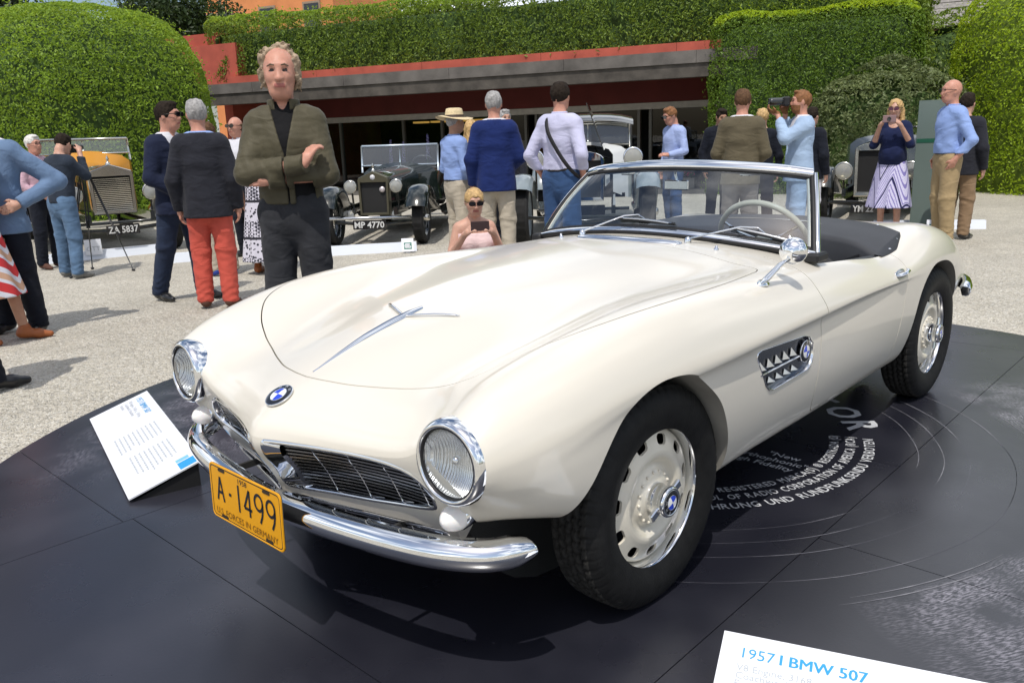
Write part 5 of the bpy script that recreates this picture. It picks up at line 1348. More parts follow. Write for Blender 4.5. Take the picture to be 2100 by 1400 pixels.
def cap(P, a, b, ra, rb, s=None):
    a = np.asarray(a, float); b = np.asarray(b, float)
    if s is not None: P = P*s; a = a*s; b = b*s
    d = b-a; L2 = d@d+1e-12; t = np.clip((P-a)@d/L2, 0, 1)
    r = np.linalg.norm(P-a-t[:, None]*d, axis=1)-(ra+(rb-ra)*t)
    return r/(max(s) if s is not None else 1)
def ell(P, c, r, R=None):
    q = P-np.asarray(c, float)
    if R is not None: q = q@R
    q = q/np.asarray(r, float); k = np.linalg.norm(q, axis=1); return (k-1)*min(r)
def smin(a, b, k):
    h = np.clip(.5+.5*(b-a)/k, 0, 1); return b+(a-b)*h-k*h*(1-h)
def U(ds, k):
    o = ds[0]
    for d in ds[1:]: o = smin(o, d, k)
    return o
def folds(P, amp, f=45, seed=0):
    r = np.random.default_rng(seed); o = np.zeros(len(P))
    for k in range(4):
        d = r.normal(0, 1, 3); d[2] *= .8; d /= np.linalg.norm(d); o += np.sin(P@d*f*(.6+.35*k)+2.2*np.sin(P@r.normal(0, 9, 3))+r.uniform(0, 6))
    return amp*o/3
SKIN = {}
def skin_mat(tone):
    c = {'fair': (.52, .30, .22), 'ruddy': (.50, .25, .18), 'tan': (.40, .22, .145), 'pale': (.57, .36, .28)}[tone]
    return mat('skin_'+tone, c, rough=.48, var=.10, vscale=22, sss=.12, spec=.35)
def cloth(name, col, var=.12, rough=.85, bump=.25, bscale=220, col2=None, vscale=9):
    new = 'cloth_'+name not in _M
    m = mat('cloth_'+name, col, rough=rough, var=var if not col2 else 0, vscale=vscale, bump=bump, bscale=bscale, sheen=.05, spec=.2, col2=col2)
    if new:                  # soft creases on top of the weave
        nt = m.node_tree; p = nt.nodes['Principled BSDF']; tc = [n for n in nt.nodes if n.type == 'TEX_COORD'][0]; mp = nt.nodes.new('ShaderNodeMapping'); mp.inputs['Rotation'].default_value = (.4, .3, .2); mp.inputs['Scale'].default_value = (1, 1, 1.9)
        n = nt.nodes.new('ShaderNodeTexNoise'); n.inputs['Scale'].default_value = 5; n.inputs['Detail'].default_value = 2; n.inputs['Distortion'].default_value = 1.2; b = nt.nodes.new('ShaderNodeBump'); b.inputs['Strength'].default_value = .5; b.inputs['Distance'].default_value = .03
        nt.links.new(tc.outputs['Object'], mp.inputs[0]); nt.links.new(mp.outputs[0], n.inputs['Vector']); nt.links.new(n.outputs['Fac'], b.inputs['Height'])
        old = p.inputs['Normal'].links[0].from_socket; nt.links.new(old, b.inputs['Normal']); nt.links.new(b.outputs['Normal'], p.inputs['Normal'])
    return m
def hand_prims(w, fdir, ndir, curl, k):
    """five bent fingers rooted in the palm; w wrist, fdir along the hand, ndir palm side, k left/right (+1/-1)"""
    f = np.array(fdir, float); f /= np.linalg.norm(f); n = np.array(ndir, float); n -= (n@f)*f; n /= np.linalg.norm(n)+1e-9; sd = np.cross(n, f)*k
    C_ = []
    kn = w+f*.085
    C_.append((w, w+f*.04, .026, .030)); 
    for i, (o, ln, r) in enumerate(((.030, .072, .0098), (.010, .080, .0102), (-.010, .075, .0098), (-.028, .060, .0088))):
        b = kn+sd*o; C_.append((w+f*.02+sd*o*.7, b, .015, .0125))
        a1 = curl*.75; m1 = b+(f*math.cos(a1)+n*math.sin(a1))*ln*.45; a2 = curl*1.7; m2 = m1+(f*math.cos(a2)+n*math.sin(a2))*ln*.33; a3 = curl*2.4; m3 = m2+(f*math.cos(a3)+n*math.sin(a3))*ln*.24
        C_ += [(b, m1, r, r*.92), (m1, m2, r*.92, r*.84), (m2, m3, r*.84, r*.7)]
    t0 = w+f*.025+sd*.026; t1 = t0+(f*.6+sd*.65+n*.35)*.042; t2 = t1+(f*.9+sd*.15+n*.35)*.032
    C_ += [(t0, t1, .0135, .0115), (t1, t2, .0112, .0085)]
    return C_
ARMS = {   # elbow and wrist for the left arm (y > 0) in a 1.78 m body facing +x; fingers direction; palm normal
 'down': ((-.04, .248, 1.12), (.04, .245, .875), (.15, -.02, -1), (0, -1, 0), .45),
 'pocket': ((-.10, .275, 1.14), (.03, .215, .945), (.25, -.35, -.9), (0, -1, 0), .3),
 'hip': ((-.16, .40, 1.18), (.10, .235, 1.03), (.75, -.55, -.35), (0, -1, -.3), .35),
 'front': ((-.01, .248, 1.13), (.20, .095, .97), (.35, -.8, -.45), (-.8, -.3, 0), .5),
 'back': ((-.14, .25, 1.13), (-.20, .06, .96), (0, -.9, -.3), (-1, 0, 0), .5),
 'bent': ((-.02, .24, 1.14), (.22, .20, 1.10), (.95, -.25, .1), (0, -.5, -.8), .5),
 'face': ((.17, .22, 1.27), (.20, .085, 1.565), (.35, -.45, .7), (.3, -1, .2), .75),
 'phone': ((.10, .23, 1.19), (.27, .125, 1.44), (.45, -.5, .6), (.2, -1, .2), .7),
 'lens': ((.20, .22, 1.27), (.36, .04, 1.50), (.9, -.1, .4), (-.1, -.35, 1), .7),
 'raised': ((.13, .28, 1.28), (.16, .10, 1.60), (.0, -.35, .9), (.3, -1, 0), .7),
}
def person(label, pos, H, face, skin='fair', top='shirt', topm=None, legm=None, shoem=None, hairm=None, hair='short', arms=('down', 'down'), head=(0, 0), lean=0.0, group=None, fat=1.0, h=.012, shirtm=None, female=False, skirt=None, beard=None, glasses=None, feet=None, hem=None, sleeve='long', zbase=GZ, custom=None, seed=0, jacket_open=True, crouch=False, neckm=None, kneel=None, hk=1.0, slim=1.0):
    k = H/1.78; root = thing('person', label, 'person', (pos[0], pos[1], zbase), face, group)
    sk = skin_mat(skin); J = {}
    ly = .085 if not female else .075
    ft = feet or ((.02, .11), (-.01, -.11))
    sw = (.160 if not female else .142)*slim
    rl = np.array(Matrix.Rotation(lean, 3, 'Y'))
    def up(p):        # upper-body lean about the hips
        p = np.asarray(p, float); return np.array([0, 0, .95])+rl@(p-[0, 0, .95])
    hipz = .93
    dz = 0.0
    if crouch: dz = -.71; lean = lean+.20; rl = np.array(Matrix.Rotation(lean, 3, 'Y'))
    off = np.array([0, 0, dz])
    hy, hp = head; RH = np.array(Matrix.Rotation(hy, 3, 'Z'))@np.array(Matrix.Rotation(hp, 3, 'Y'))
    nk = up((.0, 0, 1.50))+off; hc = nk+np.array(RH@[.025, 0, .155*(.4+.6*hk)])
    shl = {1: up((-.01, sw, 1.405))+off, -1: up((-.01, -sw, 1.405))+off}
    A = {}
    for s, nm in ((1, arms[0]), (-1, arms[1])):
        e, w, fd, nd, cu = custom[s] if custom and s in custom else ARMS[nm]
        m_ = np.array([1, s, 1]); A[s] = (up(np.array(e)*m_)+off, up(np.array(w)*m_)+off, rl@(np.array(fd)*m_), rl@(np.array(nd)*m_), cu)
    Lg = {}
    for s, f_ in ((1, ft[0]), (-1, ft[1])):
        hpt = np.array([0, s*ly, hipz])+off
        an = np.array([f_[0]-.03, f_[1], .085]); kn_ = (hpt+an)/2+np.array([.03, s*.008, .01])
        if crouch: kn_ = np.array([.36, s*.19, .47]) if s > 0 else np.array([.36, -.20, .20]); an = np.array([.06, s*.15, .085]) if s > 0 else np.array([-.10, -.16, .10])
        Lg[s] = (hpt, kn_, an)
    pel = np.array([0, 0, .95])+off
    SX = np.array([1.38/fat, 1, 1])
    tq = [(np.array([0, 0, .90])+off, up((0.01, 0, 1.08))+off, .150*(1.06 if female else 1), .122 if female else .134), (up((0.01, 0, 1.08))+off, up((0, 0, 1.30))+off, .122 if female else .134, .140 if female else .155), (up((0, 0, 1.30))+off, up((-.01, 0, 1.38))+off, .140 if female else .155, .125)]
    def torso(P, g=0.0):
        g = g-.155*(1-slim)
        d = [cap(P, a, b, ra+g, rb+g, SX) for a, b, ra, rb in tq]
        d.append(cap(P, shl[1]*[1, .80, 1]+[0, 0, 0], shl[-1]*[1, .80, 1], .066+g, .066+g))
        for s in (1, -1): d.append(cap(P, up((-.015, s*.03, 1.465))+off, shl[s]*[1, .9, 1]+[0, 0, .012], .048+g, .040+g))
        if female: d += [ell(P, up((.085, s*.075, 1.29))+off, (.065+g, .07+g, .07+g)) for s in (1, -1)]
        if fat > 1.05: d.append(ell(P, up((.06*fat, 0, 1.07))+off, (.12*fat+g, .15+g, .15+g)))
        return U(d, .06)
    def arm(P, s, g=0.0, w0=0, end=1.0):
        e, w, *_ = A[s]; return smin(cap(P, shl[s], e, .058+g, .045+g), cap(P, e, e+(w-e)*end, .044+g, .030+g*.8+w0), .02)
    def leg(P, s, g=0.0, wide=0.0):
        a, b, c = Lg[s]; return smin(cap(P, a, b, .092+g, .060+g+wide), cap(P, b, c, .060+g+wide, .043+g+wide*1.4), .03)
    qh = lambda p: hc+RH@np.array(p)*hk
    toq = lambda P: (P-hc)@RH/hk
    def headf(P):
        q = toq(P); ds = [ell(q, (-.012, 0, .022), (.098, .078, .098)), ell(q, (.022, 0, -.035), (.072, .063, .085)), cap(q, (.045, -.018, -.088), (.045, .018, -.088), .030, .030)]
        d = U(ds, .035)
        d = smin(d, cap(q, (.085, 0, .018), (.106, 0, -.026), .009, .0135), .012)       # nose
        d = smin(d, cap(q, (.104, -.012, -.028), (.104, .012, -.028), .008, .008), .008)
        d = smin(d, cap(q, (.080, -.030, .036), (.080, .030, .036), .012, .012), .012)      # brow
        for s in (1, -1):
            d = np.maximum(d, -(ell(q, (.098, s*.031, .012), (.016, .017, .010))))
            d = smin(d, ell(q, (-.008, s*.079, -.005), (.018, .009, .030)), .006)           # ear
            d = smin(d, ell(q, (.062, s*.036, -.02), (.024, .02, .02)), .02)                # cheek
        d = smin(d, cap(q, (.088, -.018, -.058), (.088, .018, -.058), .010, .010), .012)    # lips
        return d*hk
    hands = {s: hand_prims(A[s][1], A[s][2], A[s][3], A[s][4], s) for s in (1, -1)}
    foot = {}
    for s in (1, -1):
        a, b, c = Lg[s]; f_ = ft[0] if s > 0 else ft[1]; yaw = s*.18; dv = np.array([math.cos(yaw), math.sin(yaw), 0]); foot[s] = (c, dv)
    def bodyf(P):
        d = torso(P, -.012)
        d = smin(d, cap(P, up((-.015, 0, 1.42))+off, nk+[0, 0, .07], .062 if not female else .05, .054 if not female else .046), .04)
        d = smin(d, headf(P), .03)
        for s in (1, -1):
            d = smin(d, arm(P, s, -.004), .03); d = smin(d, leg(P, s, -.006), .03)
            a, dv = foot[s]; d = smin(d, cap(P, a+[0, 0, -.03], a+dv*.13+[0, 0, -.055], .034, .024), .02)
        for s in (1, -1):
            hd_ = U([cap(P, *c_) for c_ in hands[s][:1]]+[cap(P, *c_) for c_ in hands[s][1:]], .006); d = smin(d, hd_, .012)
        return d
    lo = np.array([-.42, -.56, -.0]); hi = np.array([.56, .56, 1.86+dz])
    allp = [p for s in (1, -1) for p in (A[s][0], A[s][1], Lg[s][1], Lg[s][2])]+[hc, nk]
    lo = np.minimum.reduce(allp+[np.array([-.22, -.26, .02])])-.16; lo[2] = .02; hi = np.maximum.reduce(allp+[np.array([.22, .26, 1.4+dz])])+.19
    V, F = surface_nets(bodyf, lo, hi, h)
    # facial colour regions
    q = toq(V[F].mean(1)); mi = np.zeros(len(F), int)
    mi[(np.abs(q[:, 2]+.060) < .0085) & (np.abs(q[:, 1]) < .024) & (q[:, 0] > .075)] = 1
    for s in (1, -1): mi[(np.hypot((q[:, 1]-s*.031)/.0135, (q[:, 2]-.012)/.0065) < 1) & (q[:, 0] > .06)] = 2
    if beard is not None: mi[(q[:, 2] < -.035) & (q[:, 2] > -.13) & (q[:, 0] > .012) & (mi == 0) & ~((np.abs(q[:, 2]+.060) < .012) & (np.abs(q[:, 1]) < .024))] = 3
    m = MB(); m.add(V, F, 0); m.MI = mi.tolist()
    ob = m.build('body', [sk, mat('lips', (.36, .12, .10), rough=.45), mat('eyes', (.035, .025, .02), rough=.25), beard or sk], root)
    def part(name, fn, mats, lo, hi, hh=h, zone=None, parent=None):
        V, F = surface_nets(fn, lo, hi, hh)
        if len(F) == 0: return None
        m = MB(); m.add(V, F, 0)
        if zone is not None: m.MI = zone(V[F].mean(1)).tolist()
        return m.build(name, mats, parent or root)
    # legs
    if skirt is None:
        def tr(P):
            d = smin(leg(P, 1, .014, .010), leg(P, -1, .014, .010), .02); d = smin(d, cap(P, np.array([0, -.05, .93])+off, np.array([0, .05, .93])+off, .118, .118, np.array([1.2/fat, 1, 1])), .04)
            d = smin(d, cap(P, np.array([0, 0, .885])+off, up((0, 0, 1.02))+off, .158*(1.06 if female else 1), .152, SX), .03)
            d = d+folds(P, .0035, 48, seed)+.0045*np.sin(P[:, 2]*105+3*np.sin(P[:, 1]*30+seed)+2*np.sin(P[:, 0]*25))*np.clip(1-np.abs(P[:, 2]-.14)/.14, 0, 1)+.003*np.sin(P[:, 2]*70+2*np.sin(P[:, 1]*22))*np.clip(1-np.abs(P[:, 2]-.50-dz)/.12, 0, 1)
            return np.maximum(np.maximum(d, P[:, 2]-(1.035+dz)), .055-P[:, 2])
        part('trousers', tr, [legm], np.minimum(lo, -.2)*[1, 1, 0]+[0, 0, .03], np.array([hi[0], hi[1], 1.07+dz]))
    else:
        zt, zb, fl, sm_ = skirt
        def skf(P):
            t = np.clip((1.04+dz-P[:, 2])/(1.04-zb), 0, 1); r = .152*fat**.6+fl*t; a = np.arctan2(P[:, 1], P[:, 0]); r = r+.016*t*np.sin(a*7+1.3*np.sin(a*2))
            d = (np.sqrt((P[:, 0]*1.22)**2+P[:, 1]**2)-r)*.8; d = np.maximum(d, np.maximum(P[:, 2]-(1.06+dz), zb-P[:, 2])); return d
        part('skirt', skf, [sm_], np.array([-.45, -.45, zb-.03]), np.array([.45, .45, 1.09+dz]))
    # shoes
    if shoem is not None:
        for s in (1, -1):
            a, dv = foot[s]
            def shf(P):
                g0 = np.array([a[0], a[1], .048+(a[2]-.085)]); d = U([cap(P, g0-dv*.03+[0, 0, .01], g0+dv*.10+[0, 0, -.005], .042, .036), cap(P, g0+dv*.10+[0, 0, -.008], g0+dv*.185+[0, 0, -.018], .037, .025), cap(P, g0+[0, 0, .02], g0+[0, 0, .055], .046, .046)], .03)
                return np.maximum(d, (.002+(a[2]-.085))-P[:, 2])
            part('shoe', shf, [shoem], a-np.array([.16, .16, .11]), a+np.array([.28, .18, .09]), .009)
    # upper garment
    hem_ = hem if hem is not None else .93 if female and skirt is not None else {'jacket': .80, 'shirt': 1.0, 'tee': .93, 'bomber': .93}[top]
    hem_ += dz
    g = {'jacket': .026, 'shirt': .016, 'tee': .013, 'bomber': .024}[top]
    endl = {'long': 1.0, 'short': .0, 'elbow': .15, 'none': -1}[sleeve]
    def upf(P):
        d = torso(P, g)
        if top == 'jacket':      # skirt of the jacket over the hips
            t = np.clip((1.05+dz-P[:, 2])/.25, 0, 1); d = smin(d, cap(P, np.array([0, 0, .80])+off, up((0, 0, 1.05))+off, .208*fat**.5, .168, np.array([1.22/fat, 1, 1])), .05)
        else: d = smin(d, cap(P, np.array([0, 0, .93])+off, up((0, 0, 1.05))+off, .160, .150, SX), .04)
        for s in (1, -1):
            if endl >= 0:
                if endl > 0: da = arm(P, s, g*.85, .004, endl)
                else: e = A[s][0]; da = cap(P, shl[s], shl[s]+(e-shl[s])*.72, .060+g, .056+g)
                if endl >= 1:
                    w = A[s][1]; f_ = (w-A[s][0]); f_ = f_/np.linalg.norm(f_); da = np.maximum(da, (P-w)@f_-.010)
                el = np.exp(-((P-A[s][0])**2).sum(1)/.010); d = smin(d, da+folds(P, .006, 60, seed+3)*el, .025)
        d = smin(d, cap(P, up((-.015, 0, 1.43))+off, up((-.008, 0, 1.497))+off, .070, .062 if not female else .054), .03)
        d = d+folds(P, {'jacket': .0028, 'shirt': .0048, 'tee': .0045, 'bomber': .0025}[top], 34, seed+1)
        if top == 'bomber':      # quilting: rows of horizontal stitching
            d = d-.0013*np.abs(np.sin(P[:, 2]*88+1.6*np.sin(P[:, 1]*16)))-.0022*np.abs(np.sin(P[:, 1]*52+P[:, 2]*20))+.002
        d = np.maximum(d, hem_-P[:, 2])
        # neck opening and, for jackets, the V of the lapels
        pn = (P-off-np.array([0, 0, .95]))@rl+np.array([0, 0, .95])
        if female or top == 'tee': d = np.maximum(d, -ell(pn, (.07, 0, 1.50), (.12, .085, .10)))
        d = np.maximum(d, pn[:, 2]-1.505)
        if top in ('jacket', 'bomber') and jacket_open:
            v = (np.abs(pn[:, 1])-.004-np.clip((pn[:, 2]-1.08)*.26, 0, .2))*.9
            if top == 'bomber': v = np.minimum((np.abs(pn[:, 1])-.004-np.clip((pn[:, 2]-1.24)*.24, 0, .2))*.9, np.maximum(np.abs(pn[:, 1]-.085)-.05, pn[:, 2]-1.10))
            d = np.maximum(d, -np.maximum(v, -(pn[:, 0]-.035)))
        return d
    name = {'jacket': 'jacket', 'shirt': 'shirt', 'tee': 'top', 'bomber': 'quilted_jacket'}[top]
    if sleeve == 'none':
        def upf2(P):
            d = torso(P, .010)+folds(P, .004, 34, seed+1); return np.maximum(np.maximum(d, hem_-P[:, 2]), P[:, 2]-(1.36+dz)+.0*P[:, 0])
        part('top', upf2, [topm], np.array([-.30, -.34, hem_-.03]), np.array([.34, .34, 1.6+dz]))
    else: part(name, upf, [topm], np.array([lo[0], lo[1], hem_-.03]), np.array([hi[0], hi[1], max(1.62+dz, A[1][1][2]+.1, A[-1][1][2]+.1)]))
    if top in ('jacket', 'bomber') and shirtm is not None:
        def shf2(P):
            d = smin(torso(P, .010), cap(P, up((-.015, 0, 1.43))+off, up((-.005, 0, 1.515))+off, .068, .064), .03); pn = (P-off-np.array([0, 0, .95]))@rl+np.array([0, 0, .95])
            d = np.maximum(d, -ell(pn, (.085, 0, 1.545), (.07, .035, .075))); return np.maximum(np.maximum(d, (.97+dz)-P[:, 2]), pn[:, 2]-1.52)
        part('shirt', shf2, [shirtm], np.array([-.25, -.30, .93+dz]), np.array([.34, .30, 1.62+dz]))
    if top == 'jacket':
        def jcol(P):
            pn = (P-off-np.array([0, 0, .95]))@rl+np.array([0, 0, .95]); d = np.abs(cap(pn, (-.014, 0, 1.43), (-.014, 0, 1.54), .086, .080))-.008; d = np.maximum(d, np.abs(pn[:, 2]-1.490+.25*np.maximum(pn[:, 0]+.02, 0))-.020); return np.maximum(d, pn[:, 0]-.05)
        part('collar', jcol, [topm], np.array([-.22, -.17, 1.38+dz]), np.array([.20, .17, 1.62+dz]), .009)
    if top == 'bomber':
        def scol(P):
            pn = (P-off-np.array([0, 0, .95]))@rl+np.array([0, 0, .95]); d = np.abs(cap(pn, (-.014, 0, 1.45), (-.006, 0, 1.54), .080, .077))-.009; d = np.maximum(d, np.abs(pn[:, 2]-1.502)-.030); return np.maximum(d, -(np.maximum(np.abs(pn[:, 1])-.040, .03-pn[:, 0])))
        part('collar', scol, [topm], np.array([-.2, -.16, 1.40+dz]), np.array([.22, .16, 1.64+dz]), .008)
    if top == 'shirt':
        def colf(P):
            pn = (P-off-np.array([0, 0, .95]))@rl+np.array([0, 0, .95]); d = np.abs(cap(pn, (-.012, 0, 1.47), (-.004, 0, 1.53), .069, .066))-.006; d = np.maximum(d, np.abs(pn[:, 2]-1.50)-.022); return np.maximum(d, -(np.maximum(np.abs(pn[:, 1])-.022, .03-pn[:, 0])))
        part('collar', colf, [topm], np.array([-.2, -.16, 1.40+dz]), np.array([.22, .16, 1.64+dz]), .008)
        def blf(P): return np.maximum(np.abs(cap(P, np.array([0, 0, .95])+off, up((0, 0, 1.05))+off, .160, .156, SX))-.006, np.abs(P[:, 2]-(1.005+dz))-.018)
        if skirt is None: part('belt', blf, [mat('belt_leather', (.02, .016, .013), rough=.45)], np.array([-.24, -.24, .95+dz]), np.array([.26, .24, 1.06+dz]), .009)
    # hair
    if hairm is not None and hair != 'none':
        def hairf(P):
            q = toq(P); nz = folds(P, .006, 95, seed+7)
            if h < .008: nz = nz+folds(P, .007, 210, seed+17)
            if hair == 'bald':
                d = np.maximum(ell(q, (-.014, 0, .010), (.104, .085, .100)), np.maximum(q[:, 2]-.035, q[:, 0]-.01)); d = np.maximum(d, -.05-q[:, 2]); return d+nz*.4
            if hair == 'curly':
                d = U([ell(q, (-.040, 0, .040), (.078, .084, .098)), ell(q, (-.014, .076, .004), (.040, .022, .072)), ell(q, (-.014, -.076, .004), (.040, .022, .072))], .03)
                d = np.maximum(d, -ell(q, (.085, 0, .030), (.112, .062, .092))); return d+nz*1.25
            if hair == 'long':
                d = U([ell(q, (-.014, 0, .026), (.113, .092, .105)), cap(q, (-.04, .066, -.02), (-.015, .10, -.23), .040, .030), cap(q, (-.04, -.066, -.02), (-.015, -.10, -.23), .040, .030), cap(q, (-.08, 0, 0), (-.10, 0, -.24), .055, .05)], .03)
                d = np.maximum(d, -ell(q, (.10, 0, -.035), (.075, .062, .125))); return d+nz
            if hair == 'bun':
                d = U([ell(q, (-.014, 0, .028), (.108, .086, .098)), ell(q, (-.115, 0, .05), (.035, .035, .035))], .02); d = np.maximum(d, -ell(q, (.10, 0, -.04), (.085, .075, .105))); return np.maximum(d, -.06-q[:, 2])+nz*.6
            d = U([ell(q, (-.016, 0, .030), (.106, .086, .100)), ell(q, (.03, 0, .105), (.055, .055, .022))], .02)
            d = np.maximum(d, -ell(q, (.11, 0, -.02), (.085, .088, .088))); d = np.maximum(d, -ell(q, (.02, .0, -.075), (.075, .12, .075))); return np.maximum(d, -.085-q[:, 2])+nz*.8
        part('hair', hairf, [hairm], hc-[.2, .2, .33], hc+[.2, .2, .2], .0055 if h < .008 else min(h, .009))
        if hair not in ('bald',) and h < .0105 or hair == 'curly':
            pass
    bm_ = hairm if hairm is not None else sk
    m = MB()
    for s in (1, -1): m.tube([qh((.090, s*.050, .030)), qh((.099, s*.033, .0385)), qh((.101, s*.016, .034))], [.0035, .0045, .0035], 6)
    if hair != 'none': m.build('eyebrows', [mat('brow_hair', (.10, .065, .04), rough=.8)], root)
    if glasses is not None:
        lm, fm = glasses; m = MB()
        for s in (1, -1):
            Mq = frame(qh((.111, s*.034, .012)), RH@np.array([1, .12*s, -.1]), RH@np.array([0, 1, 0])); m.prism([(x*.030, y*.021) for x, y in rrect(2, 2, .7, 4)], .003, Mq, 0)
            m.tube([qh((.108, s*.064, .018)), qh((.05, s*.082, .016)), qh((-.01, s*.087, .008))], .0032, 6, mi=1)
        m.tube([qh((.112, -.010, .016)), qh((.114, 0, .018)), qh((.112, .010, .016))], .003, 6, mi=1)
        m.build('glasses', [lm, fm], root)
    # scale the whole figure
    root.scale = (k, k, k)
    root['_k'] = 0; del root['_k']
    def world(p): 
        p = np.asarray(p, float)*k; c, s = math.cos(face), math.sin(face); return np.array([pos[0]+c*p[0]-s*p[1], pos[1]+s*p[0]+c*p[1], zbase+p[2]])
    return dict(root=root, A=A, hc=hc, RH=RH, qh=qh, world=world, k=k, nk=nk, up=up, off=off, face=face, foot=foot)
# ================================================================ vintage cars parked behind
TY2 = mat('old_tyre', (.016, .016, .016), rough=.85, var=.3, vscale=25)
NICK = mat('nickel', (.62, .60, .54), rough=.18, metal=1)
GLASSV = _thin_glass('old_glass', (.72, .78, .80), 1.6, haze=.06)
LAMPG = _thin_glass('old_lamp_glass', (.95, .94, .88), 1.5, haze=.35, flutes=30)
BLK = mat('black_coachwork', (.012, .014, .013), rough=.18, coat=1)
BRASSY = mat('lamp_reflector', (.70, .66, .52), rough=.3, metal=1)
def vintage_wheel(R, wd, disc, spokes=24):
    w = bpy.data.objects.new('wheel', None); COL.objects.link(w); Rw = np.array(Matrix.Rotation(-math.pi/2, 4, 'X'))
    prof = [(R*.70, -wd*.40), (R*.80, -wd*.5), (R*.92, -wd*.47), (R*.985, -wd*.34)]
    m = MB(); pts = prof+[(R*.985-.012*(k % 2), t) for k, t in enumerate(np.linspace(-wd*.30, wd*.30, 13))]+[(r, -h) for r, h in prof[::-1]]
    K = 72; a = np.linspace(0, 2*math.pi, K, endpoint=False); RR = np.array([[r-(.010 if (k % 3 == 0 and 4 <= i < 17) else 0) for k in range(K)] for i, (r, h) in enumerate(pts)]); Hh = np.array([[h]*K for r, h in pts])
    m.grid(xf(np.stack([RR*np.cos(a), RR*np.sin(a), Hh], -1), Rw), 0, True, wv=True); m.build('tyre', [TY2], w)
    MB().lathe([(R*.71, wd*.42), (R*.715, wd*.30), (R*.66, wd*.26), (R*.645, wd*.0), (R*.66, -wd*.3), (R*.71, -wd*.42)], 36, Rw).build('rim', [disc], w)
    m = MB()
    for k in range(spokes):
        t = 2*math.pi*k/spokes; t2 = t+(.22 if k % 2 else -.22); m.tube(xf([(R*.14*math.cos(t2), R*.14*math.sin(t2), wd*(.42 if k % 2 else .1)), (R*.66*math.cos(t), R*.66*math.sin(t), 0)], Rw), .004, 4, cap=False)
    tag(m.build('spokes', [disc], w), kind='stuff')
    MB().lathe([(R*.17, -.05), (R*.17, wd*.35), (R*.14, wd*.5), (R*.10, wd*.72), (.001, wd*.75)], 20, Rw).build('hub', [NICK], w); return w
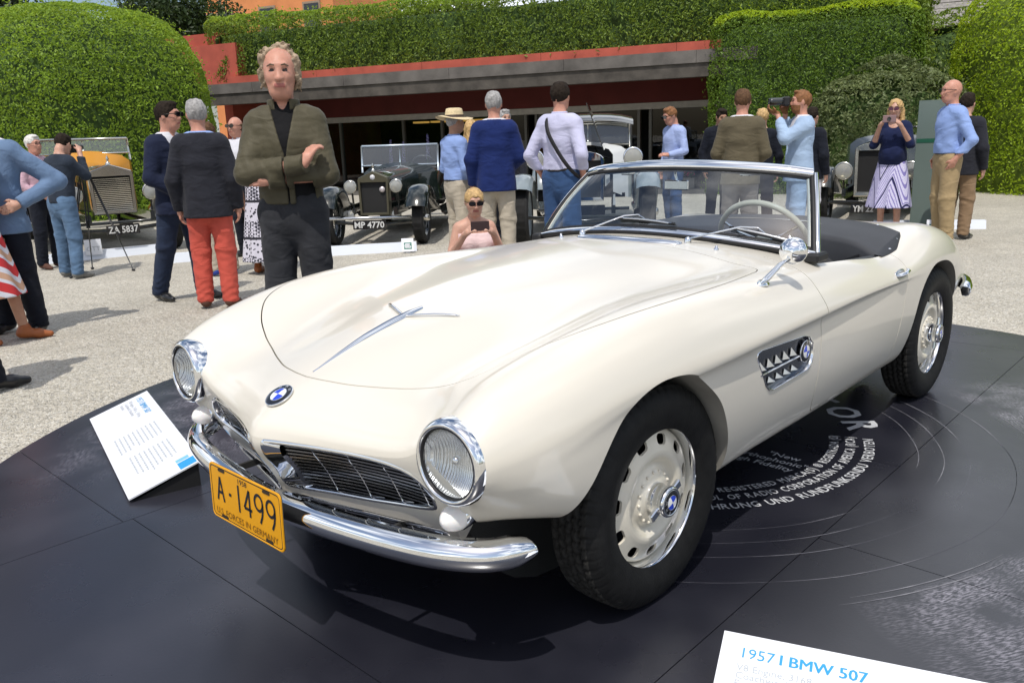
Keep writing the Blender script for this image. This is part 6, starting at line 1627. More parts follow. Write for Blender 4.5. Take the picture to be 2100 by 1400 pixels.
def vintage(name, label, pos, head, body, wing, shell, plate, rad_w=.52, rad_h=.62, rad_z=.52, lamp_z=.92, lamp_y=.40, lamp_r=.115, R=.39, wd=.14, track=1.40, wb=3.1, slats=False, ws_h=.44, ws_x=-1.62, roof=False, bonnet_up=False, inner=None, arch='gable', plate_w=.52, tub=None, fog=False, plate_z=None, wing0=25, scut=0.0, wheel_m=None, sc=1.0, ws_frame=None, badge=False, group='vintage cars parked in a row behind'):
    th = thing('vintage_car', label, 'car', (pos[0], pos[1], GZ), head, group); wheel_m = wheel_m or wing; hw = rad_w/2
    w0 = vintage_wheel(R, wd, wheel_m)
    for k, (x, s) in enumerate(((0, 1), (0, -1), (-wb, 1), (-wb, -1))):
        w = w0 if k == 0 else copy_tree(w0, th); w.parent = th; w.location = (x, s*track/2, R); w.rotation_euler = (0, 0, 0 if s > 0 else math.pi)
    # radiator
    zt = rad_z+rad_h
    if arch == 'gable': top_ = [(hw, zt-.07), (hw*.94, zt-.04), (0, zt+.045), (-hw*.94, zt-.04), (-hw, zt-.07)]
    else: top_ = [(hw, zt-.10)]+[(hw*math.cos(t)*1.0, zt-.10+.11*math.sin(t)) for t in np.linspace(.25, math.pi-.25, 9)]+[(-hw, zt-.10)]
    outl = np.array([(-hw*.96, rad_z), (hw*.96, rad_z)]+top_)
    c = outl.mean(0); innr = c+(outl-c)*np.array([.84, .86]); innr[:, 1] = np.minimum(innr[:, 1]-.015, zt-.10)
    n = len(outl); X = lambda P, x: np.c_[np.full(len(P), x), P]
    m = MB(); m.grid(np.stack([X(outl, -.02), X(outl, .10), X(c+(outl-c)*.97, .118), X(innr, .116), X(innr, .07)], 1), 0, False, wu=True, flip=True); m.build('radiator_shell', [shell], th)
    m = MB(); m.add(X(innr, .075), [list(range(n))], 0, False); core = m.build('radiator_core', [mat('radiator_core', (.012, .012, .012), rough=.7, bump=.5, bscale=300)], th)
    if slats:
        for k in range(18):
            z = innr[:, 1].min()+.015+(zt-.12-innr[:, 1].min())*k/18; m = MB(); m.box((.098, 0, z), (.022, rad_w*.80, .012), R=rotm('Y', .5)); m.build('slat', [NICK], core)
    cap_ = MB(); cap_.lathe([(.028, 0), (.028, .03), (.012, .04), (.012, .06), (.02, .08), (.002, .12)], 12, np.array(Matrix.Translation((.05, 0, zt+.03)))); cap_.build('radiator_cap', [NICK], th)
    if badge:
        m = MB(); m.lathe([(.035, 0), (.033, .008), (.001, .01)], 16, frame((.112, 0, zt-.035), (1, 0, 0), (0, 1, 0))); m.build('badge', [mat('badge_white', (.6, .6, .62), rough=.3)], th)
        m = MB(); m.lathe([(.040, 0), (.038, .010), (.001, .012)], 16, frame((.09, hw*.55, zt-.20), (1, 0, 0), (0, 1, 0))); m.build('badge', [mat('badge_silver', (.6, .55, .55), rough=.3, metal=.5)], th)
    # bonnet and body as lofted sections
    def sect(w, zb, ztop, crown, x, k=13):
        t = np.linspace(0, 1, k); P = []
        for q in np.linspace(-1, 1, k): P.append((x, w*q, ztop+crown*(1-abs(q)**1.8)-(.05 if abs(q) > .95 else 0)))
        return [(x, -w, zb)]+P+[(x, w, zb)]
    L = abs(ws_x)-.12
    rows = [sect(hw*.97, rad_z+.03, zt-.06, .10, -.02), sect(hw*1.15, rad_z+.02, zt-.05, .10, -L*.55), sect(hw*1.42, rad_z, zt-.03, .09, -L)]
    if bonnet_up:
        m = MB(); rr = np.array(rows); m.grid(rr[:, :8], 0, True, flip=False); m.build('bonnet', [body], th)
        m = MB(); m.box((-L*.55, hw*.55, zt+.30), (L*.95, .012, .62), R=rotm('X', .35)); m.build('raised_bonnet_panel', [BLK], th)
    else:
        m = MB(); m.grid(np.array(rows), 0, True, flip=False); m.build('bonnet', [body], th)
    for s in (1, -1):
        for k in range(9):
            m = MB(); xx = -.25-L*.07*k; yy = hw*(1.0+.2*k/9)+.012; m.box((xx, s*yy, rad_z+.28), (.018, .012, .24)); m.build('louvre', [body], th)
    bw = .62
    rows = [sect(hw*1.42, rad_z, zt-.03, .09, -L), sect(bw*.92, .46, zt+.0+scut, .10, ws_x), sect(bw, .45, zt-.02+scut, .02, ws_x-.12), sect(bw, .45, zt-.02+scut, .0, ws_x-1.3), sect(bw*.95, .5, zt-.02+scut, .0, ws_x-2.1), sect(bw*.7, .6, zt-.10, .0, ws_x-2.4)]
    rr = np.array(rows); m = MB(); m.grid(rr[:2], 0, True, flip=False)
    m.grid(rr[1:, :3], 0, True, flip=False); m.grid(rr[1:, -3:], 0, True, flip=False); m.add(rr[-1], [list(range(rr.shape[1]))], 0, False); m.add([(ws_x-2.1, -bw*.95, zt-.05), (ws_x-2.1, bw*.95, zt-.05), (ws_x-2.4, bw*.7, zt-.12), (ws_x-2.4, -bw*.7, zt-.12)], [[0, 1, 2, 3]], 0, False)
    m.build('coachwork', [tub or body], th)
    m = MB(); m.box((ws_x-.9, 0, .50), (1.9, 1.05, .06)); m.build('floor', [DARK], th)
    for x in (ws_x-.85, ws_x-1.75):
        m = MB(); m.box((x, 0, zt-.30), (.14, 1.05, .62), bev=.05); m.box((x+.28, 0, .68), (.5, 1.05, .18), bev=.05); m.build('seat', [inner or LEATHER], th)
    t_ = np.linspace(0, 2*math.pi, 28, endpoint=False); Mq = frame((ws_x-.42, .30, zt+.02), (-.8, 0, .6), (0, 1, 0)); m = MB(); m.tube(xf(np.c_[.2*np.cos(t_), .2*np.sin(t_), 0*t_], Mq), .012, 6, closed=True); m.tube(xf([[-.2, 0, 0], [.2, 0, 0]], Mq), .008, 6); m.build('steering_wheel', [BLK], th)
    # windscreen
    fr = ws_frame or NICK; m = MB(); z0 = zt+.06+scut; w_ = bw*.95
    m.tube([(ws_x, -w_, z0-.1), (ws_x-.06, -w_, z0+ws_h)], .016, 6); m.tube([(ws_x, w_, z0-.1), (ws_x-.06, w_, z0+ws_h)], .016, 6); m.tube([(ws_x-.06, -w_, z0+ws_h), (ws_x-.06, w_, z0+ws_h)], .018, 6); m.tube([(ws_x, -w_, z0), (ws_x, w_, z0)], .012, 6); m.tube([(ws_x-.03, 0, z0), (ws_x-.06, 0, z0+ws_h)], .010, 6)
    f_ = m.build('windscreen', [fr], th) if ws_h > .1 else None; m = MB(); m.add([(ws_x, -w_, z0), (ws_x, w_, z0), (ws_x-.06, w_, z0+ws_h), (ws_x-.06, -w_, z0+ws_h)], [[0, 1, 2, 3]], 0, False); f_ and m.build('pane', [GLASSV], f_)
    if roof:
        m = MB(); rr = []
        for x, dz_ in ((ws_x+.10, -.04), (ws_x-.04, .03), (ws_x-1.0, .09), (ws_x-2.0, .05), (ws_x-2.3, -.08)): rr.append([(x, (bw+.02)*q, z0+ws_h+dz_+.07*(1-abs(q)**3)) for q in np.linspace(-1, 1, 9)])
        m.grid(np.array(rr), 0, True, flip=False); m.build('roof', [BLK], th)
        for s in (1, -1):
            for x in (ws_x-1.0, ws_x-2.2):
                m = MB(); m.box((x, s*bw, (zt+z0+ws_h)/2), (.08, .05, z0+ws_h-zt+.05)); m.build('roof_post', [BLK], th)
    # lamps
    for s in (1, -1):
        Mh = frame((.10, s*lamp_y, lamp_z), (1, 0, 0), (0, 1, 0)); ob = MB().lathe([(.001, -.17), (lamp_r*.45, -.15), (lamp_r*.85, -.07), (lamp_r, .0), (lamp_r*1.04, .015), (lamp_r*.98, .035), (lamp_r*.90, .036)], 28, Mh).build('headlamp', [NICK if not roof else CHROME], th)
        MB().lathe([(lamp_r*.92, .02), (lamp_r*.6, -.05), (.001, -.08)], 24, Mh).build('reflector', [BRASSY], ob); MB().lathe([(lamp_r*.92, .028), (lamp_r*.5, .045), (.001, .05)], 24, Mh).build('lens', [LAMPG], ob)
        m = MB(); m.tube([(.04, s*lamp_y, lamp_z-lamp_r), (.0, s*lamp_y, rad_z+.02)], .014, 6); m.build('lamp_post', [BLK], ob)
        if fog:
            Mh = frame((.22, s*lamp_y*1.02, rad_z+.02), (1, 0, 0), (0, 1, 0)); ob = MB().lathe([(.001, -.09), (.06, -.05), (.068, .0), (.062, .015)], 20, Mh).build('fog_lamp', [NICK], th); MB().lathe([(.062, .012), (.03, .022), (.001, .025)], 20, Mh).build('lens', [LAMPG], ob)
        # wings
        for (xc, nm, a0, a1, tail) in ((0, 'front_wing', wing0, 150, True), (-wb, 'rear_wing', 15, 185, False)):
            path = [(xc+math.cos(rad(a))*(R+.09), R+math.sin(rad(a))*(R+.08)) for a in np.linspace(a0, a1, 16)]
            if tail: path += [(xc-R-.22, .52), (xc-R-.42, .38), (xc-R-.7, .33), (ws_x-1.0, .32)]
            path = np.array(path); T = np.gradient(path, axis=0); T /= np.linalg.norm(T, axis=1)[:, None]; N_ = np.c_[T[:, 1], -T[:, 0]]
            N_ *= np.sign(((path-[xc, R])*N_).sum(1))[:, None] if not tail else 1
            if tail: N_ = np.where(N_[:, 1:2] < -.2, -N_, N_)*1.0
            cols = []
            for q, dep in ((-1, -.06), (-.96, -.015), (-.6, .018), (0, .03), (.6, .018), (.96, -.015), (1, -.06)): cols.append([(p[0]+nn[0]*dep, s*(track/2)+q*.15, p[1]+nn[1]*dep) for p, nn in zip(path, N_)])
            m = MB(); m.grid(np.array(cols), 0, True, flip=False); m.build(nm, [wing], th)
    m = MB(); m.tube([(.0, -track/2, R*.9), (.0, 0, R*.75), (.0, track/2, R*.9)], .025, 8); ax_ = m.build('front_axle', [BLK], th)
    m = MB(); m.tube([(.40, -.55, (plate_z or .4)+.085), (.40, .55, (plate_z or .4)+.085)], .02, 8); m.build('cross_bar', [BLK if not fog else DULLCH], th)
    for s in (1, -1):
        m = MB(); m.box((-1.0, s*.36, .48), (2.9, .05, .10)); m.build('chassis_rail', [BLK], th)
    # number plate
    Mp = np.array(frame((.44, 0, plate_z or rad_z-.075), (1, 0, 0), (0, 1, 0))); pl_ = MB(); pl_.prism(rrect(plate_w, .12, .01, 2), .008, Mp, 0); pl_ = pl_.build('number_plate', [BLACK], th)
    if plate:
      m = MB(); V, F = text_polys(plate, 1, .02); V = V.copy(); V -= V.min(0); V[:, 0] *= plate_w*.90/V[:, 0].max() if len(plate) > 5 else plate_w*.5/V[:, 0].max(); V[:, 1] *= .085/V[:, 1].max(); V[:, 0] -= plate_w*.45; V[:, 1] -= .0425; V[:, 2] = .0095; m.add(xf(V, Mp), F, 0, False); m.build('lettering', [mat('plate_letters', (.62, .62, .60), rough=.5)], pl_)
    th.scale = (sc, sc, sc); return th
OCH = mat('ochre_coachwork', (.55, .24, .015), rough=.3, coat=.6)
DGRN = mat('dark_green_coachwork', (.008, .013, .011), rough=.16, coat=1)
OLV = mat('olive_shell', (.17, .16, .11), rough=.3, metal=.8)
GRY = mat('grey_wing_paint', (.20, .24, .26), rough=.25, coat=.8)
CRM = mat('white_coachwork', (.60, .62, .62), rough=.25, coat=.8)
DBL = mat('slate_coachwork', (.055, .065, .075), rough=.2, coat=.8)
vintage('tourer', 'black vintage tourer with tall slatted radiator and ochre bodywork at the far left', (-2.72, -9.70), rad(78), DGRN, BLK, NICK, 'ZA 5837', slats=True, tub=OCH, rad_w=.53, rad_h=.57, rad_z=.50, lamp_y=.45, lamp_z=.76, lamp_r=.108, R=.37, ws_h=.20, scut=.11, plate_w=.38, inner=mat('tan_seat', (.30, .15, .06), rough=.6), plate_z=.335, track=1.34, sc=1.07)
vintage('tourer', 'dark green vintage tourer with olive radiator shell behind the man with crossed arms', (-5.15, -7.10), rad(38), DGRN, DGRN, OLV, 'MP 4770', rad_w=.42, rad_h=.54, rad_z=.40, lamp_y=.31, lamp_z=.785, lamp_r=.088, R=.345, wd=.15, ws_h=.29, fog=True, track=1.22, badge=True, ws_frame=mat('pale_frame', (.55, .62, .68), rough=.3, metal=.6), plate_z=.31, plate_w=.44)
vintage('saloon', 'vintage saloon with light grey wings and a raised bonnet panel beyond the windscreen', (-6.45, -4.55), rad(36), CRM, GRY, CHROME, '', rad_w=.50, rad_h=.60, rad_z=.55, lamp_y=.60, lamp_z=1.08, lamp_r=.115, R=.40, wd=.19, track=1.56, roof=True, bonnet_up=True, ws_h=.30, arch='round', wing0=42)
vintage('tourer', 'slate-blue vintage car with black radiator behind the woman in the violet dress', (-9.95, -2.22), rad(14), DBL, BLK, NICK, 'YM 22', rad_w=.58, rad_h=.72, rad_z=.40, lamp_y=.42, lamp_z=.75, lamp_r=.122, R=.36, wd=.17, track=1.34, arch='round', ws_h=.05, plate_z=.27)
# ================================================================ the crowd
SUITN = cloth('navy_suit', (.012, .017, .040)); CHARC = cloth('charcoal_blazer', (.020, .021, .028)); CORAL = cloth('coral_cotton', (.50, .085, .060), var=.10); JEAN = cloth('blue_denim', (.085, .145, .235), var=.3, vscale=6); DJEAN = cloth('dark_denim', (.030, .031, .035), var=.25)
OLIVE = cloth('olive_quilt', (.075, .066, .040), var=.12, rough=.55); BLKT = cloth('black_tee', (.008, .008, .009)); WHS = cloth('white_cotton', (.62, .62, .66), var=.05); LILAC = cloth('lilac_cotton', (.50, .50, .66), var=.05); SKYS = cloth('sky_cotton', (.24, .34, .62), var=.07); SKY2 = cloth('pale_sky_cotton', (.34, .42, .68), var=.06)
CHINO = cloth('pale_chino', (.43, .38, .30), var=.08); KHAKI = cloth('khaki_cotton', (.34, .25, .135), var=.1); TANT = cloth('tan_trousers', (.24, .16, .095), var=.1); ROYAL = cloth('royal_blue_blazer', (.010, .022, .105)); BLUT = cloth('blue_trousers', (.035, .075, .17)); BROWNB = cloth('olive_brown_blazer', (.105, .088, .055), var=.08); ICE = cloth('ice_blue_suit', (.33, .44, .60), var=.06); DNAVY = cloth('dark_navy_wool', (.009, .011, .018)); STEEL = cloth('steel_blue_blazer', (.13, .20, .32), var=.1); DTEE = cloth('slate_jumper', (.022, .030, .045)); PINKS = cloth('pink_shirt', (.55, .36, .42)); PINKT = cloth('pale_pink_top', (.74, .56, .55), var=.06)
SHB = mat('black_shoe', (.012, .012, .013), rough=.3, coat=.3); SHBR = mat('brown_suede', (.085, .035, .022), rough=.8); SHG = mat('grey_trainer', (.16, .16, .15), rough=.7); SHT = mat('tan_leather', (.30, .09, .025), rough=.45)
H_GREY = mat('grey_hair', (.30, .29, .28), rough=.7, var=.35, vscale=45, bump=.8, bscale=60); H_WHITE = mat('white_hair', (.60, .58, .54), rough=.7, var=.2, vscale=45, bump=.8, bscale=60); H_DARK = mat('dark_hair', (.022, .016, .012), spec=.12, rough=.8, var=.4, vscale=45, bump=.8, bscale=60); H_BROWN = mat('brown_hair', (.10, .055, .03), spec=.15, rough=.75, var=.35, vscale=45, bump=.8, bscale=60); H_BLOND = mat('blond_hair', (.48, .31, .13), rough=.6, var=.3, vscale=40, bump=.8, bscale=60); H_SAND = mat('sandy_hair', (.33, .25, .17), rough=.75, var=.35, vscale=40, bump=.9, bscale=50); H_GING = mat('ginger_hair', (.20, .085, .03), rough=.7, var=.3, vscale=40)
LDARK = mat('dark_lens', (.006, .006, .007), rough=.06, coat=1); FDARK = mat('dark_frame', (.012, .010, .009), rough=.3); LCLR = _thin_glass('spectacle_lens', (.92, .93, .95), 1.5); LVIO = mat('violet_lens', (.10, .02, .06), rough=.08, coat=1)
def pattern_mat(name, kind):
    m = bpy.data.materials.new(name); m.use_nodes = True; nt = m.node_tree; p = nt.nodes['Principled BSDF']; p.inputs['Roughness'].default_value = .85; tc = nt.nodes.new('ShaderNodeTexCoord')
    def mth(op, a, b=None):
        n = nt.nodes.new('ShaderNodeMath'); n.operation = op
        for i, v in enumerate((a, b)):
            if v is None: continue
            if hasattr(v, 'node'): nt.links.new(v, n.inputs[i])
            else: n.inputs[i].default_value = v
        return n.outputs[0]
    s = nt.nodes.new('ShaderNodeSeparateXYZ'); nt.links.new(tc.outputs['Object'], s.inputs[0]); X, Y, Z = s.outputs
    if kind == 'geo':        # nested angular bands, white on violet
        u = mth('ADD', mth('MULTIPLY', Y, 1.0), mth('MULTIPLY', X, .6)); v = mth('ABSOLUTE', mth('SUBTRACT', mth('FRACT', mth('MULTIPLY', u, 3.2)), .5))
        w = mth('ADD', mth('MULTIPLY', Z, 3.0), mth('MULTIPLY', v, 2.4)); a = mth('LESS_THAN', mth('FRACT', mth('MULTIPLY', w, 5.0)), .34); big = mth('LESS_THAN', mth('FRACT', mth('MULTIPLY', w, .9)), .12)
        nz = nt.nodes.new('ShaderNodeTexVoronoi'); nz.inputs['Scale'].default_value = 60; nt.links.new(tc.outputs['Object'], nz.inputs['Vector']); dd = mth('LESS_THAN', nz.outputs['Distance'], .28)
        cols = ((.60, .58, .76), (.22, .19, .46), (.015, .015, .08))
        fac1 = mth('MAXIMUM', a, mth('MULTIPLY', dd, .6)); fac2 = big
    elif kind == 'bw':
        v = nt.nodes.new('ShaderNodeTexChecker'); v.inputs['Scale'].default_value = 34; mp = nt.nodes.new('ShaderNodeMapping'); mp.inputs['Rotation'].default_value = (.5, .6, .785); nt.links.new(tc.outputs['Object'], mp.inputs[0]); nt.links.new(mp.outputs[0], v.inputs['Vector'])
        nz = nt.nodes.new('ShaderNodeTexVoronoi'); nz.inputs['Scale'].default_value = 22; nt.links.new(tc.outputs['Object'], nz.inputs['Vector'])
        sel = mth('LESS_THAN', mth('FRACT', mth('MULTIPLY', Z, 2.3)), .5); a = mth('LESS_THAN', nz.outputs['Distance'], .33)
        fac1 = mth('ADD', mth('MULTIPLY', v.outputs['Fac'], sel), mth('MULTIPLY', a, mth('SUBTRACT', 1.0, sel))); fac2 = mth('LESS_THAN', mth('FRACT', mth('MULTIPLY', Z, 2.3)), .07)
        cols = ((.60, .58, .66), (.035, .035, .05), (.02, .02, .03))
    else:                    # red, cream and white chevron bands
        u = mth('ABSOLUTE', mth('SUBTRACT', mth('FRACT', mth('MULTIPLY', Y, 2.2)), .5)); w = mth('FRACT', mth('MULTIPLY', mth('ADD', mth('MULTIPLY', Z, 1.0), mth('MULTIPLY', u, .35)), 4.2))
        fac1 = mth('LESS_THAN', w, .38); fac2 = mth('MULTIPLY', mth('GREATER_THAN', w, .52), mth('LESS_THAN', w, .78)); cols = ((.62, .62, .68), (.52, .03, .035), (.55, .33, .22))
    m1 = nt.nodes.new('ShaderNodeMix'); m1.data_type = 'RGBA'; m1.inputs['A'].default_value = (*cols[0], 1); m1.inputs['B'].default_value = (*cols[1], 1); nt.links.new(fac1, m1.inputs['Factor'])
    m2 = nt.nodes.new('ShaderNodeMix'); m2.data_type = 'RGBA'; m2.inputs['B'].default_value = (*cols[2], 1); nt.links.new(m1.outputs['Result'], m2.inputs['A']); nt.links.new(fac2, m2.inputs['Factor']); nt.links.new(m2.outputs['Result'], p.inputs['Base Color']); return m
P_GEO = pattern_mat('violet_geometric_print', 'geo'); P_BW = pattern_mat('monochrome_print', 'bw'); P_RED = pattern_mat('red_band_print', 'red')
def towards(pos, rel): return math.atan2(CAM_POS.y-pos[1], CAM_POS.x-pos[0])+rad(rel)
GRP = 'visitors standing around the cars'
def P_(label, pos, H, rel, **kw): return person(label, pos, H, towards(pos, rel), group=GRP, **kw)
CROSS = {1: ((.08, .205, 1.13), (.170, -.085, 1.115), (-.35, -.9, .05), (-.9, .2, -.3), .2), -1: ((.10, .215, 1.15), (.232, -.105, 1.195), (-.28, -.48, .75), (-.6, -.7, -.2), .55)}
# the man in the quilted jacket, nearest to the car
pj = P_('man with curly grey hair, olive quilted jacket and crossed arms standing behind the bonnet', (-.80, -2.28), 1.86, -8, skin='ruddy', top='bomber', topm=OLIVE, legm=DJEAN, shoem=SHB, hairm=H_SAND, hair='curly', shirtm=BLKT, custom=CROSS, head=(.06, .03), hk=1.09, slim=.90, h=.0075, zbase=0.0, hem=.98, seed=2)
P_('man in steel-blue blazer with hand on hip at the left edge', (-.12, -5.26), 1.76, -35, skin='fair', top='jacket', topm=STEEL, legm=DNAVY, shoem=SHB, hairm=H_BROWN, shirtm=WHS, arms=('hip', 'down'), feet=((.05, .17), (-.03, -.15)), seed=3)
P_('woman in red and white chevron dress with tan heeled sandals at the left edge', (.12, -5.02), 1.62, 70, skin='tan', top='tee', topm=P_RED, legm=None, shoem=SHT, hairm=H_DARK, hair='long', female=True, skirt=(1.0, .40, .17, P_RED), sleeve='short', seed=4, feet=((.22, .08), (-.10, -.08)))
P_('person in dark trousers and black leather boots stepping in at the lower left', (.76, -3.52), 1.76, 95, skin='fair', top='jacket', topm=CHARC, legm=DNAVY, shoem=SHB, hairm=H_DARK, shirtm=WHS, seed=5, feet=((.24, .10), (-.20, -.10)))
P_('person with white hair and glasses in a pink shirt behind the steel-blue blazer', (-1.62, -9.0), 1.58, 40, skin='ruddy', top='shirt', topm=PINKS, legm=DNAVY, shoem=SHBR, hairm=H_WHITE, glasses=(LCLR, FDARK), arms=('front', 'front'), seed=6)
pc = P_('photographer in slate jumper and blue jeans seen from behind beside the tripod', (-1.48, -7.94), 1.60, 130, skin='fair', top='tee', topm=DTEE, legm=JEAN, shoem=SHG, hairm=H_DARK, arms=('face', 'face'), lean=.16, head=(.25, .45), seed=7, feet=((.05, .15), (-.03, -.15)))
P_('man in navy suit, white shirt and sunglasses facing the coral trousers', (-1.60, -5.44), 1.78, 44, skin='ruddy', top='jacket', topm=SUITN, legm=cloth('navy_trousers', (.020, .030, .060)), shoem=SHB, hairm=H_DARK, shirtm=WHS, glasses=(LDARK, FDARK), arms=('pocket', 'front'), seed=8, feet=((.10, .12), (-.22, -.10)), head=(.30, 0))
P_('grey-haired man in charcoal blazer and coral red trousers seen from behind', (-1.59, -4.85), 1.77, 168, skin='ruddy', top='jacket', topm=CHARC, legm=CORAL, shoem=SHBR, hairm=H_GREY, shirtm=SKYS, arms=('down', 'down'), seed=9, jacket_open=False, head=(.35, 0))
P_('woman with brown curly hair and beige trousers hidden behind the charcoal blazer', (-2.55, -6.55), 1.62, 200, skin='fair', top='tee', topm=cloth('beige_top', (.4, .33, .25)), legm=CHINO, shoem=mat('blue_shoe', (.02, .05, .30), rough=.6), hairm=H_BROWN, hair='curly', female=True, seed=10)
P_('man in white shirt with sunglasses and lanyard behind the quilted jacket', (-3.52, -7.66), 1.72, -40, skin='ruddy', top='shirt', topm=WHS, legm=DNAVY, shoem=SHB, hairm=H_BROWN, hair='bald', glasses=(LDARK, FDARK), seed=11)
P_('woman in black and white patterned dress turned away beside the quilted jacket', (-2.88, -6.20), 1.60, 150, skin='tan', top='tee', topm=P_BW, legm=None, shoem=SHT, hairm=H_BROWN, hair='short', female=True, skirt=(1.0, .16, .13, P_BW), sleeve='short', seed=12)
hat = P_('man in straw hat, sky-blue shirt and pale chinos seen from the side', (-4.45, -4.76), 1.66, 120, skin='tan', top='shirt', topm=SKYS, legm=CHINO, shoem=SHBR, hairm=H_GREY, arms=('front', 'front'), seed=13, fat=1.12)
P_('woman with long blond hair and dark cap behind the straw hat', (-6.02, -6.1), 1.60, 160, skin='fair', top='tee', topm=BLKT, legm=DNAVY, shoem=SHB, hairm=H_BLOND, hair='long', female=True, seed=14)
P_('grey-haired man in royal blue blazer and pale chinos seen from behind', (-4.50, -4.20), 1.83, 178, skin='ruddy', top='jacket', topm=ROYAL, legm=CHINO, shoem=SHBR, hairm=H_GREY, shirtm=WHS, arms=('down', 'front'), seed=15, jacket_open=False)
P_('grey-haired man mostly hidden behind the royal blue blazer', (-6.48, -5.92), 1.72, 20, skin='fair', top='jacket', topm=CHARC, legm=DNAVY, shoem=SHB, hairm=H_GREY, shirtm=WHS, seed=16)
pcr = P_('blond woman crouching behind the far wing and holding up a phone', (-3.05, -3.10), 1.66, 8, skin='fair', top='tee', topm=PINKT, legm=PINKT, shoem=SHT, hairm=H_BLOND, hair='bun', female=True, crouch=True, arms=('phone', 'phone'), sleeve='none', glasses=(LDARK, FDARK), head=(0, .18), seed=17, h=.009)
ll = P_('dark-haired man in lilac shirt with black shoulder strap and blue trousers', (-4.42, -3.25), 1.86, 150, skin='ruddy', top='shirt', topm=LILAC, legm=BLUT, shoem=SHB, hairm=H_DARK, arms=('pocket', 'pocket'), seed=18, head=(.15, 0))
P_('man in pale sky-blue shirt and sunglasses looking down beside the shop window', (-8.35, -4.45), 1.70, -55, skin='ruddy', top='shirt', topm=SKY2, legm=BLUT, shoem=SHB, hairm=H_GING, glasses=(LDARK, FDARK), arms=('bent', 'down'), head=(0, .30), seed=19)
P_('person with slicked dark grey hair half hidden behind the olive-brown blazer', (-9.03, -4.12), 1.66, 20, skin='tan', top='jacket', topm=DNAVY, legm=DNAVY, shoem=SHB, hairm=H_DARK, shirtm=DNAVY, seed=20, head=(0, .3))
P_('man in olive-brown blazer seen from behind above the windscreen', (-6.35, -2.37), 1.77, 175, skin='ruddy', top='jacket', topm=BROWNB, legm=cloth('grey_flannel', (.20, .18, .16)), shoem=SHBR, hairm=H_BROWN, shirtm=WHS, arms=('front', 'front'), seed=21, jacket_open=False)
P_('person with blond hair behind the camera of the ice-blue suit', (-8.4, -3.16), 1.61, 190, skin='fair', top='tee', topm=DNAVY, legm=DNAVY, shoem=SHB, hairm=H_BLOND, hair='short', seed=22)
ice = P_('bearded man in ice-blue suit photographing with a black camera', (-7.1, -2.06), 1.75, -75, skin='ruddy', top='jacket', topm=ICE, legm=ICE, shoem=SHBR, hairm=H_GING, shirtm=WHS, custom={1: ((.22, .20, 1.27), (.27, .035, 1.54), (.9, -.1, .35), (-.1, -.35, 1), .7), -1: ((.13, .23, 1.30), (.15, .105, 1.55), (.5, -.35, .75), (0, -.9, -.2), .8)}, beard=H_GING, seed=23, head=(0, -.05))
P_('person in dark jacket and white trousers behind the ice-blue suit', (-8.50, -2.56), 1.60, 150, skin='fair', top='jacket', topm=DNAVY, legm=WHS, shoem=SHB, hairm=H_DARK, seed=24)
pw_ = P_('blond woman in violet patterned dress and navy shawl taking a picture', (-9.14, -1.76), 1.66, -12, skin='fair', top='tee', topm=cloth('navy_shawl', (.010, .016, .055)), legm=None, shoem=SHT, hairm=H_BLOND, hair='long', female=True, skirt=(1.0, .36, .13, P_GEO), sleeve='elbow', arms=('phone', 'phone'), glasses=(LVIO, FDARK), fat=1.15, head=(0, .1), seed=25)
P_('bald man with glasses in blue shirt and khaki trousers at the right', (-8.45, -.93), 1.82, -62, skin='ruddy', top='shirt', topm=SKYS, legm=KHAKI, shoem=SHBR, hairm=H_BROWN, hair='none', glasses=(LCLR, FDARK), arms=('pocket', 'pocket'), seed=26, fat=1.05)
P_('man in dark blazer and tan trousers half hidden behind the bald man', (-9.0, -.93), 1.68, 160, skin='fair', top='jacket', topm=CHARC, legm=TANT, shoem=SHB, hairm=H_DARK, arms=('down', 'down'), seed=27, jacket_open=False)
# ---------------------------------------------------------------- things people wear or hold
def held(name, label, cat, mb, mats): o = mb.build(name, mats); return tag(o, label, cat)
# straw hat
hc_, RH_ = hat['hc'], hat['RH']; a = np.linspace(0, 2*math.pi, 40, endpoint=False)
def hat_rows(prof): return np.array([[hat['qh']((-.012+r*1.12*math.cos(t), r*math.sin(t), z+(.018*math.cos(2*t) if r > .12 else 0)-(0 if r < .12 else .012*math.cos(t)))) for t in a] for r, z in prof])
STRAW = mat('straw', (.62, .50, .30), rough=.8, var=.15, vscale=60, bump=.5, bscale=120)
m = MB(); m.grid(hat_rows([(.20, .040), (.15, .048), (.108, .052), (.100, .062), (.094, .11), (.084, .150), (.06, .158), (.03, .146), (.002, .143)]), 0, True, wv=True); m.grid(hat_rows([(.20, .038), (.15, .045), (.104, .048)]), 0, True, wv=True, flip=True); ho = m.build('straw_hat', [STRAW], hat['root'])
m = MB(); m.grid(hat_rows([(.1095, .053), (.1035, .064), (.100, .082)]), 0, True, wv=True); m.build('hat_band', [mat('hat_ribbon', (.05, .03, .02), rough=.6)], ho)
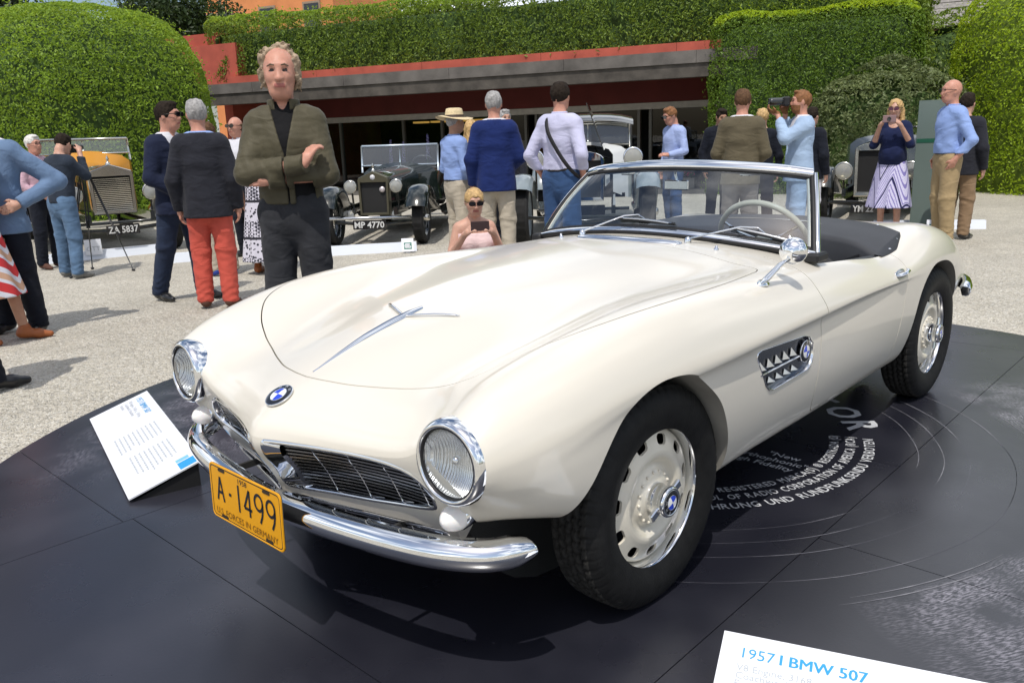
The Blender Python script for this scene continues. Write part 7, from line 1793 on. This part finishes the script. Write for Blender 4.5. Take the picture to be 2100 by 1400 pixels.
# shoulder strap
m = MB(); R0 = ll['root']; up_l = ll['up']
pts = [(.17, .06, 1.28), (.11, .12, 1.44), (.02, .125, 1.492), (-.10, .085, 1.455), (-.178, .02, 1.33), (-.165, -.08, 1.15), (-.13, -.165, 1.02), (-.02, -.205, .93)]
m.tube(smooth_poly(pts, 5, closed=False), .021, 6, flat=.35, up=(1, 0, .2)); m.build('shoulder_strap', [mat('strap_black', (.012, .012, .014), rough=.7)], R0)
def hold(pd, ctr, size, label, cat, mats, name, lens=None, rz=0):
    c = pd['world'](ctr); Rz = rotm('Z', pd['face']+rz); m = MB(); m.box((0, 0, 0), size, R=Rz, bev=min(size)*.2); o = thing(name, label, cat, tuple(c)); m.build('case', [mats], o)
    if lens: 
        d = Rz@np.array([1, 0, 0]); m = MB(); m.lathe([(lens[0], 0), (lens[0]*1.05, lens[1]*.8), (lens[0]*.98, lens[1]), (lens[0]*.8, lens[1]), (lens[0]*.75, lens[1]*.9), (.001, lens[1]*.88)], 18, frame(tuple(d*size[0]*.4), d, (0, 0, 1))); m.build('lens', [BLK], o)
    return o
BODYB = mat('camera_body', (.012, .012, .013), rough=.5)
mid = lambda pd: (pd['A'][1][1]+pd['A'][-1][1])/2
hold(ice, ice['qh']((.16, -.01, .005)), (.075, .14, .10), 'black camera with long lens held to the eye by the ice-blue suit', 'camera', BODYB, 'camera', (.038, .15))
hold(pc, pc['qh']((.155, .0, .01)), (.07, .13, .09), 'black camera held up by the photographer in jeans', 'camera', BODYB, 'camera', (.035, .08))
hold(pcr, mid(pcr)+[.075, 0, .075], (.010, .15, .075), 'dark phone held sideways by the crouching woman', 'phone', mat('phone_back', (.05, .03, .03), rough=.3), 'phone')
hold(pw_, mid(pw_)+[.075, 0, .085], (.03, .15, .085), 'pinkish phone in a case held by the woman in the violet dress', 'phone', mat('phone_case', (.25, .16, .16), rough=.4), 'phone', (.022, .012))
# ================================================================ boards, plinths, signs, tripod, flowers
SIGNW = mat('board_white', (.74, .76, .80), rough=.35); CYAN = mat('print_cyan', (.03, .30, .62), rough=.5); GREYT = mat('print_pale_grey', (.42, .45, .48), rough=.5)
def info_board(label, corner, along, depth, L, D, hgt, lines_heading, body, full=True):
    """wedge with a printed sheet: corner = high left corner, along = reading direction, the low edge lies towards the reader"""
    a = np.array([along[0], along[1], 0]); a /= np.linalg.norm(a); d = np.array([depth[0], depth[1], 0]); d /= np.linalg.norm(d)
    th = thing('info_board', label, 'sign', (corner[0], corner[1], 0)); dn = d*D-np.array([0, 0, hgt]); ln = np.linalg.norm(dn)
    M = np.eye(4); M[:3, 0] = a; M[:3, 1] = -dn/ln; M[:3, 2] = np.cross(a, -dn/ln); M[:3, 3] = (0, 0, hgt+.012)
    m = MB(); m.prism([(0, 0), (L, 0), (L, -ln), (0, -ln)], .006, M, 0); m.build('panel', [SIGNW], th)
    m = MB(); P = [np.zeros(3)+[0, 0, hgt+.008], a*L+[0, 0, hgt+.008], a*L, np.zeros(3)]; P = [p+d*.015 for p in P]; m.add(P, [[0, 1, 2, 3]], 0, False)
    for o in (a*.012, a*(L-.012)): m.add([o+d*.015, o+d*.015+[0, 0, hgt], o+d*(D-.02)], [[0, 1, 2]], 0, False)
    m.build('stand', [mat('stand_black', (.012, .012, .013), rough=.6)], th)
    m = MB(); Lz = lambda x, y: M@np.array([[1, 0, 0, x], [0, 1, 0, y], [0, 0, 1, .0068], [0, 0, 0, 1]])
    x = .045
    for t, sz, bold, mi in lines_heading:
        V, F = text_polys(t, sz, 0)
        for kq, q in enumerate((-.0011, 0, .0011) if bold else (0,)): m.add(xf(V+[0, 0, .00012*kq], Lz(x+q, -.070)), F, mi, False)
        x += np.ptp(V[:, 0])+sz*.42
    for k, t in enumerate(body[:3]): lettering(m, t, .027, Lz(.045, -.108-.023*k), 1)
    rg = np.random.default_rng(8)
    if full:                 # two columns of small print, too fine to read in the photograph
        for cx, w_, n in ((.50, .24, 10), (.80, .26, 9)):
            for k in range(n):
                y = -.065-.021*k; xx = cx; 
                while xx < cx+w_*(.75+.25*rg.random()): q = rg.uniform(.008, .03); m.add(xf([(xx, y, .0068), (xx+q, y, .0068), (xx+q, y+.007, .0068), (xx, y+.007, .0068)], M), [[0, 1, 2, 3]], 1, False); xx += q+.006
    tag(m.build('lettering', [CYAN, GREYT, CYAN], th), kind='stuff')
    m = MB(); m.prism([(L-.085, -.012), (L-.012, -.012), (L-.012, -.085), (L-.085, -.085)], .0072, M, 0); m.build('logo_square', [CYAN], th)
    m = MB(); m.prism([(L-.125, -.03), (L-.095, -.03), (L-.095, -.085), (L-.125, -.085)], .0072, M, 0); m.build('logo_square', [mat('print_light_blue', (.20, .48, .78), rough=.5)], th)
    return th
HEAD = [('1957', .043, 0, 0), ('I', .043, .016, 0), ('BMW 507', .043, .012, 0)]
BODY3 = ['V8 Engine, 3168 cc, 150 hp', 'Coachwork: Roadster', 'Entrant:']
info_board('white information board with blue heading at the lower right corner', (.166, 1.054), (-.333, .943), (.943, .333), 1.2, .28, .095, HEAD, BODY3)
info_board('white information board lying beside the front bumper on the left', (.155, -2.345), (.245, .97), (.97, -.245), 1.215, .29, .095, HEAD, BODY3)
PLW = mat('plinth_white', (.66, .70, .76), rough=.6)
def plinth(label, a, b):
    a, b = np.array(a), np.array(b); L = np.linalg.norm(b-a); th = thing('plinth', label, 'plinth', (*((a+b)/2), GZ), math.atan2(b[1]-a[1], b[0]-a[0]), 'low white barriers before the vintage cars')
    m = MB(); m.prism([(-.09, 0), (.09, 0), (.03, .11), (-.05, .11)], L, np.array(frame((-L/2, 0, 0), (1, 0, 0), (0, 1, 0))), 0); m.build('board', [PLW], th); return th
plinth('low white barrier board behind the tripod at the left', (-1.75, -9.55), (-3.15, -9.25))
plinth('low white barrier board behind the coral trousers', (-2.55, -8.15), (-3.25, -7.85))
plinth('low white barrier board in front of the olive-shell tourer', (-3.85, -7.0), (-5.0, -6.15))
plinth('low white barrier board below the bald man at the right', (-9.6, -2.1), (-10.2, -.9))
GREENC = mat('card_green', (.02, .16, .11), rough=.5)
def card(label, pos, txt, rz, h=.17):
    th = thing('number_card', label, 'sign', (pos[0], pos[1], GZ+.0), rz, 'numbered cards beside the cars'); M = np.array(frame((0, 0, .02), (.93, 0, .37), (0, 1, 0))); M[:3, 1] = np.cross(M[:3, 2], M[:3, 0])
    m = MB(); m.prism([(-.075, 0), (.075, 0), (.075, h), (-.075, h)], .006, M, 0); m.build('card', [SIGNW], th)
    m = MB(); m.prism([(-.045, .03), (.05, .03), (.05, .115), (-.045, .115)], .0068, M, 0); q = m.build('green_square', [GREENC], th)
    m = MB(); L = M@np.array([[1, 0, 0, .0025], [0, 1, 0, .0725], [0, 0, 1, .0078], [0, 0, 0, 1]]); lettering(m, txt, .085, L, 0, .01, True); m.build('lettering', [SIGNW], q)
    m = MB(); m.box((-.06, 0, .06), (.10, .05, .12)); m.build('foot', [SIGNW], th)
    return th
card('white card numbered 06 standing before the olive-shell tourer', (-4.75, -6.02), '06', towards((-4.75, -6.02), 0))
card('white card numbered 02 standing by the bald man', (-9.25, -1.25), '02', towards((-9.25, -1.25), 0))
th = thing('name_card', 'small white card with grey lettering standing behind the tripod', 'sign', (-2.25, -9.35, GZ), towards((-2.2, -9.3), 0)); m = MB(); m.box((0, 0, .16), (.012, .20, .20)); m.build('card', [SIGNW], th); m = MB(); lettering(m, 'OTT', .08, np.array(frame((.0075, 0, .14), (1, 0, 0), (0, 1, 0))), 0, .005, True); m.build('lettering', [GREYT], th)
# grey information banner
th = thing('banner', 'tall grey glass banner with green stripe behind the woman in the violet dress', 'sign', (-9.55, -1.45, GZ), towards((-9.55, -1.45), 8)); m = MB(); m.box((0, 0, .82), (.015, .34, 1.62)); m.build('panel', [mat('banner_grey', (.13, .17, .155), rough=.25)], th)
m = MB(); m.box((.0095, 0, 1.14), (.004, .335, .05)); m.build('stripe', [mat('banner_green', (.015, .09, .055), rough=.4)], th); m = MB(); m.box((0, 0, .012), (.30, .5, .02)); m.build('foot', [BLK], th)
# tripod
tp_ = thing('tripod', 'black camera tripod beside the photographer in jeans', 'tripod', (-1.80, -8.05, GZ))
apex = np.array([.0, 0, 1.32])
for a_ in (20, 140, 260):
    f_ = np.array([.38*math.cos(rad(a_)), .38*math.sin(rad(a_)), 0]); m = MB()
    for o in (-.014, .014): s_ = np.array([-math.sin(rad(a_)), math.cos(rad(a_)), 0])*o; m.tube([apex+s_-[0, 0, .05], apex+(f_-apex)*.62+s_], .008, 6)
    lg = m.build('leg', [mat('tripod_black', (.012, .012, .013), rough=.4)], tp_); m = MB(); m.tube([apex+(f_-apex)*.55, f_+[0, 0, .01]], .007, 6); m.build('lower_leg', [BLK], lg); m = MB(); m.sphere(f_+[0, 0, .015], (.022, .022, .014), 10, 6); m.build('rubber_foot', [RUBBER], lg)
m = MB(); m.tube([apex-[0, 0, .12], apex+[0, 0, .08]], .018, 8); m.box(apex+[0, 0, .10], (.07, .05, .05), bev=.01); m.build('head', [BLK], tp_)
# planters with pink flowers under the shop window
PETAL = mat('pink_petal', (.72, .05, .14), rough=.6, col2=(.80, .16, .26), vscale=30); PLANT = leaf_mat('flower_leaf', (.02, .05, .01), (.08, .16, .03))
for k, (s_, n_) in enumerate(((2.35, -1.9), (3.1, -1.9), (.95, -1.6), (5.6, -1.9), (8.4, -1.9), (9.3, -1.9))):
    c_ = fp(s_, n_, GZ); th = thing('planter', ['second', 'first', 'third', 'hidden', 'fifth', 'sixth'][k]+' flower box of pink blooms below the shop window', 'planter', tuple(c_), 0, 'flower boxes below the shop window')
    th['label'] = ['flower box of pink blooms just left of the man in pale sky-blue shirt', 'flower box of pink blooms beyond the raised bonnet panel', 'flower box of pink blooms right of the man in pale sky-blue shirt', 'flower box of pink blooms left of the royal blue blazer', 'flower box of pink blooms behind the olive-shell tourer, nearer its right wing', 'flower box of pink blooms behind the olive-shell tourer, nearer its left wing'][k]
    m = MB(); m.box((0, 0, .13), (.22, .62, .26), R=Rf[:, [1, 0, 2]], bev=.01); m.build('box', [mat('planter_stone', (.30, .27, .22), rough=.9)], th)
    rg = np.random.default_rng(40+k); Pq = np.stack([rg.uniform(-.12, .12, 260), rg.uniform(-.32, .32, 260), rg.uniform(.26, .46, 260)], 1); Pq = Pq[:, 1:2]*FA+Pq[:, 0:1]*FN+np.c_[np.zeros((260, 2)), Pq[:, 2]]
    leaves('foliage', Pq[:130], rg.normal(0, 1, (130, 3))+[0, 0, 1], .08, PLANT, th, k); leaves('blooms', Pq[130:]+[0, 0, .05], rg.normal(0, 1, (130, 3))+[0, 0, 1], .075, PETAL, th, k+9)
# delphinium stems inside the shop window
DEL = mat('violet_flower', (.12, .08, .42), rough=.7, col2=(.45, .42, .60), vscale=20)
for k, (s_, h_) in enumerate(((8.9, 1.35), (8.5, 1.3), (7.75, 1.5), (7.2, 1.3))):
    c_ = fp(s_, -1.5, GZ); th = thing('delphinium', ['shortish violet flower stem, leftmost of four behind the tourer windscreen', 'pale violet flower stem, second from the left behind the tourer', 'tallest deep violet flower stem behind the tourer windscreen', 'violet flower stem nearest the straw-hatted man'][k], 'plant', tuple(c_), 0, 'delphinium stems before the dark glass'); m = MB(); m.tube([(0, 0, 0), (.02, .01, h_*.5), (.0, .04, h_)], .01, 6); m.build('stem', [mat('green_stem', (.05, .11, .03), rough=.7)], th)
    rg = np.random.default_rng(60+k); t_ = rg.uniform(.55, 1.0, 150); r_ = .05*(1.15-t_); an = rg.uniform(0, 6.28, 150); Pq = np.stack([r_*1.6*np.cos(an), r_*1.6*np.sin(an)+.04*t_**2, t_*h_], 1); leaves('blossom', Pq, np.stack([np.cos(an), np.sin(an), .3+0*an], 1), .05, DEL, th, k)
